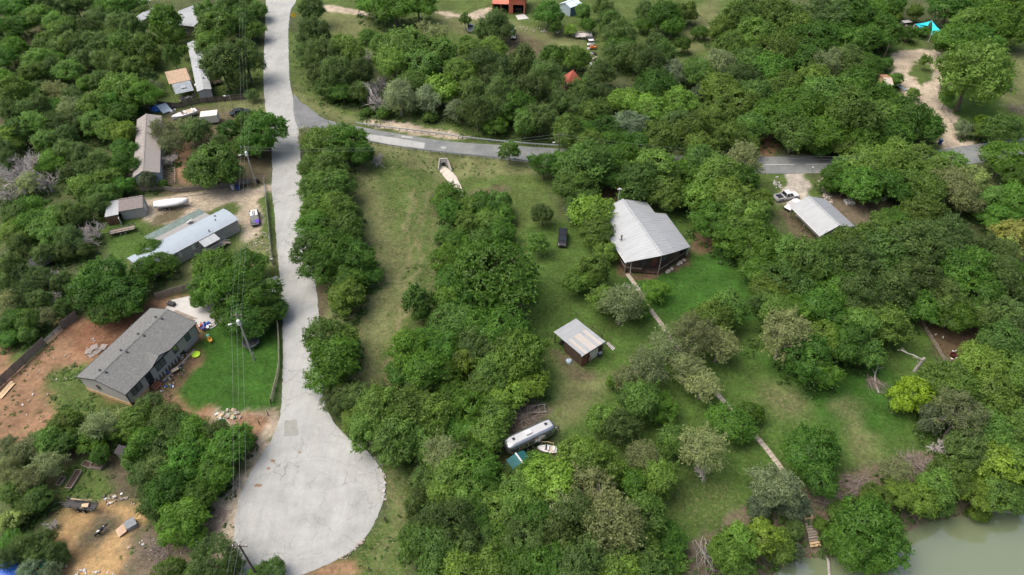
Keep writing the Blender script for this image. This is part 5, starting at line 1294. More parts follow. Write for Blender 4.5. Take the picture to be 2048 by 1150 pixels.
def box_thing(name, label, cat, p, dims, m, rz=0.0, lid=None, z=0):
    t = thing(name, label, cat, p, rz); b = MB(); b.box((0, 0, dims[2] / 2 + z), dims); b.build('body', m, t, bevel=min(dims) * .08)
    if lid: b = MB(); b.box((0, 0, dims[2] + z + .03), (dims[0] * 1.06, dims[1] * 1.06, .06)); b.build('lid', lid, t)
    return t
box_thing('storage_box', 'black storage box on the white concrete slab corner', 'box', at(344, 610), (1.3, .8, .5), BLACKP, -.3, BLACKP)
def bin_(label, p, m, rz=0):
    t = thing('wheelie_bin', label, 'bin', p, rz); b = MB(); b.loft([[(-s, -s, z), (s, -s, z), (s, s, z), (-s, s, z)] for s, z in ((.24, .08), (.33, 1.05))]); b.build('body', m, t); b = MB(); b.box((0, 0, 1.09), (.74, .72, .08)); b.build('lid', m, t)
    for s in (-.25, .25): b = MB(); b.tube([(s, .3, .12), (s + .06, .3, .12)], .12, 8); b.build('wheel', TYRE, t)
bin_('dark blue wheeled bin beside the sandy drive entrance', at(478, 381), BLUEP); bin_('white bucket bin next to the dark blue bin', at(467, 379), WHITE)
bin_('black wheeled bin inside the timber frame at the drive gate', at(517, 366), BLACKP, .3); bin_('blue wheeled bin at the mouth of the right gravel drive', at(1879, 288), BLUEP, .2); bin_('dark blue bin below the upper oaks beside the lane', at(491, 92), BLUEP)
t = thing('bin_enclosure', 'open timber frame around the black bin at the gate', 'enclosure', at(518, 366))
for z in (.5, 1.1): b = MB(); b.bar((-1.3, 1.1, z), (1.2, 1.1, z), .06, .1); b.build('rail', WOOD, t); b = MB(); b.bar((1.2, 1.1, z), (1.2, -1.0, z), .06, .1); b.build('rail', WOOD, t)
for x, y in ((-1.3, 1.1), (1.2, 1.1), (1.2, -1.0)): b = MB(); b.bar((x, y, 0), (x, y, 1.2), .1); b.build('post', WOOD, t)
def mailbox(label, p, rz=0):
    t = thing('mailbox', label, 'mailbox', p, rz); b = MB(); b.bar((0, 0, 0), (0, 0, 1.05), .1); b.build('post', WOOD, t); b = MB(); b.loft([[(x, .12 * math.cos(a), 1.2 + .14 * math.sin(a) * (1 if math.sin(a) > 0 else .9)) for a in [2 * math.pi * k / 10 for k in range(10)]] for x in (-.28, .28)]); b.build('box', WHITE, t)
mailbox('white mailbox at the lane edge beside grey metal fence', at(546, 527)); mailbox('white mailbox where the garage drive meets the road', at(1623, 344), 1.5); mailbox('white mailbox on the verge left of the pickup drive', at(1551, 363), .4)
def trampoline(label, p, r, net=False):
    t = thing('trampoline', label, 'trampoline', p); n = 24; b = MB(); b.tube([(r * .86 * math.cos(2 * math.pi * k / n), r * .86 * math.sin(2 * math.pi * k / n), .9) for k in range(n + 1)], .05, 5, False); b.build('frame', mat('dull_steel', (.2, .21, .22), .5, .4, .1, 2), t)
    b = MB(); b.loft([[(rr * math.cos(2 * math.pi * k / n), rr * math.sin(2 * math.pi * k / n), z) for k in range(n)] for rr, z in ((r * .82, .86), (r * .82, .88))]); b.build('mat', mat('black_mesh_mat', (.03, .035, .04), .6, 0, .3, 2), t)
    b = MB(); [b.bar((r * .84 * math.cos(2 * math.pi * k / n), r * .84 * math.sin(2 * math.pi * k / n), .92), (r * math.cos(2 * math.pi * (k + 1) / n), r * math.sin(2 * math.pi * (k + 1) / n), .92), .2, .03) for k in range(n)]; b.build('pad', mat('faded_blue_pad', (.035, .045, .06), .7, 0, .3, 2), t)
    for k in range(6):
        a = 2 * math.pi * k / 6; x, y = r * .9 * math.cos(a), r * .9 * math.sin(a); b = MB(); b.tube([(x, y, 0), (x, y, 2.6 if net else .9)], .03, 5); b.build('pole', mat('dull_steel', (.2, .21, .22)), t)
trampoline('large round trampoline with net poles in left woods', at(88, 526), 2.4, True); trampoline('dark round trampoline beside the lawn utility pole', at(504, 690), 1.5)
t = thing('paddling_pool', 'lime green paddling pool on the dirt before the house', 'pool', at(392.6, 710)); n = 18
b = MB(); b.loft([[(rr * math.cos(2 * math.pi * k / n), rr * math.sin(2 * math.pi * k / n), z) for k in range(n)] for rr, z in ((.62, 0), (.7, .25), (.6, .25), (.55, .06), (.01, .06))]); b.build('shell', LIME, t)
t = thing('garden_chair', 'yellow plastic garden chair on the lawn edge', 'chair', at(422, 684), .6)
b = MB(); b.box((0, 0, .42), (.55, .55, .06)); b.build('seat', YELLOW, t); b = MB(); b.box((0, .28, .75), (.55, .06, .65), 0, 0, -.2); b.build('backrest', YELLOW, t)
for x in (-.24, .24):
    for y in (-.24, .24): b = MB(); b.bar((x, y, 0), (x, y, .42), .05); b.build('leg', YELLOW, t)
    b = MB(); b.bar((x * 1.15, -.25, .62), (x * 1.15, .3, .66), .06); b.build('arm', YELLOW, t)
t = thing('plastic_tub', 'teal plastic tub beside the concrete slab corner', 'tub', at(416, 672)); lumpy(t, 'tub', .35, .35, mat('teal_plastic', (.15, .5, .42), .5), 3)
t = thing('toy_heap', 'heap of blue and red toys on the concrete slab', 'toys', at(411, 654)); r = random.Random(6)
for i in range(16):
    b = MB(); b.box((r.uniform(-1.0, 1.0), r.uniform(-.9, .9), r.uniform(.15, .45)), (r.uniform(.2, .7), r.uniform(.1, .5), r.uniform(.15, .5)), r.uniform(0, 3), r.uniform(-.4, .4)); b.build('toy', [BLUE_TARP, BLUE_TARP, mat('red_plastic', (.5, .05, .08), .5), BLACKP, WHITE][i % 5], t)
def wheelbarrow(label, p, rz, m):
    t = thing('wheelbarrow', label, 'wheelbarrow', p, rz); b = MB(); b.loft([[(-x, -y, z), (x, -y, z), (x * 1.2, y, z), (-x, y, z)] for x, y, z in ((.3, .2, .35), (.55, .35, .65))]); b.build('tray', m, t)
    b = MB(); b.bar((.6, 0, .2), (-1.0, .3, .6), .05); b.bar((.6, 0, .2), (-1.0, -.3, .6), .05); b.build('handle', WOOD, t); b = MB(); b.tube([(.65, -.05, .2), (.65, .05, .2)], .2, 10); b.build('wheel', TYRE, t)
wheelbarrow('tan wheelbarrow among rubbish before the grey house', at(352, 744), .8, mat('tan_tray', (.4, .33, .25), .7)); 
t = thing('pallet_stack', 'heap of pale broken pallets behind the grey house', 'pallets', at(196, 703), .9)
for i in range(5):
    p = MB(); x, y, a = (i % 3) * 1.0 - 1, (i // 3) * .9, .3 * i
    for k in range(6): p.box((x + (k - 2.5) * .2 * math.cos(a), y + (k - 2.5) * .2 * math.sin(a), .12 + .1 * i), (.12, 1.1, .03), a)
    p.build('pallet', PALEPOLE, t)
def litter(label, polypx, n, cols, smin=.12, smax=.45, name='rubbish', seed=1):
    poly = gpoly(polypx, 1); a = np.array(poly); r = random.Random(seed); groups = {}
    k = 0
    while k < n:
        x, y = r.uniform(a[:, 0].min(), a[:, 0].max()), r.uniform(a[:, 1].min(), a[:, 1].max())
        if poly_sd(np.array([x]), np.array([y]), poly)[0] < 0: continue
        s = r.uniform(smin, smax); c = r.randrange(len(cols)); groups.setdefault(c, MB()).box((x, y, hz(x, y) + s * .2), (s, s * r.uniform(.3, .9), s * .45), r.uniform(0, 3), r.uniform(-.3, .3), r.uniform(-.3, .3)); k += 1
    first = None
    for c, mb in groups.items():
        o = mb.build(name, cols[c], first)
        if first is None: first = tag(o, label, 'rubbish', kind='stuff')
        else: o['kind'] = 'stuff'
JW, JD, JT = WHITE, BLACKP, NEWWOOD
litter('scattered rubbish and boards before the grey house front', [(310, 770), (350, 715), (378, 700), (372, 740), (335, 800)], 60, [JW, JD, WOOD, BLUE_TARP, STONE], seed=2)
litter('scattered white scraps on the red dirt yard', [(20, 760), (150, 690), (300, 620), (330, 640), (180, 730), (60, 850)], 70, [STONE, STONE, WOOD, JW], .08, .32, seed=3)
litter('rubbish heap of boards and plastic beside the lawn corner', [(430, 825), (470, 818), (485, 835), (440, 845)], 45, [WOOD, WOOD, mat('dark_teal_plastic', (.03, .2, .18), .5), NEWWOOD, JW, STONE], .15, .7, seed=4)
litter('white scraps along the straw yard bottom edge', [(145, 1138), (190, 1140), (230, 1148), (150, 1160)], 30, [JW, JW, STONE], .1, .35, seed=5)
litter('white scraps on the brown brush beside the straw yard', [(250, 1090), (400, 1050), (440, 1100), (300, 1150), (245, 1150)], 50, [JW, STONE, WOOD], .08, .3, seed=6)
litter('clutter along the garden edge above the straw yard', [(205, 990), (260, 985), (270, 1010), (210, 1010)], 40, [JW, JD, STONE, WOOD], .1, .4, seed=7)
litter('pale rocks along the far field track', [(1030, 52), (1090, 58), (1150, 62), (1150, 68), (1060, 64)], 60, [STONE, JW, STONE], .15, .5, seed=8)
litter('junk around the far clearing edge', [(1175, 98), (1190, 98), (1195, 135), (1180, 138)], 36, [JW, JD, WOOD, JD], .3, 1.0, seed=9)
litter('clutter around the turquoise shade sail yard', [(1790, 40), (1830, 50), (1830, 80), (1800, 85), (1785, 60)], 60, [JW, WOOD, JD, STONE, RUST], .25, 1.0, seed=10)
litter('rubble of stones along the garage drive edge', [(1636, 352), (1645, 355), (1668, 410), (1658, 412), (1640, 380)], 80, [STONE, STONE, WOOD], .2, .7, seed=11)
litter('pale stones on the verge beside the white pickup', [(1545, 362), (1556, 360), (1564, 376), (1550, 378)], 30, [STONE, PALECONC], .2, .5, seed=12)
litter('junk behind the upper plank fence', [(330, 205), (350, 208), (352, 226), (330, 226)], 30, [JW, GREY_METAL, JD], .3, .9, seed=13)
litter('scattered pale stones around the sandy drive', [(480, 480), (540, 450), (545, 525), (500, 520)], 110, [STONE, PALECONC], .08, .3, seed=14)
litter('broken pale rubble along the turning circle edge', [(748, 915), (756, 912), (772, 950), (773, 1000), (765, 1000), (763, 950)], 50, [STONE, PALECONC], .1, .35, seed=15)
litter('dark rubble along the lower turning circle edge', [(675, 1118), (728, 1075), (735, 1080), (690, 1120)], 40, [STONE, WOOD], .1, .35, seed=16)
# tarps
t = thing('blue_tarp_heap', 'crumpled blue tarp heap beside the tan shingled home', 'tarp', at(316, 219)); lumpy(t, 'tarp', 1.8, 1.0, BLUE_TARP, 21)
t = thing('grey_sheet', 'pale blue-grey sheet leaning near the blue tarp', 'sheet', at(331, 222), .8); b = MB(); b.slab([(-1.2, -1.4, .3), (1.2, -1.4, .3), (1.2, 1.4, 1.4), (-1.2, 1.4, 1.4)], .05); b.build('panel', mat('pale_blue_grey_sheet', (.42, .5, .55), .5, 0, .15, 2), t); b = MB(); b.bar((1.0, 1.2, 0), (1.0, 1.2, 1.3), .08); b.bar((-1.0, 1.2, 0), (-1.0, 1.2, 1.3), .08); b.build('prop', WOOD, t)
t = thing('blue_tarp_heap', 'bright blue tarp at the bottom left corner', 'tarp', at(14, 1148)); lumpy(t, 'tarp', 1.9, .8, BLUE_TARP, 22, 12)
t = thing('green_tarp_heap', 'green tarp draped in the bottom left thicket', 'tarp', at(75, 1140)); lumpy(t, 'tarp', 1.9, 1.3, GREEN_TARP, 23, 12)
# garden beds, hutch, dark shed
def raised_bed(label, a, c, w, h=.35, soil=MULCH):
    p, q = at(*a), at(*c); d = q - p; t = thing('raised_bed', label, 'garden bed', p, math.atan2(d.y, d.x)); L = d.length
    for x, y, dx, dy in ((L / 2, -w / 2, L, .08), (L / 2, w / 2, L, .08), (0, 0, .08, w - .1), (L, 0, .08, w - .1)): b = MB(); b.box((x, y, h / 2), (dx, dy, h)); b.build('side_board', WOOD, t)
    b = MB(); b.box((L / 2, 0, h * .4), (L - .12, w - .12, h * .7)); b.build('soil', soil, t)
raised_bed('square wooden compost box of dark soil in the garden', (188, 929), (210, 932), 1.5, .6)
raised_bed('long narrow garden bed nearest the dump trailer', (138, 978), (160, 942), .9); raised_bed('long garden bed left of the narrow one', (117, 972), (128, 955), .7); raised_bed('low grey garden bed beside the compost box', (168, 927), (186, 934), .8, .3)
def dark_shed():
    c, rz, L, W = fit((226, 905), (251, 912), (222, 886), 2.0); t = thing('chicken_shed', 'small dark-roofed shed hidden below the grey house trees', 'shed', c, rz); roof_slope(t, [(-L / 2, -W / 2, 1.8), (L / 2, -W / 2, 1.8), (L / 2, W / 2, 2.2), (-L / 2, W / 2, 2.2)], mat('black_felt_roof', (.045, .04, .045), .9, 0, .15, 2)); b = MB(); b.box((0, 0, .9), (L - .3, W - .3, 1.75)); b.build('wall', WOOD, t)
dark_shed()
t = thing('hutch', 'tan plywood panel leaning on a grey wire cage', 'hutch', at(256, 1056), .7); b = MB(); b.slab([(-1.4, -.7, .15), (-.2, -.7, .5), (-.2, .7, .5), (-1.4, .7, .15)], .05); b.build('panel', PLY, t)
for i in range(5): b = MB(); b.box((.55, -.6 + .3 * i, .35), (1.3, .04, .7)); b.build('cage_bar', GALV, t)
b = MB(); b.box((.55, 0, .72), (1.35, 1.35, .05)); b.build('cage_roof', mat('dull_wire_cage', (.16, .18, .19), .6, .2, .3, 6), t)
# animals
def skin_body(name, joints, edges, m, parent=None):
    me = bpy.data.meshes.new(name); me.from_pydata([j[:3] for j in joints], edges, []); o = obj(name, me, parent); sk = o.modifiers.new('skin', 'SKIN')
    for v, j in zip(me.skin_vertices[0].data, joints): v.radius = (j[3], j[3] * (j[4] if len(j) > 4 else 1))
    me.skin_vertices[0].data[0].use_root = True
    sb = o.modifiers.new('sub', 'SUBSURF'); sb.levels = sb.render_levels = 2; me.materials.append(m); return o
def pied_mat():
    m = mat('black_and_white_coat', (.02, .02, .02), .9, 0, .1, 1.5, col2=(.72, .71, .68))
    for n in m.node_tree.nodes:
        if n.type == 'VALTORGB': n.color_ramp.elements[0].position = .49; n.color_ramp.elements[1].position = .52
    return m
def calf(label, p, rz, s=1.0, m=None):
    t = thing('calf', label, 'animal', p, rz); t.scale = (s, s, s)
    J = [(-.45, 0, .85, .20), (-.1, 0, .82, .25), (.35, 0, .86, .22), (.6, 0, 1.0, .13), (.82, 0, 1.08, .12), (1.05, 0, .98, .07),
         (-.5, .14, .5, .085), (-.58, .14, .28, .05), (-.52, .14, .03, .05), (-.5, -.14, .5, .085), (-.58, -.14, .28, .05), (-.52, -.14, .03, .05),
         (.38, .13, .5, .07), (.38, .13, .26, .045), (.4, .13, .03, .05), (.38, -.13, .5, .07), (.38, -.13, .26, .045), (.4, -.13, .03, .05), (-.62, 0, .8, .04), (-.68, 0, .4, .025), (.78, .17, 1.14, .03), (.78, -.17, 1.14, .03)]
    E_ = [(0, 1), (1, 2), (2, 3), (3, 4), (4, 5), (0, 6), (6, 7), (7, 8), (0, 9), (9, 10), (10, 11), (2, 12), (12, 13), (13, 14), (2, 15), (15, 16), (16, 17), (0, 18), (18, 19), (4, 20), (4, 21)]
    skin_body('body', J, E_, m or pied_mat(), t)
calf('black and white animal standing on the straw yard', at(207, 1063), .7, .95); calf('small black four-legged form beside the black and white one', at(198, 1071), .5, .7, HAIRB); calf('black and white animal at the lower straw yard edge', at(130, 1139), 1.0, .75)  # second form is a smaller all-black copy of the same body
def hen(label, p, rz, group):
    t = thing('hen', label, 'hen', p, rz, group); t.scale = (.85,) * 3; J = [(0, 0, .28, .12), (.12, 0, .32, .10), (.2, 0, .45, .045), (.26, 0, .5, .045), (-.18, 0, .36, .06), (-.26, 0, .46, .03), (.03, .05, .12, .02), (.04, .05, .01, .02), (.03, -.05, .12, .02), (.04, -.05, .01, .02)]
    skin_body('body', J, [(0, 1), (1, 2), (2, 3), (0, 4), (4, 5), (0, 6), (6, 7), (0, 8), (8, 9)], HAIRW, t); b = MB(); b.box((.27, 0, .56), (.08, .02, .05)); b.build('comb', mat('red_comb', (.5, .03, .02), .5), t)
for i, (x, y, l) in enumerate(((1870, 671, 'white hen nearest the pen gate corner'), (1885, 677, 'white hen in the middle of the brown pen'), (1905, 704, 'white hen beyond the dark red tub'), (1910, 704, 'white hen right beyond the dark red tub'), (1902, 719, 'white hen left below the dark red tub'), (1911, 718, 'white hen right below the dark red tub'))): hen(l, at(x, y), i * 1.3, 'hens in the brown pen')
t = thing('feed_tub', 'dark red tub at the lower end of the pen', 'tub', at(1906, 712)); b = MB(); b.loft([[(rr * math.cos(2 * math.pi * k / 14), rr * .8 * math.sin(2 * math.pi * k / 14), z) for k in range(14)] for rr, z in ((.5, 0), (.62, .4), (.55, .4), (.45, .1), (.01, .1))]); b.build('tub', mat('dark_red_plastic', (.055, .009, .007), .6, 0, .2, 2), t)
# shade sails
def sails():
    a, b_, c_, d_ = (at0(*q, z) for q, z in (((1830, 48), 3.4), ((1864, 41), 4.2), ((1887, 65), 3.2), ((1862, 70), 2.2)))
    t = thing('shade_sail', 'turquoise double shade sail on posts at the top right', 'shade sail', Vector((a.x, a.y, 0))); o = t.location
    def sail(P, Q, R):
        P, Q, R = [v - o for v in (P, Q, R)]; n = 8; vs = []; idx = {}
        for i in range(n + 1):
            for j in range(n + 1 - i):
                u, v = i / n, j / n; w = 1 - u - v; p = P * w + Q * u + R * v; cen = (P + Q + R) / 3; k = (u * v + v * w + w * u); p = p.lerp(cen, .35 * (1 - 3 * k) * 0 + .18 * (4 * max(u * v, v * w, u * w))); p.z -= .35 * 3 * k * .3; idx[i, j] = len(vs); vs.append(p)
        fs = []
        for i in range(n):
            for j in range(n - i):
                fs.append((idx[i, j], idx[i + 1, j], idx[i, j + 1]))
                if i + j < n - 1: fs.append((idx[i + 1, j], idx[i + 1, j + 1], idx[i, j + 1]))
        m = MB(); m.add(vs, fs); m.build('sail', TURQ, t, True)
    sail(a, b_, at0(1842, 60, 2.4)); sail(b_, c_, d_)
    sail(a, b_, at0(1856, 52, 3.4))
    for v in (a, b_, c_, d_): m = MB(); q = v - o; m.tube([(q.x, q.y, 0), (q.x, q.y, q.z + .2)], .07, 6); m.build('post', WHITE, t)
sails()
t = thing('covered_car', 'car under a bright white cover at the wood edge', 'car', at(1714, 102), ang((1694, 102), (1736, 98)))
b = MB(); rings = []
for x, s, h in ((-3.2, .7, .8), (-2.6, .95, 1.1), (-1.4, 1, 1.7), (.6, 1, 1.75), (1.6, .98, 1.2), (2.8, .9, 1.05), (3.3, .7, .7)): rings.append([(x, -1.1 * s, .15), (x, -1.1 * s, h * .6), (x, -.75 * s, h), (x, .75 * s, h), (x, 1.1 * s, h * .6), (x, 1.1 * s, .15)])
b.loft(rings); b.build('cover', mat('bright_white_cover', (.66, .67, .68), .6, 0, .04, 2), t)
for x in (-2.0, 2.0):
    for y in (-.95, .95): wheel(t, x, y, .34, .2)
t = thing('water_tank', 'rusty topped blue-grey tank behind the shade sail yard', 'tank', at(1792, 22)); b = MB(); b.tube([(0, 0, 0), (0, 0, 2.6)], 1.0, 14); b.build('shell', PALEBLUEGREY, t); b = MB(); b.tube([(0, 0, 2.6), (0, 0, 3.0)], [1.02, .3], 14); b.build('cap', RUST, t)
t = thing('work_table', 'pale table top in the shade sail yard', 'table', at(1811, 49), .3); b = MB(); b.box((0, 0, 1.0), (3.2, 1.8, .08)); b.build('top', mat('pale_board', (.6, .58, .54), .7), t); [MB().bar((x, y, 0), (x, y, .97), .1).build('leg', WOOD, t) for x in (-1.4, 1.4) for y in (-.7, .7)]
t = thing('pallet_stack', 'stack of blue-grey slatted pallets beside the brown hut', 'pallets', at(1803, 178), .5)
for k in range(5): b = MB(); b.box((0, -1.2 + .6 * k, .3 + .05 * k), (1.8, .35, .08), 0, .2); b.build('slat', PALEBLUEGREY, t)
t = thing('fire_pit_frame', 'square pale fire-pit frame on the bare dirt right of garage', 'frame', at(1698, 406), .1)
for x, y, dx, dy in ((0, -.7, 1.8, .35), (0, .7, 1.8, .35), (-.75, 0, .3, 1.0), (.75, 0, .3, 1.0), (0, 0, .2, 1.0)): b = MB(); b.box((x, y, .25), (dx, dy, .5)); b.build('block', PALECONC, t)
t = thing('white_cooler', 'white chest beside the dirt yard trees', 'chest', at(1767, 400), .3); b = MB(); b.box((0, 0, .3), (1.1, .6, .6)); b.build('body', WHITE, t, bevel=.05); b = MB(); b.box((0, 0, .64), (1.15, .64, .08)); b.build('lid', WHITE, t)
t = thing('grey_roof_shed', 'small grey roofed shed among trees right of the garage', 'shed', at(1847, 437), .4); b = MB(); b.box((0, 0, 1.0), (2.6, 2.0, 2.0)); b.build('wall', WOOD, t); b = MB(); b.slab([(-1.5, -1.3, 2.05), (1.5, -1.3, 2.05), (1.5, 1.3, 2.3), (-1.5, 1.3, 2.3)], .07); b.build('roof', GREY_METAL, t)
t = thing('white_house', 'white roofed house at the top right edge', 'house', at(2020, -6), .1); gable_roof(t, 12, 7, 3, 4, WHITE_METAL, .3, 0, 12); gable_walls(t, 11.5, 6.5, 0, 3, 4, SIDING)
t = thing('brick_house', 'pink-brown roofed house hidden in the right trees', 'house', at(2034, 46), .5); gable_roof(t, 8, 6, 2.8, 3.8, mat('pinkish_roof', (.5, .28, .2), .8, 0, .2, 2), .3); gable_walls(t, 7.5, 5.5, 0, 2.8, 3.8, mat('tan_wall', (.5, .4, .3), .8), )
t = thing('metal_hut', 'metal roofed hut under the oak left of the big house', 'hut', at(1195, 480), .6); roof_slope(t, [(-1.8, -2.2, 2.2), (1.8, -2.2, 2.2), (1.8, 2.2, 2.6), (-1.8, 2.2, 2.6)], GREY_METAL, 8); [MB().bar((x, y, 0), (x, y, 2.2), .1).build('post', WOOD, t) for x in (-1.6, 1.6) for y in (-2, 2)]
# ---- brush piles, stumps, logs
def branch(b, p, d, L, r0, rr, n=5, curl=.25, kids=0, up=0.0):
    pts = [p.copy()]; q = p.copy(); dd = d.normalized()
    for k in range(n):
        dd = (dd + Vector((rr.gauss(0, curl), rr.gauss(0, curl), rr.gauss(up, curl * .5)))).normalized(); q = q + dd * L / n; pts.append(q.copy())
    b.tube(pts, [r0 * (1 - .75 * k / n) for k in range(n + 1)], 5)
    for k in range(kids):
        i = rr.randint(1, n); nd = (dd + Vector((rr.gauss(0, .9), rr.gauss(0, .9), rr.gauss(.1, .4)))).normalized(); branch(b, pts[i], nd, L * rr.uniform(.3, .55), r0 * .4, rr, 4, curl, max(0, kids - 2), up)
def brush_pile(label, p, R, n, h, m, seed, fan=None, L=None):
    t = thing('brush_pile', label, 'brush pile', p); rr = random.Random(seed); b = MB()
    for i in range(n):
        a = rr.uniform(0, 6.28) if fan is None else rr.gauss(fan, .35); s = Vector((rr.gauss(0, R * .4), rr.gauss(0, R * .4), rr.uniform(.05, h))); d = Vector((math.cos(a), math.sin(a), rr.uniform(-.15, .3)))
        branch(b, s, d, (L or R) * rr.uniform(.5, 1.1), rr.uniform(.02, .055), rr, 4, .15, 1)
    b.build('branches', m, t)['kind'] = 'stuff'; return t
M_BR = mat('dry_brown_branches', (.22, .18, .155), .9, 0, .25, 2)
t = brush_pile('fan shaped pile of pale branches on the lawn', at(1742, 762), 1.3, 60, .7, M_BR, 31, -1.35, 2.6)
b = MB(); rr = random.Random(3); branch(b, Vector((.3, -.5, .5)), Vector((.25, .9, .25)), 3.4, .17, rr, 5, .12, 2); branch(b, Vector((.2, -2.6, .2)), Vector((-.1, 1, .1)), 3.2, .14, rr, 5, .1, 1); b.build('trunk_log', PALEPOLE, t)
brush_pile('broad heap of grey-brown brush behind the silver trailer', at(1042, 836), 2.6, 260, .9, M_BR, 32, None, 2.4)
t = thing('wood_rack', 'slatted wooden rack on the brush heap behind trailer', 'rack', at(1073, 822), .1)
for k in range(4): b = MB(); b.bar((-1.4 + k * .9, -.8, .5), (-1.4 + k * .9, .8, .6), .07); b.build('slat', PALEPOLE, t)
for y in (-.7, .7): b = MB(); b.bar((-1.6, y, .55), (1.5, y, .6), .08); b.build('rail', PALEPOLE, t)
brush_pile('tangle of bleached branches on the river bank edge', at(1412, 1098), 2.0, 46, .8, PALEPOLE, 33, -1.6, 3.2)
brush_pile('dry brush heap below the straw yard thicket', at(320, 1098), 2.4, 120, .6, M_BR, 34, None, 2.0); brush_pile('dry brush strewn beside the turning circle', at(430, 1035), 1.8, 90, .5, M_BR, 35, None, 1.8)
brush_pile('brown brush heap along the bank above the river', at(1705, 985), 2.2, 150, .8, M_BR, 36, .2, 2.6); brush_pile('brown brush heap beside the wooden steps', at(1655, 1010), 1.8, 110, .7, M_BR, 37, .5, 2.2); brush_pile('dry brush on the bank right of the lawn', at(1850, 935), 2.0, 110, .7, M_BR, 38, None, 2.0); brush_pile('dry reddish brush at the lawn corner bank', at(1820, 925), 1.8, 80, .6, M_BR, 40)
brush_pile('round heap of logs and brush at the right edge', at(2030, 222), 3.0, 90, 1.2, M_BR, 39, None, 3.0)
t = thing('dead_stump', 'tall broken grey stump with curved limbs on the lawn', 'tree stump', at(1830, 742)); b = MB(); rr = random.Random(12); b.tube([(0, 0, 0), (.05, .02, 1.5), (.25, .1, 2.9), (.3, .1, 3.2)], [.36, .28, .25, .2], 9); b.build('trunk', PALEPOLE, t); b = MB()
branch(b, Vector((.2, .1, 2.7)), Vector((-.8, .3, .5)), 3.6, .16, rr, 6, .22, 3, -.06); branch(b, Vector((.05, 0, 1.4)), Vector((-.4, .2, .7)), 2.2, .1, rr, 5, .2, 1); b.build('limb', PALEPOLE, t)
t = thing('fallen_limb', 'curved grey fallen limb on the grass beside stump', 'branch', at(1865, 755)); b = MB(); rr = random.Random(15); branch(b, Vector((-2.0, .6, .2)), Vector((1, .1, .2)), 2.2, .1, rr, 5, .2, 1); b.build('limb', PALEPOLE, t); b = MB(); branch(b, Vector((0, .9, .4)), Vector((.4, -1, 0)), 3.2, .12, rr, 6, .3, 1); b.build('limb', PALEPOLE, t)
def log(label, pts, r, zs, m=None):
    P = [at0(x, y, z) for (x, y), z in zip(pts, zs)]; t = thing('fallen_log', label, 'log', P[0]); b = MB(); b.tube([p - P[0] for p in P], r, 8); b.build('trunk', m or PALEPOLE, t); return t
t = log('bleached log lying in the water beside the steps', [(1648, 1088), (1652, 1105), (1657, 1125), (1660, 1165)], [.1, .17, .19, .2], [WATER_Z + .2, WATER_Z + .12, WATER_Z + .08, WATER_Z + .02])
b = MB(); b.tube([(0, 0, 0), (.9, .6, .4), (2.2, 1.4, 1.0)], [.1, .09, .05], 6); b.build('limb', PALEPOLE, t)
t = log('pale fallen log in the river at the right edge', [(1965, 1026), (1990, 1021), (2020, 1024), (2060, 1019)], [.07, .13, .17, .2], [WATER_Z + .1, WATER_Z + .18, WATER_Z + .2, WATER_Z + .25])
b = MB(); b.tube([(.9, .2, .1), (.4, -.4, 0)], [.1, .05], 6); b.build('limb', PALEPOLE, t)
# post stubs
for x, y, l in ((740, 1135, 'dark leaning stub post on the verge below turning circle'), (772, 1036, 'short dark stick standing on the verge beside turning circle')):
    t = thing('stub_post', l, 'post', at(x, y + 6)); b = MB(); b.tube([(0, 0, 0), (-.1, 0, 1.2)], .07, 6); b.build('post', POLE, t)
# ================================================================ TREES
def leaf_mat(name, gloss=.5):
    m = bpy.data.materials.new(name); m.use_nodes = True
    nt = m.node_tree; N = nt.nodes.new; L = nt.links.new; b = nt.nodes['Principled BSDF']
    b.inputs['Roughness'].default_value = gloss; b.inputs['Specular IOR Level'].default_value = .25
    oi = N('ShaderNodeObjectInfo'); tn = N('ShaderNodeAttribute'); tn.attribute_name = 'tone'
    r = N('ShaderNodeMapRange'); r.inputs[3].default_value = .64; r.inputs[4].default_value = 1.36; L(tn.outputs['Fac'], r.inputs[0])
    s = N('ShaderNodeVectorMath'); s.operation = 'SCALE'; L(oi.outputs['Color'], s.inputs[0]); L(r.outputs[0], s.inputs['Scale'])
    mx = N('ShaderNodeMix'); mx.data_type = 'RGBA'; mx.blend_type = 'MULTIPLY'
    r2 = N('ShaderNodeMapRange'); r2.inputs[1].default_value = .45; r2.inputs[2].default_value = 1.0; r2.inputs[3].default_value = 0; r2.inputs[4].default_value = .8; L(tn.outputs['Fac'], r2.inputs[0])
    L(r2.outputs[0], mx.inputs[0]); L(s.outputs[0], mx.inputs[6]); mx.inputs[7].default_value = (1.08, 1.05, .88, 1)
    L(mx.outputs[2], b.inputs['Base Color'])
    t = N('ShaderNodeBsdfTranslucent'); ts = N('ShaderNodeVectorMath'); ts.operation = 'SCALE'; ts.inputs['Scale'].default_value = 1.5; L(mx.outputs[2], ts.inputs[0]); L(ts.outputs[0], t.inputs['Color'])
    ms = N('ShaderNodeMixShader'); ms.inputs[0].default_value = .38
    L(b.outputs[0], ms.inputs[1]); L(t.outputs[0], ms.inputs[2])
    L(ms.outputs[0], nt.nodes['Material Output'].inputs['Surface'])
    return m
M_LEAF = leaf_mat('foliage')
M_BARK = mat('bark', (.13, .105, .085), .9, var=.3, scale=3, bump=.4, bscale=12)
M_PALEBARK = mat('pale_bark', (.24, .215, .19), .9, var=.25, scale=3)
M_DEAD = mat('bleached_dead_wood', (.43, .395, .37), .9, var=.25, scale=2.5)

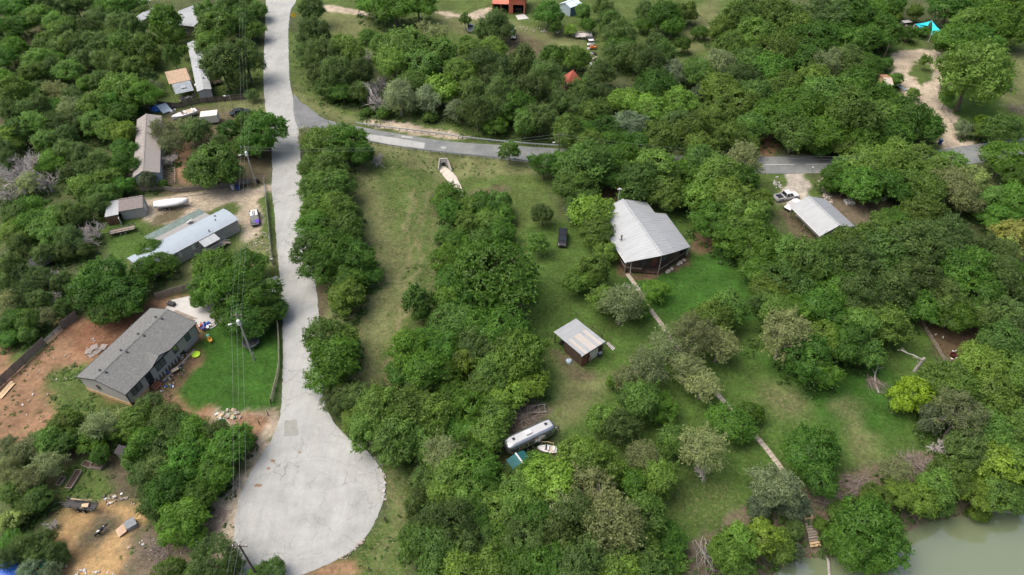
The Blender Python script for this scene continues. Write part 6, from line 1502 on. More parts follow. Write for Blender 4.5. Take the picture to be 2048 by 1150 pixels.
def leaves_mesh(name, pts, nrm, size, tone, rng, aspect=.62):
    n = len(pts)
    t = rng.normal(size=(n, 3)); t -= (t * nrm).sum(1)[:, None] * nrm; t /= np.linalg.norm(t, axis=1)[:, None] + 1e-9
    u = np.cross(nrm, t); s = size[:, None]
    V = np.stack([pts - t * s, pts + u * s * aspect - t * s * .1, pts + t * s, pts - u * s * aspect - t * s * .1], 1).reshape(-1, 3)
    F = np.arange(n * 4).reshape(n, 4)
    me = bpy.data.meshes.new(name); fast_mesh(me, V, F)
    a = me.attributes.new('tone', 'FLOAT', 'FACE'); a.data.foreach_set('value', tone.astype(np.float32))
    me.materials.append(M_LEAF)
    return me
def crown_mesh(name, seed, nl=22, nleaf=5200, leaf=.052, flat=.75, lr=.40, lowest=-.45, up=.5, fuzz=.28, cone=0.0, droop=0.0, tonesp=.2):
    rng = np.random.RandomState(seed)
    i = np.arange(nl) + .5; ph = np.arccos(np.clip(1 - (1 - lowest) * i / nl, -1, 1)); th = i * 2.399963 + rng.rand() * 6
    D = np.stack([np.sin(ph) * np.cos(th), np.sin(ph) * np.sin(th), np.cos(ph)], 1) + rng.normal(scale=.16, size=(nl, 3))
    D /= np.linalg.norm(D, axis=1)[:, None]
    R = lr * rng.uniform(.5, 1.3, nl)
    rad = (1.0 - R * .8) * rng.uniform(.66, 1.14, nl)
    Cc = D * rad[:, None]
    ecc = rng.uniform(.84, 1.18, 2)
    if cone: Cc[:, :2] *= (1 - cone * np.clip(Cc[:, 2:3], -.2, 1))
    Cc = np.vstack([Cc, [[0, 0, .12]]]); R = np.append(R, .55); lt = rng.normal(scale=tonesp, size=nl + 1)
    w = R ** 2; cnt = (nleaf * 2.6 * w / w.sum()).astype(int)
    P = []; Nn = []; T = []; HO = rng.normal(size=(2, 3, 3)); HO /= np.linalg.norm(HO, axis=2)[..., None]
    for k in range(nl + 1):
        u = rng.normal(size=(cnt[k], 3)); u /= np.linalg.norm(u, axis=1)[:, None]
        bump = 1 + fuzz * .6 * np.sin(u @ rng.normal(scale=3.5, size=3) + rng.rand() * 6) * np.sin(u @ rng.normal(scale=3.5, size=3))
        p = Cc[k] + u * (R[k] * bump * (1 - fuzz * rng.rand(cnt[k]) ** 1.6))[:, None]
        keep = np.ones(len(p), bool)
        for j in range(nl + 1):
            if j != k: keep &= np.linalg.norm(p - Cc[j], axis=1) > R[j] * .66
        keep &= ~((u[:, 2] < -.35) & (rng.rand(len(p)) < .55))
        f1, f2 = HO[0] @ p.T * 5.5, HO[1] @ p.T * 9
        keep &= ~((np.sin(f1[0] + 1) * np.sin(f1[1]) * np.sin(f1[2] + 2) + .5 * np.sin(f2[0]) * np.sin(f2[1]) < -.4) & (rng.rand(len(p)) < .9))
        p = p[keep]; u = u[keep]
        nn = u + np.array([0, 0, up * .8]) + rng.normal(scale=.36, size=p.shape); nn /= np.linalg.norm(nn, axis=1)[:, None]
        P.append(p); Nn.append(nn); T.append(np.clip(.5 + lt[k] + rng.normal(scale=.16, size=len(p)), 0, 1))
    P = np.vstack(P); Nn = np.vstack(Nn); T = np.concatenate(T)
    if len(P) > nleaf:
        q = rng.permutation(len(P))[:nleaf]; P = P[q]; Nn = Nn[q]; T = T[q]
    # sprigs that break the outline
    out = np.where((np.linalg.norm(P, axis=1) > .7) & (P[:, 2] > -.3))[0]; ns, nk = 150, 13
    src = P[rng.choice(out, ns)]; d = src / np.linalg.norm(src, axis=1)[:, None] + rng.normal(scale=.45, size=(ns, 3)); d /= np.linalg.norm(d, axis=1)[:, None]
    tt = rng.rand(ns, nk, 1) * rng.uniform(.1, .3, (ns, 1, 1)); sp = (src[:, None] + d[:, None] * tt + rng.normal(scale=.022, size=(ns, nk, 3))).reshape(-1, 3)
    sn = rng.normal(size=sp.shape) + np.array([0, 0, .8]); sn /= np.linalg.norm(sn, axis=1)[:, None]
    P = np.vstack([P, sp]); Nn = np.vstack([Nn, sn]); T = np.concatenate([T, np.clip(.55 + rng.normal(scale=.2, size=len(sp)), 0, 1)])
    if droop: P[:, 2] -= droop * (P[:, 0] ** 2 + P[:, 1] ** 2)
    P[:, 0] *= ecc[0]; P[:, 1] *= ecc[1]; P[:, 2] *= flat
    s = leaf * rng.uniform(.65, 1.45, len(P))
    return leaves_mesh(name, P, Nn, s, T, rng)
def trunk_mesh(name, seed, zc, flat, m, limbs=7, r0=.075, reach=.62, twigs=0, lean=.08):
    r = random.Random(seed); b = MB()
    lx, ly = r.uniform(-lean, lean), r.uniform(-lean, lean); fork = zc * .62
    b.tube([(0, 0, -.06), (0, 0, .06), (lx * .5, ly * .5, fork * .6), (lx, ly, fork)], [r0 * 1.35, r0, r0 * .8, r0 * .72], 7)
    for k in range(limbs):
        a = 2 * math.pi * k / limbs + r.uniform(-.4, .4); el = r.uniform(.25, 1.1); L = reach * r.uniform(.8, 1.15)
        e = Vector((lx + math.cos(a) * math.cos(el) * L, ly + math.sin(a) * math.cos(el) * L, fork + math.sin(el) * L * flat + (zc - fork) * .8))
        s = Vector((lx, ly, fork * r.uniform(.85, 1.0))); mid = s.lerp(e, .5) + Vector((r.uniform(-.06, .06), r.uniform(-.06, .06), r.uniform(-.08, .05)))
        b.tube([s, mid, e], [r0 * .5, r0 * .3, r0 * .1], 5)
        for q in range(twigs):
            t0 = mid.lerp(e, r.uniform(.0, .9)); d = Vector((r.gauss(0, 1), r.gauss(0, 1), r.gauss(.35, .8))).normalized() * r.uniform(.16, .36)
            t1 = t0 + d * .5 + Vector((0, 0, r.uniform(-.03, .03))); t2 = t0 + d
            b.tube([t0, t1, t2], [r0 * .16, r0 * .11, r0 * .05], 3, False)
            for w in range(2):
                d2 = (d.normalized() + Vector((r.gauss(0, .8), r.gauss(0, .8), r.gauss(0, .6)))).normalized() * r.uniform(.08, .18)
                b.tube([t1, t1 + d2], [r0 * .09, r0 * .04], 3, False)
    return b.mesh(name, m, True)
def bare_meshes(seed, dens=1.0, spread=1.0, h=1.5):
    """trunk mesh and branch mesh of a leafless tree, crown radius about 1"""
    r = random.Random(seed); t = MB(); b = MB()
    t.tube([(0, 0, -.06), (0, 0, .05), (r.uniform(-.05, .05), r.uniform(-.05, .05), h * .4)], [.085, .065, .05], 6)
    def grow(p, d, L, rad, lev):
        n = 3; pts = [p]; q = p.copy(); dd = d.copy()
        for k in range(n):
            dd = (dd + Vector((r.gauss(0, .22), r.gauss(0, .22), r.gauss(.03, .16)))).normalized(); q = q + dd * L / n; pts.append(q.copy())
        b.tube(pts, [rad, rad * .8, rad * .62, rad * .42], 4 if lev < 2 else 3, False)
        if lev < 3:
            for k in range(int((5 if lev else 4) * dens + r.random())):
                i = r.randint(1, n); o = pts[i].lerp(pts[i - 1], r.random())
                nd = (dd + Vector((r.gauss(0, .8), r.gauss(0, .8), r.gauss(.1, .5)))).normalized()
                grow(o, nd, L * r.uniform(.45, .75), rad * .48, lev + 1)
    n0 = 6
    for k in range(n0):
        a = 2 * math.pi * k / n0 + r.uniform(-.5, .5); el = r.uniform(.2, 1.15)
        grow(Vector((0, 0, h * r.uniform(.22, .4))), Vector((math.cos(a) * math.cos(el) * spread, math.sin(a) * math.cos(el) * spread, math.sin(el))).normalized(), r.uniform(.55, .95), .042, 1)
    return t.mesh('dead_trunk', M_DEAD, True), b.mesh('dead_branches', M_DEAD)

# kinds: crown variants, trunk, crown centre height and flatness in crown radii, leaf albedo, words
KIND = {
 'D': dict(zc=.98, flat=.74, n=8, cr=dict(nl=26, nleaf=11500, leaf=0.034, lr=.38), col=(0.076, 0.170, 0.024), word='dark green oak', plural='dark green oaks'),
 'G': dict(zc=1.05, flat=.78, n=8, cr=dict(nl=20, nleaf=10500, leaf=0.036, lr=.42, fuzz=.34), col=(0.104, 0.190, 0.037), word='mid green leafy tree', plural='x'),
 'B': dict(zc=1.0, flat=.76, n=4, cr=dict(nl=18, nleaf=9500, leaf=0.04, lr=.42, fuzz=.36), col=(0.134, 0.231, 0.035), word='bright green leafy tree', plural='x'),
 'C': dict(zc=.98, flat=.86, n=7, cr=dict(nl=30, nleaf=12500, leaf=0.028, lr=.33, fuzz=.42, cone=.15, up=.3), col=(0.088, 0.144, 0.038), word='olive green cedar', plural='x'),
 'S': dict(zc=1.25, flat=.74, n=6, cr=dict(nl=26, nleaf=5600, leaf=0.031, lr=.32, fuzz=.6, tonesp=.15), col=(0.191, 0.227, 0.095), twigs=9, word='pale grey-green tree', plural='x'),
 'W': dict(zc=.95, flat=.84, n=3, cr=dict(nl=24, nleaf=9500, leaf=0.032, lr=.36, fuzz=.45, up=.2, droop=.12), col=(0.162, 0.213, 0.114), word='silvery green willow', plural='x'),
 'F': dict(zc=.9, flat=.72, n=2, cr=dict(nl=24, nleaf=7500, leaf=0.042, lr=.30, fuzz=.4, tonesp=.32), col=(0.254, 0.316, 0.093), word='cream flowering tree', plural='x'),
 'Y': dict(zc=1.0, flat=.86, n=2, cr=dict(nl=22, nleaf=7500, leaf=0.043, lr=.36, fuzz=.4), col=(0.151, 0.262, 0.023), word='vivid yellow-green tree', plural='x'),
 'T': dict(zc=1.7, flat=1.2, n=3, cr=dict(nl=14, nleaf=3200, leaf=0.06, lr=.44, fuzz=.5), col=(0.110, 0.207, 0.037), word='small round young tree', plural='x'),
 'H': dict(zc=.52, flat=.62, n=3, cr=dict(nl=14, nleaf=3000, leaf=0.06, lr=.42, fuzz=.45, lowest=-.2), col=(0.099, 0.185, 0.033), word='low green shrub', plural='x'),
 'X': dict(zc=1.0, flat=.8, n=4, col=(1, 1, 1), word='bare grey dead tree', plural='x'),
}
for k_, K in KIND.items():
    K['crowns'] = []; K['trunks'] = []
    for v in range(K['n']):
        if k_ == 'X':
            a, b = bare_meshes(900 + v, 1.75 if v < 2 else 1.3, 1.0, 1.3); K['trunks'].append(a); K['crowns'].append(b); continue
        K['crowns'].append(crown_mesh('crown_' + k_, ord(k_) * 31 + v * 7, flat=K['flat'], **K['cr']))
        K['trunks'].append(trunk_mesh('trunk_' + k_, ord(k_) * 17 + v, K['zc'], K['flat'], M_PALEBARK if k_ in 'SWT' else M_BARK, twigs=K.get('twigs', 0), r0=.05 if k_ in 'HC' else .07))

# the trees of the photograph: crown centre and half-width in the photograph, kind
AREAS = [
 ('lane', 'in the strip beside the pale lane', '''690,285,42,D 650,285,40,G 720,310,26,D 622,275,26,S 622,335,28,G 660,335,36,G 632,372,34,G 672,372,34,G 640,408,34,D 676,418,36,G 628,450,32,D 704,428,22,C 658,455,36,D 694,458,32,G 622,497,34,G 668,500,42,D 716,515,40,D 640,535,34,D 737,550,26,D 700,560,36,D 690,600,36,G 700,585,30,G 650,672,40,G 690,672,26,G 668,715,48,D 655,745,40,D 692,700,34,D 676,800,32,C 715,795,34,C 752,775,26,S'''),
 ('mid', 'in the thicket below the concrete culvert', '''897,392,27,D 900,425,26,D 938,418,28,G 965,410,28,D 997,405,24,G 1005,432,26,D 935,450,30,G 972,448,32,G 895,470,24,G 920,488,30,D 960,485,30,G 1002,465,26,D 898,520,34,D 935,520,30,G 993,548,78,D 905,565,36,D 935,595,36,D 895,600,32,B 893,635,36,G 925,650,42,G 965,650,38,D 1008,655,46,D 955,690,40,C 1000,695,40,C 1045,715,50,B 1062,760,36,B 990,745,42,G 1020,790,42,B 965,780,36,G 930,720,36,B 940,820,40,D 985,830,40,G 905,800,36,D 890,755,34,D'''),
 ('fieldend', 'at the lower end of the mown field', '''850,692,42,D 820,700,38,D 885,700,38,D 850,742,46,D 800,745,28,D 832,790,34,C 760,820,48,G 815,822,56,G 862,835,44,G 735,862,44,G 790,872,52,G 845,880,44,G 895,845,36,D 710,840,28,G 930,868,38,D 975,872,40,G 885,910,38,S 940,905,36,D'''),
 ('southwood', 'in the wood right of the turning circle', '''905,950,46,G 955,945,40,D 850,965,32,C 838,1005,36,C 880,1000,40,G 930,990,42,G 975,985,38,D 1010,960,30,G 855,1045,38,C 905,1045,46,C 955,1030,40,D 1000,1020,42,G 835,1085,32,G 880,1095,44,G 930,1090,42,C 975,1068,34,G 1010,1075,36,D 875,1145,42,G 930,1145,44,G 985,1130,46,G 1040,1130,48,D 1050,1080,44,C'''),
 ('trailer', 'in the wood below the silver trailer', '''1078,938,34,D 1052,958,30,B 1175,930,52,B 1128,962,30,G 1095,970,52,B 1045,995,46,G 1075,1030,46,D 1120,1015,44,S 1182,985,56,S 1160,1040,62,C 1115,1075,50,C 1230,1050,62,S 1285,1035,50,G 1330,1082,38,D 1210,1100,56,C 1268,1100,54,G 1100,1130,52,D 1160,1135,54,C 1230,1150,52,G 1290,1140,46,G 1335,1120,30,H'''),
 ('yard', 'on the lawn around the stone path', '''1285,915,44,S 1320,955,48,G 1270,965,40,D 1405,900,52,S 1350,880,40,G 1240,858,46,C 1208,838,38,G 1280,800,52,G 1320,815,38,D 1290,735,52,S 1250,755,32,S 1340,690,42,S 1385,670,50,S 1425,640,50,G 1440,690,46,S 1375,735,46,S 1405,770,44,S 1455,615,44,G 1462,845,46,D 1500,825,28,D 1226,766,18,B 1245,605,50,S 1205,600,36,G 1158,562,34,B 1185,540,38,G 1210,505,28,G 1312,580,28,D 1275,615,30,D 1552,975,52,W 1590,1010,36,W 1625,905,62,D 1640,960,44,D 1520,1010,30,W'''),
 ('house', 'around the big white-roofed house', '''1078,486,21,T 1085,428,27,C 1185,425,44,B 1150,422,24,W 1190,465,34,G 1165,400,34,G 1215,455,16,S 1135,330,38,D 1088,330,30,D 1175,330,54,G 1150,370,40,G 1210,350,40,D 1018,302,21,T 1245,320,36,D 1305,345,54,G 1275,365,42,G 1330,385,40,G 1255,395,22,G'''),
 ('driveblock', 'between the big house and the county road', '''1365,345,36,D 1400,325,40,G 1365,395,32,D 1440,350,50,G 1410,395,46,B 1462,400,54,G 1482,325,44,S 1522,402,28,G 1430,440,46,D 1490,440,52,G 1490,446,32,G 1470,480,42,D 1520,490,48,D 1532,482,38,D 1525,540,44,D 1575,510,48,G 1592,508,36,D 1480,365,40,D 1395,365,30,D'''),
 ('eastblock', 'in the large grove right of the lawn', '''1625,530,52,G 1580,565,50,G 1655,508,42,D 1708,490,46,G 1758,472,46,G 1700,530,54,C 1760,510,56,G 1670,580,48,D 1720,590,50,C 1630,610,46,D 1570,670,52,S 1590,625,40,D 1615,720,50,D 1650,680,42,G 1665,640,38,D 1690,690,44,D 1720,650,42,G 1730,705,36,G 1765,640,46,G 1785,580,52,C 1820,500,58,C 1830,560,54,C 1875,520,56,C 1895,470,46,C 1845,610,42,D 1890,600,46,C 1930,540,52,D 1945,590,50,D 1990,560,48,C 1985,510,40,C 2020,470,36,F 2010,505,32,F 2035,560,44,D 1905,625,42,D 1640,745,34,D 1840,430,38,G 1805,455,30,D 1790,440,28,D 1545,580,38,G 1560,625,38,G 1530,600,30,G 1600,690,34,D'''),
 ('rightedge', 'at the right edge above the river', '''1822,790,40,Y 1905,770,56,G 1960,730,50,G 2005,690,52,G 2010,630,50,C 1960,630,42,C 2035,750,50,G 1985,790,54,G 1920,830,54,S 1870,835,36,W 1975,860,54,G 2030,850,48,G 1930,900,48,C 1985,920,52,B 2035,920,46,G 1900,950,42,G 1945,975,42,B 1995,980,46,G 2040,990,40,G 1870,975,40,G 1840,1000,38,B 1800,985,34,G 1790,940,32,S 1960,1025,22,B 1880,1010,30,G'''),
 ('riverbank', 'on the bank beside the wooden steps', '''1735,1050,60,D 1700,1090,48,D 1765,1095,48,D 1730,1110,44,D 1695,1035,36,G 1750,1000,34,G 1480,1085,42,B 1520,1075,44,B 1450,1110,36,B 1555,1090,36,G 1472,1132,34,G 1590,1060,26,C 1660,1080,22,G 1640,1050,18,H 1585,1100,24,W 1660,1060,16,H'''),
 ('eastroad', 'between the parked pickup and right road', '''1668,352,30,D 1702,335,38,G 1740,330,50,G 1790,325,48,G 1720,372,46,D 1690,368,28,D 1770,370,46,D 1835,325,46,G 1815,365,44,G 1870,350,42,G 1895,330,36,G 1905,375,44,S 1855,385,42,G 1945,365,38,F 1935,400,36,S 1960,415,26,W 1990,400,36,G 2015,315,46,D 2035,355,38,D 2030,405,42,D 2000,440,36,D 1658,372,18,D 1840,345,20,F'''),
 ('northeast', 'in the wood right of the red hut', '''1110,112,26,D 1152,118,26,D 1045,130,42,C 1088,155,36,C 1062,185,42,C 1035,215,36,D 1080,240,44,C 1050,245,30,G 1120,205,32,C 1165,185,34,C 1200,150,36,C 1238,112,34,C 1275,115,34,C 1325,110,30,G 1300,130,34,C 1345,145,34,W 1205,195,34,C 1245,205,34,B 1190,225,34,G 1258,250,40,W 1135,262,36,G 1165,265,30,D 1215,255,34,D 1312,175,42,D 1300,220,42,B 1355,205,38,B 1350,250,40,C 1400,190,24,W 1440,180,44,G 1475,210,44,G 1430,240,44,G 1385,260,36,G 1480,155,40,C 1440,125,40,S 1500,125,40,G 1395,145,32,G 1500,255,36,G 1460,275,36,G 1320,280,44,G 1275,290,34,D 1400,295,38,G 1165,215,30,C 1005,190,38,C 1180,290,34,G 1225,290,32,D'''),
 ('farnorth', 'in the far wood at the top right', '''1240,70,36,C 1220,48,28,G 1240,92,30,D 1290,22,24,C 1287,50,18,D 1330,32,32,D 1372,25,26,G 1310,85,24,C 1400,64,16,D 1365,90,18,D 1345,50,24,D 1440,60,32,G 1480,35,40,G 1510,75,42,G 1520,20,40,G 1560,35,44,G 1595,60,42,G 1620,80,48,D 1655,35,50,C 1700,30,48,D 1735,25,40,D 1560,105,46,G 1605,125,46,D 1570,170,42,G 1460,95,34,G 1540,140,40,D 1650,130,36,S 1690,130,48,C 1720,85,40,D 1680,80,44,D 1735,130,30,D 1510,190,40,G 1530,235,36,D'''),
 ('rightwood', 'in the dark wood left of the gravel drive', '''1720,185,50,D 1680,190,46,G 1640,195,50,G 1600,215,52,D 1560,240,44,D 1700,235,56,G 1755,235,46,G 1810,235,50,D 1850,255,38,D 1785,270,44,D 1590,268,44,G 1650,270,46,D 1720,280,44,D 1620,165,40,G 1765,200,40,D 1790,160,18,D 1772,128,14,D 1500,292,26,G 1690,292,36,G 1640,296,26,D'''),
 ('topright', 'around the turquoise shade sail', '''1768,65,34,D 1765,15,34,D 1830,25,18,G 1785,35,18,B 1818,68,16,D 1845,62,14,D 1900,15,44,D 1945,45,44,G 1915,82,46,D 1990,45,44,D 2030,65,38,D 1892,90,24,D 1960,85,40,D 1990,95,28,G 1948,150,66,G 1990,140,34,G 1898,120,22,S 1850,122,11,T 1893,196,15,T 1966,243,15,Y 1998,258,32,G 1965,262,22,G 2030,255,24,G 1925,258,18,W 1768,88,9,B 1826,186,13,G 2020,10,40,B 1960,5,40,D 1785,8,26,D 1740,75,30,D'''),
 ('roadnorth', 'between the lane junction and red building', '''622,20,32,C 630,72,40,C 612,105,24,C 648,112,42,C 690,105,38,G 678,150,42,C 640,150,30,C 718,150,34,C 652,178,24,G 686,185,24,D 668,195,18,H 700,190,18,H 812,95,54,G 785,125,38,G 845,130,40,G 790,12,48,D 750,5,36,D 835,8,36,D 862,72,38,S 885,105,36,G 735,72,18,D 760,85,22,G 825,170,36,G 800,195,38,W 855,200,34,W 882,180,40,B 920,150,34,G 912,222,28,W 955,225,38,C 945,185,34,C 965,130,40,C 1005,150,36,C 985,95,30,G 945,100,28,G 988,50,34,C 1008,66,24,C 965,62,24,C 930,40,11,T 932,82,14,D 770,225,18,H 735,225,14,H 990,250,26,D 1010,220,32,C 720,185,22,C 860,235,18,H 1098,28,30,D 1110,55,16,D 1165,25,20,G 1205,15,26,C 1175,50,16,D 1140,60,14,B'''),
 ('northwest', 'in the wood left of the white mobile home', '''22,15,32,D 50,5,28,D 10,65,32,D 40,50,24,D 5,115,28,D 28,95,22,D 5,160,22,D 78,32,26,G 98,15,24,C 112,45,24,G 128,18,26,C 152,12,26,C 182,10,24,C 208,6,24,D 238,10,26,D 265,8,24,D 286,24,16,C 122,65,28,G 148,60,26,G 176,62,28,C 200,42,26,C 215,22,20,D 240,52,28,C 266,55,26,C 95,85,26,G 120,95,24,C 105,118,20,D 142,90,26,C 168,92,25,C 196,88,28,C 226,82,27,G 252,92,30,G 282,98,30,G 300,118,20,G 80,122,28,G 66,150,26,G 106,140,24,C 136,143,28,G 160,120,24,C 186,112,20,X 212,122,24,C 240,132,26,C 272,142,28,G 296,155,20,C 205,163,27,G 236,172,30,G 264,182,33,G 288,190,28,D 30,185,32,G 60,190,28,G 85,183,24,C 110,180,20,S 126,187,18,S 150,195,24,C 172,172,20,D 12,203,24,G 26,230,27,C 52,225,27,C 80,215,26,C 106,215,24,D 140,215,25,S 166,215,25,C 190,213,28,G 216,210,28,D 244,228,26,D 70,250,30,G 40,260,30,G 100,255,28,C 15,275,28,G 130,250,27,C 160,246,27,C 190,250,30,G 216,260,27,G 246,266,26,B 130,275,24,C 95,282,26,G 255,205,24,D 310,175,14,W'''),
 ('west', 'in the wood left of the boat shed', '''10,303,24,C 55,312,38,X 25,340,44,X 88,352,36,X 10,380,30,X 60,365,26,S 20,320,22,C 100,325,24,D 135,305,28,C 166,313,28,C 200,330,32,C 176,345,28,C 216,358,27,G 246,330,26,D 250,300,24,D 146,350,28,C 166,372,30,G 192,382,28,D 216,388,22,G 248,372,18,D 35,430,27,G 62,415,27,D 30,462,28,G 65,446,28,D 86,456,30,G 112,432,24,G 140,430,28,C 166,432,22,C 100,470,24,G 140,478,28,C 160,468,30,X 186,452,26,X 128,505,22,C 10,505,16,X 22,530,28,C 46,548,24,C 76,560,26,C 10,562,24,C 104,545,20,X 122,562,24,C 40,490,22,C 90,508,24,C 170,500,18,C 190,410,22,C'''),
 ('homesNW', 'around the two upper left homes', '''332,45,38,D 345,70,26,D 432,55,42,G 460,22,34,G 490,45,28,G 412,25,24,G 505,60,24,G 478,10,28,G 515,20,22,G 420,88,28,G 445,132,52,C 492,120,40,C 470,155,28,C 345,112,18,T 366,102,11,T 300,85,20,D 505,190,14,C'''),
 ('homesW', 'around the shingled home and covered boat', '''324,262,28,S 345,285,27,S 338,312,22,X 296,362,20,W 326,368,11,D 395,262,34,C 372,250,22,S 424,330,52,G 400,345,34,G 462,345,28,G 460,262,26,D 440,290,24,C 488,290,26,D 530,262,44,D 500,245,28,D 510,290,30,D 285,365,12,H'''),
 ('homesWS', 'around the blue-roofed mobile home', '''300,500,24,D 322,528,28,D 292,540,26,D 205,560,46,D 238,590,42,D 178,592,38,D 268,575,28,D 215,620,34,D 262,610,26,D 432,535,46,D 490,535,38,D 420,580,36,D 462,580,46,D 518,590,40,D 488,635,42,D 545,612,28,D 448,630,26,D 525,640,26,D 400,600,20,D'''),
 ('fencewood', 'in the wood outside the long left fence', '''20,600,24,S 50,590,28,C 78,600,28,C 104,592,24,X 30,640,28,D 60,640,26,G 88,632,24,S 15,680,22,D 126,615,22,G 55,668,20,G 10,640,22,S'''),
 ('southwest', 'below the grey shingled house', '''300,815,34,C 270,845,34,G 332,838,34,C 240,842,28,S 200,852,34,S 362,850,28,G 132,850,34,G 160,865,27,G 100,880,34,G 130,890,28,G 185,880,28,D 200,910,22,D 246,862,24,D 288,890,38,D 330,885,42,C 380,875,44,D 428,868,38,C 462,890,42,D 482,870,24,D 320,935,40,C 370,925,44,D 420,940,40,D 290,950,34,C 340,975,40,D 400,985,40,D 440,955,30,D 312,1005,34,G 372,1025,44,D 352,1062,38,D 388,1072,24,D 270,920,26,G 345,870,30,G'''),
 ('farsouthwest', 'in the lower left corner thicket', '''15,892,24,S 35,908,28,S 62,892,32,S 95,928,36,S 15,940,28,S 55,960,27,S 25,985,27,G 25,1040,27,F 76,1000,30,G 60,1010,26,G 20,1078,24,D 50,1090,28,C 88,1082,27,C 112,1105,26,C 70,1112,24,C 125,1115,18,C 22,1112,24,C 60,1140,26,W 100,1145,24,W 105,1048,18,X 430,1122,48,C 340,1146,34,G 395,1148,30,G 462,1140,32,C 545,1142,28,G 515,1148,22,G'''),
 ('deadones', 'standing by the county road guardrail', '''735,105,18,X 757,190,42,X 745,170,24,X 762,155,20,X 750,312,18,X 955,200,20,X'''),
 ('field', 'standing alone in the mown field', '''835,600,30,T 822,590,18,G 845,625,20,G'''),
 ('snags', 'poking out of the leafy crowns', '''315,998,12,X 370,994,10,X 1405,940,22,X 1885,885,34,X 1745,1030,20,X 720,25,8,X 1285,790,18,X 830,705,14,X 1265,570,20,X'''),
]
ORD = 'zero first second third fourth fifth sixth seventh eighth ninth tenth eleventh twelfth thirteenth fourteenth fifteenth sixteenth seventeenth eighteenth nineteenth twentieth'.split()
def ordinal(n):
    if n <= 20: return ORD[n]
    return str(n) + ('th' if 10 <= n % 100 <= 20 else {1: 'st', 2: 'nd', 3: 'rd'}.get(n % 10, 'th'))
NAMES = {'D': 'oak_tree', 'G': 'leafy_tree', 'B': 'bright_leafy_tree', 'C': 'cedar_tree', 'S': 'mesquite_tree', 'W': 'willow_tree', 'F': 'flowering_tree', 'Y': 'leafy_tree', 'T': 'young_tree', 'H': 'shrub', 'X': 'dead_tree'}  # B is a bright green leafy tree, no particular species
NTREE = 0
AF = {'northwest': 1.16, 'west': 1.14, 'yard': 1.06, 'southwest': 1.05, 'roadnorth': 1.06, 'eastroad': 1.05}   # multiplier on leaf colour by area
RF = {'yard': .89, 'house': .98, 'northwest': 1.05, 'southwood': 1.1, 'trailer': 1.08, 'mid': 1.06, 'lane': 1.03, 'eastblock': 1.04, 'fieldend': 1.04, 'homesWS': 1.06, 'west': 1.05}
TREE_BASES = []
for an, phrase, txt in AREAS:
    rows = [s.split(',') for s in txt.split()]; rows = [(float(a), float(b), float(c), k) for a, b, c, k in rows]
    bykind = {}
    for r_ in rows: bykind.setdefault(r_[3], []).append(r_)
    for k, lst in bykind.items():
        lst.sort()
        for i, (x, y, rp, _) in enumerate(lst):
            K = KIND[k]; rr = random.Random(int(x * 7919 + y * 104729 + rp))
            p = at0(x, y, 4.0); R = 3.0; sz = rr.uniform(.86, 1.24)
            for _it in range(5):
                R = rp * RF.get(an, .96) * depth_of(x, y, p.z) / FPX
                g = hz(p.x, p.y); p = at0(x, y, g + K['zc'] * R * sz)
            base = (p.x, p.y, hz(p.x, p.y) - .02)
            lab = ('only ' + K['word'] + ' ' + phrase) if len(lst) == 1 else (K['word'] + ', ' + ordinal(i + 1) + ' from left, ' + phrase)
            v = rr.randrange(K['n'])
            o = thing(NAMES[k], lab, 'shrub' if k == 'H' else 'tree', base, rr.uniform(0, 6.28), 'trees ' + phrase)
            o.scale = (R, R, R * sz)
            t = obj('trunk', K['trunks'][v], o); c = obj('branches' if k == 'X' else 'crown', K['crowns'][v], o)
            if k != 'X': c.location.z = K['zc']
            j = rr.uniform(.72, 1.30) * AF.get(an, 1.0); hs = rr.uniform(-.08, .05 if k in 'SCW' else .14)
            if k != 'X': c.color = (K['col'][0] * j * (1 + hs), K['col'][1] * j, K['col'][2] * j * (1 - hs), 1)
            TREE_BASES.append((base[0], base[1], R, k))
            NTREE += 1
print('trees', NTREE)

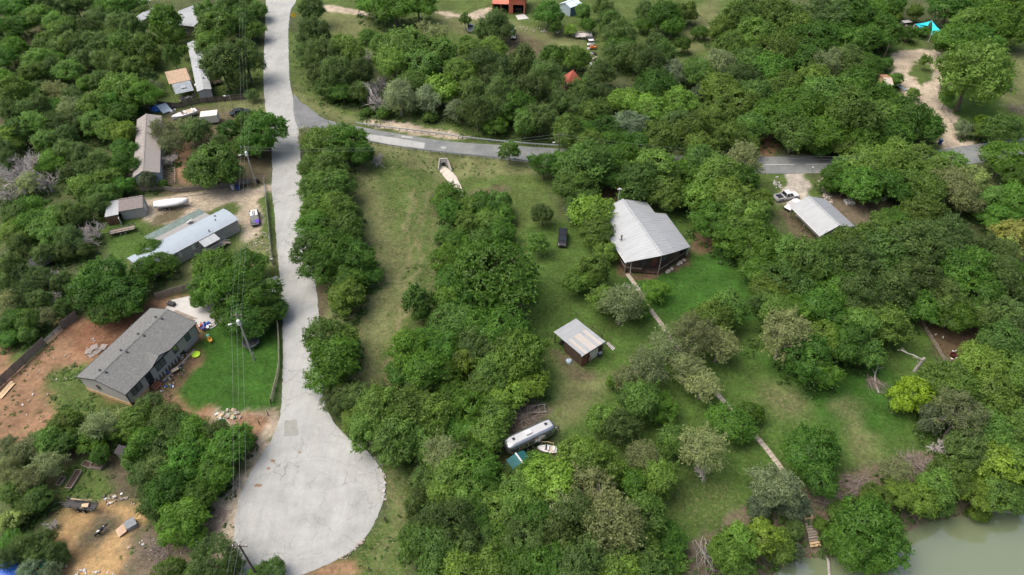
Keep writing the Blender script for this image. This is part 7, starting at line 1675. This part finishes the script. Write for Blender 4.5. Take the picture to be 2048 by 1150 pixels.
# undergrowth between the trees: nobody could count it
def undergrowth():
    rng = np.random.RandomState(11)
    P = []; S = []
    for bx, by, R, k in TREE_BASES:
        if k in 'TH' : continue
        yard = False
        px = pix((bx, by, 0))
        for (x0, y0, x1, y1) in ((1040, 430, 1340, 660), (1180, 560, 1520, 1000), (1020, 280, 1330, 440), (1560, 850, 1690, 1010), (380, 500, 580, 700), (390, 200, 580, 380), (160, 540, 330, 660), (1880, 100, 2048, 260)):
            if x0 < px[0] < x1 and y0 < px[1] < y1: yard = True
        if yard: continue
        n = int(9 + R * 2.2)
        a = rng.rand(n) * 6.28; d = R * 1.05 * np.sqrt(rng.rand(n))
        P.append(np.stack([bx + np.cos(a) * d, by + np.sin(a) * d], 1)); S.append(rng.uniform(.35, 1.0, n))
    P = np.vstack(P); S = np.concatenate(S)
    # nothing grows on paving
    keep = np.ones(len(P), bool)
    for poly, mrg in ((gpoly(LANE_W + LANE_E, 3), 1.2), (EW_POLY, 1.5), (gpoly(FIELD_KEEP, 2), 0.5)) + tuple((q, .6) for q in KEEPOUT):
        keep &= poly_sd(P[:, 0], P[:, 1], poly) < -mrg
    H = hgrid(P[:, 0], P[:, 1]); keep &= H > WATER_Z + .1
    P = P[keep]; S = S[keep]; H = H[keep]
    m = 16; n = len(P)
    u = rng.normal(size=(n, m, 3)); u[..., 2] = np.abs(u[..., 2]); u /= np.linalg.norm(u, axis=2)[..., None]
    pts = np.concatenate([P, H[:, None]], 1)[:, None, :] + u * S[:, None, None] * rng.uniform(.6, 1, (n, m, 1)) * np.array([1.1, 1.1, .9])
    nn = u + np.array([0, 0, .6]) + rng.normal(scale=.5, size=u.shape); nn /= np.linalg.norm(nn, axis=2)[..., None]
    tone = np.clip(.5 + rng.normal(scale=.2, size=(n, 1)) + rng.normal(scale=.15, size=(n, m)), 0, 1)
    me = leaves_mesh('undergrowth', pts.reshape(-1, 3), nn.reshape(-1, 3), rng.uniform(.14, .34, n * m), tone.reshape(-1), rng)
    o = tag(obj('undergrowth', me), 'low green undergrowth of weeds and brush between the trees', 'undergrowth', kind='stuff')
    o.color = (.066, .128, .028, 1)
    print('undergrowth', n)
undergrowth()

# weeds and rank grass on waste ground: one mass
def weeds():
    rng = np.random.RandomState(21); P = []
    for px, dens in WEEDS:
        poly = gpoly(px, 2); a = np.array(poly); lo, hi = a.min(0), a.max(0); n = int((hi - lo).prod() * dens)
        q = lo + rng.rand(n, 2) * (hi - lo); k = poly_sd(q[:, 0], q[:, 1], poly) > 0
        k &= vnoise(q[:, 0], q[:, 1], 2.2, 5) > .42; P.append(q[k])
    P = np.vstack(P); keep_ = np.ones(len(P), bool)
    for q in (gpoly(LANE_W + LANE_E, 3), EW_POLY): keep_ &= poly_sd(P[:, 0], P[:, 1], q) < -.15
    P = P[keep_]; H = hgrid(P[:, 0], P[:, 1]); k = H > WATER_Z + .05; P = P[k]; H = H[k]; n = len(P); m = 8
    S = rng.uniform(.12, .42, n)
    u = rng.normal(size=(n, m, 3)); u[..., 2] = np.abs(u[..., 2]); u /= np.linalg.norm(u, axis=2)[..., None]
    pts = np.concatenate([P, H[:, None]], 1)[:, None, :] + u * S[:, None, None] * np.array([1, 1, .8]); nn = u + np.array([0, 0, .7]) + rng.normal(scale=.4, size=u.shape); nn /= np.linalg.norm(nn, axis=2)[..., None]
    tone = np.clip(.5 + rng.normal(scale=.25, size=(n, 1)) + rng.normal(scale=.15, size=(n, m)), 0, 1)
    me = leaves_mesh('weeds', pts.reshape(-1, 3), nn.reshape(-1, 3), rng.uniform(.07, .2, n * m), tone.reshape(-1), rng)
    o = tag(obj('weeds', me), 'green weeds and rank grass on dirt yards, verges and river bank', 'weeds', kind='stuff'); o.color = (.062, .135, .024, 1); print('weeds', n)
WEEDS = [([(110, 745), (180, 720), (200, 770), (260, 810), (300, 830), (160, 850), (100, 800)], 2.2), ([(10, 735), (80, 660), (125, 670), (60, 750)], .9), ([(-20, 800), (120, 740), (150, 800), (60, 880), (-20, 900)], .5), ([(120, 930), (220, 935), (215, 995), (115, 990)], 1.6),
         ([(575, 60), (600, 85), (640, 195), (760, 240), (710, 245), (640, 230), (590, 195)], .5), ([(745, 905), (830, 930), (800, 1150), (700, 1150), (740, 1070), (770, 1000)], .5), ([(1330, 1150), (1480, 1015), (1620, 980), (1800, 925), (1900, 905), (1960, 1030), (1800, 1060), (1600, 1110), (1400, 1200)], .8), ([(760, 245), (1120, 270), (1120, 292), (900, 275)], .4), ([(480, 480), (545, 470), (550, 535), (490, 530)], .6), ([(735, 300), (890, 315), (1060, 335), (1060, 345), (900, 345), (760, 330)], .5), ([(200, 440), (300, 460), (340, 440), (250, 520), (200, 500)], .4), ([(330, 700), (400, 650), (380, 720), (340, 800), (310, 800)], .4), ([(1835, 590), (1990, 640), (1990, 730), (1950, 720), (1960, 660), (1870, 610)], .6), ([(270, 1060), (470, 1040), (460, 1150), (250, 1150)], .35), ([(430, 225), (528, 195), (530, 235), (440, 245)], .5), ([(700, 330), (870, 320), (870, 480), (850, 640), (780, 780), (700, 780), (760, 600)], .12)]
weeds()
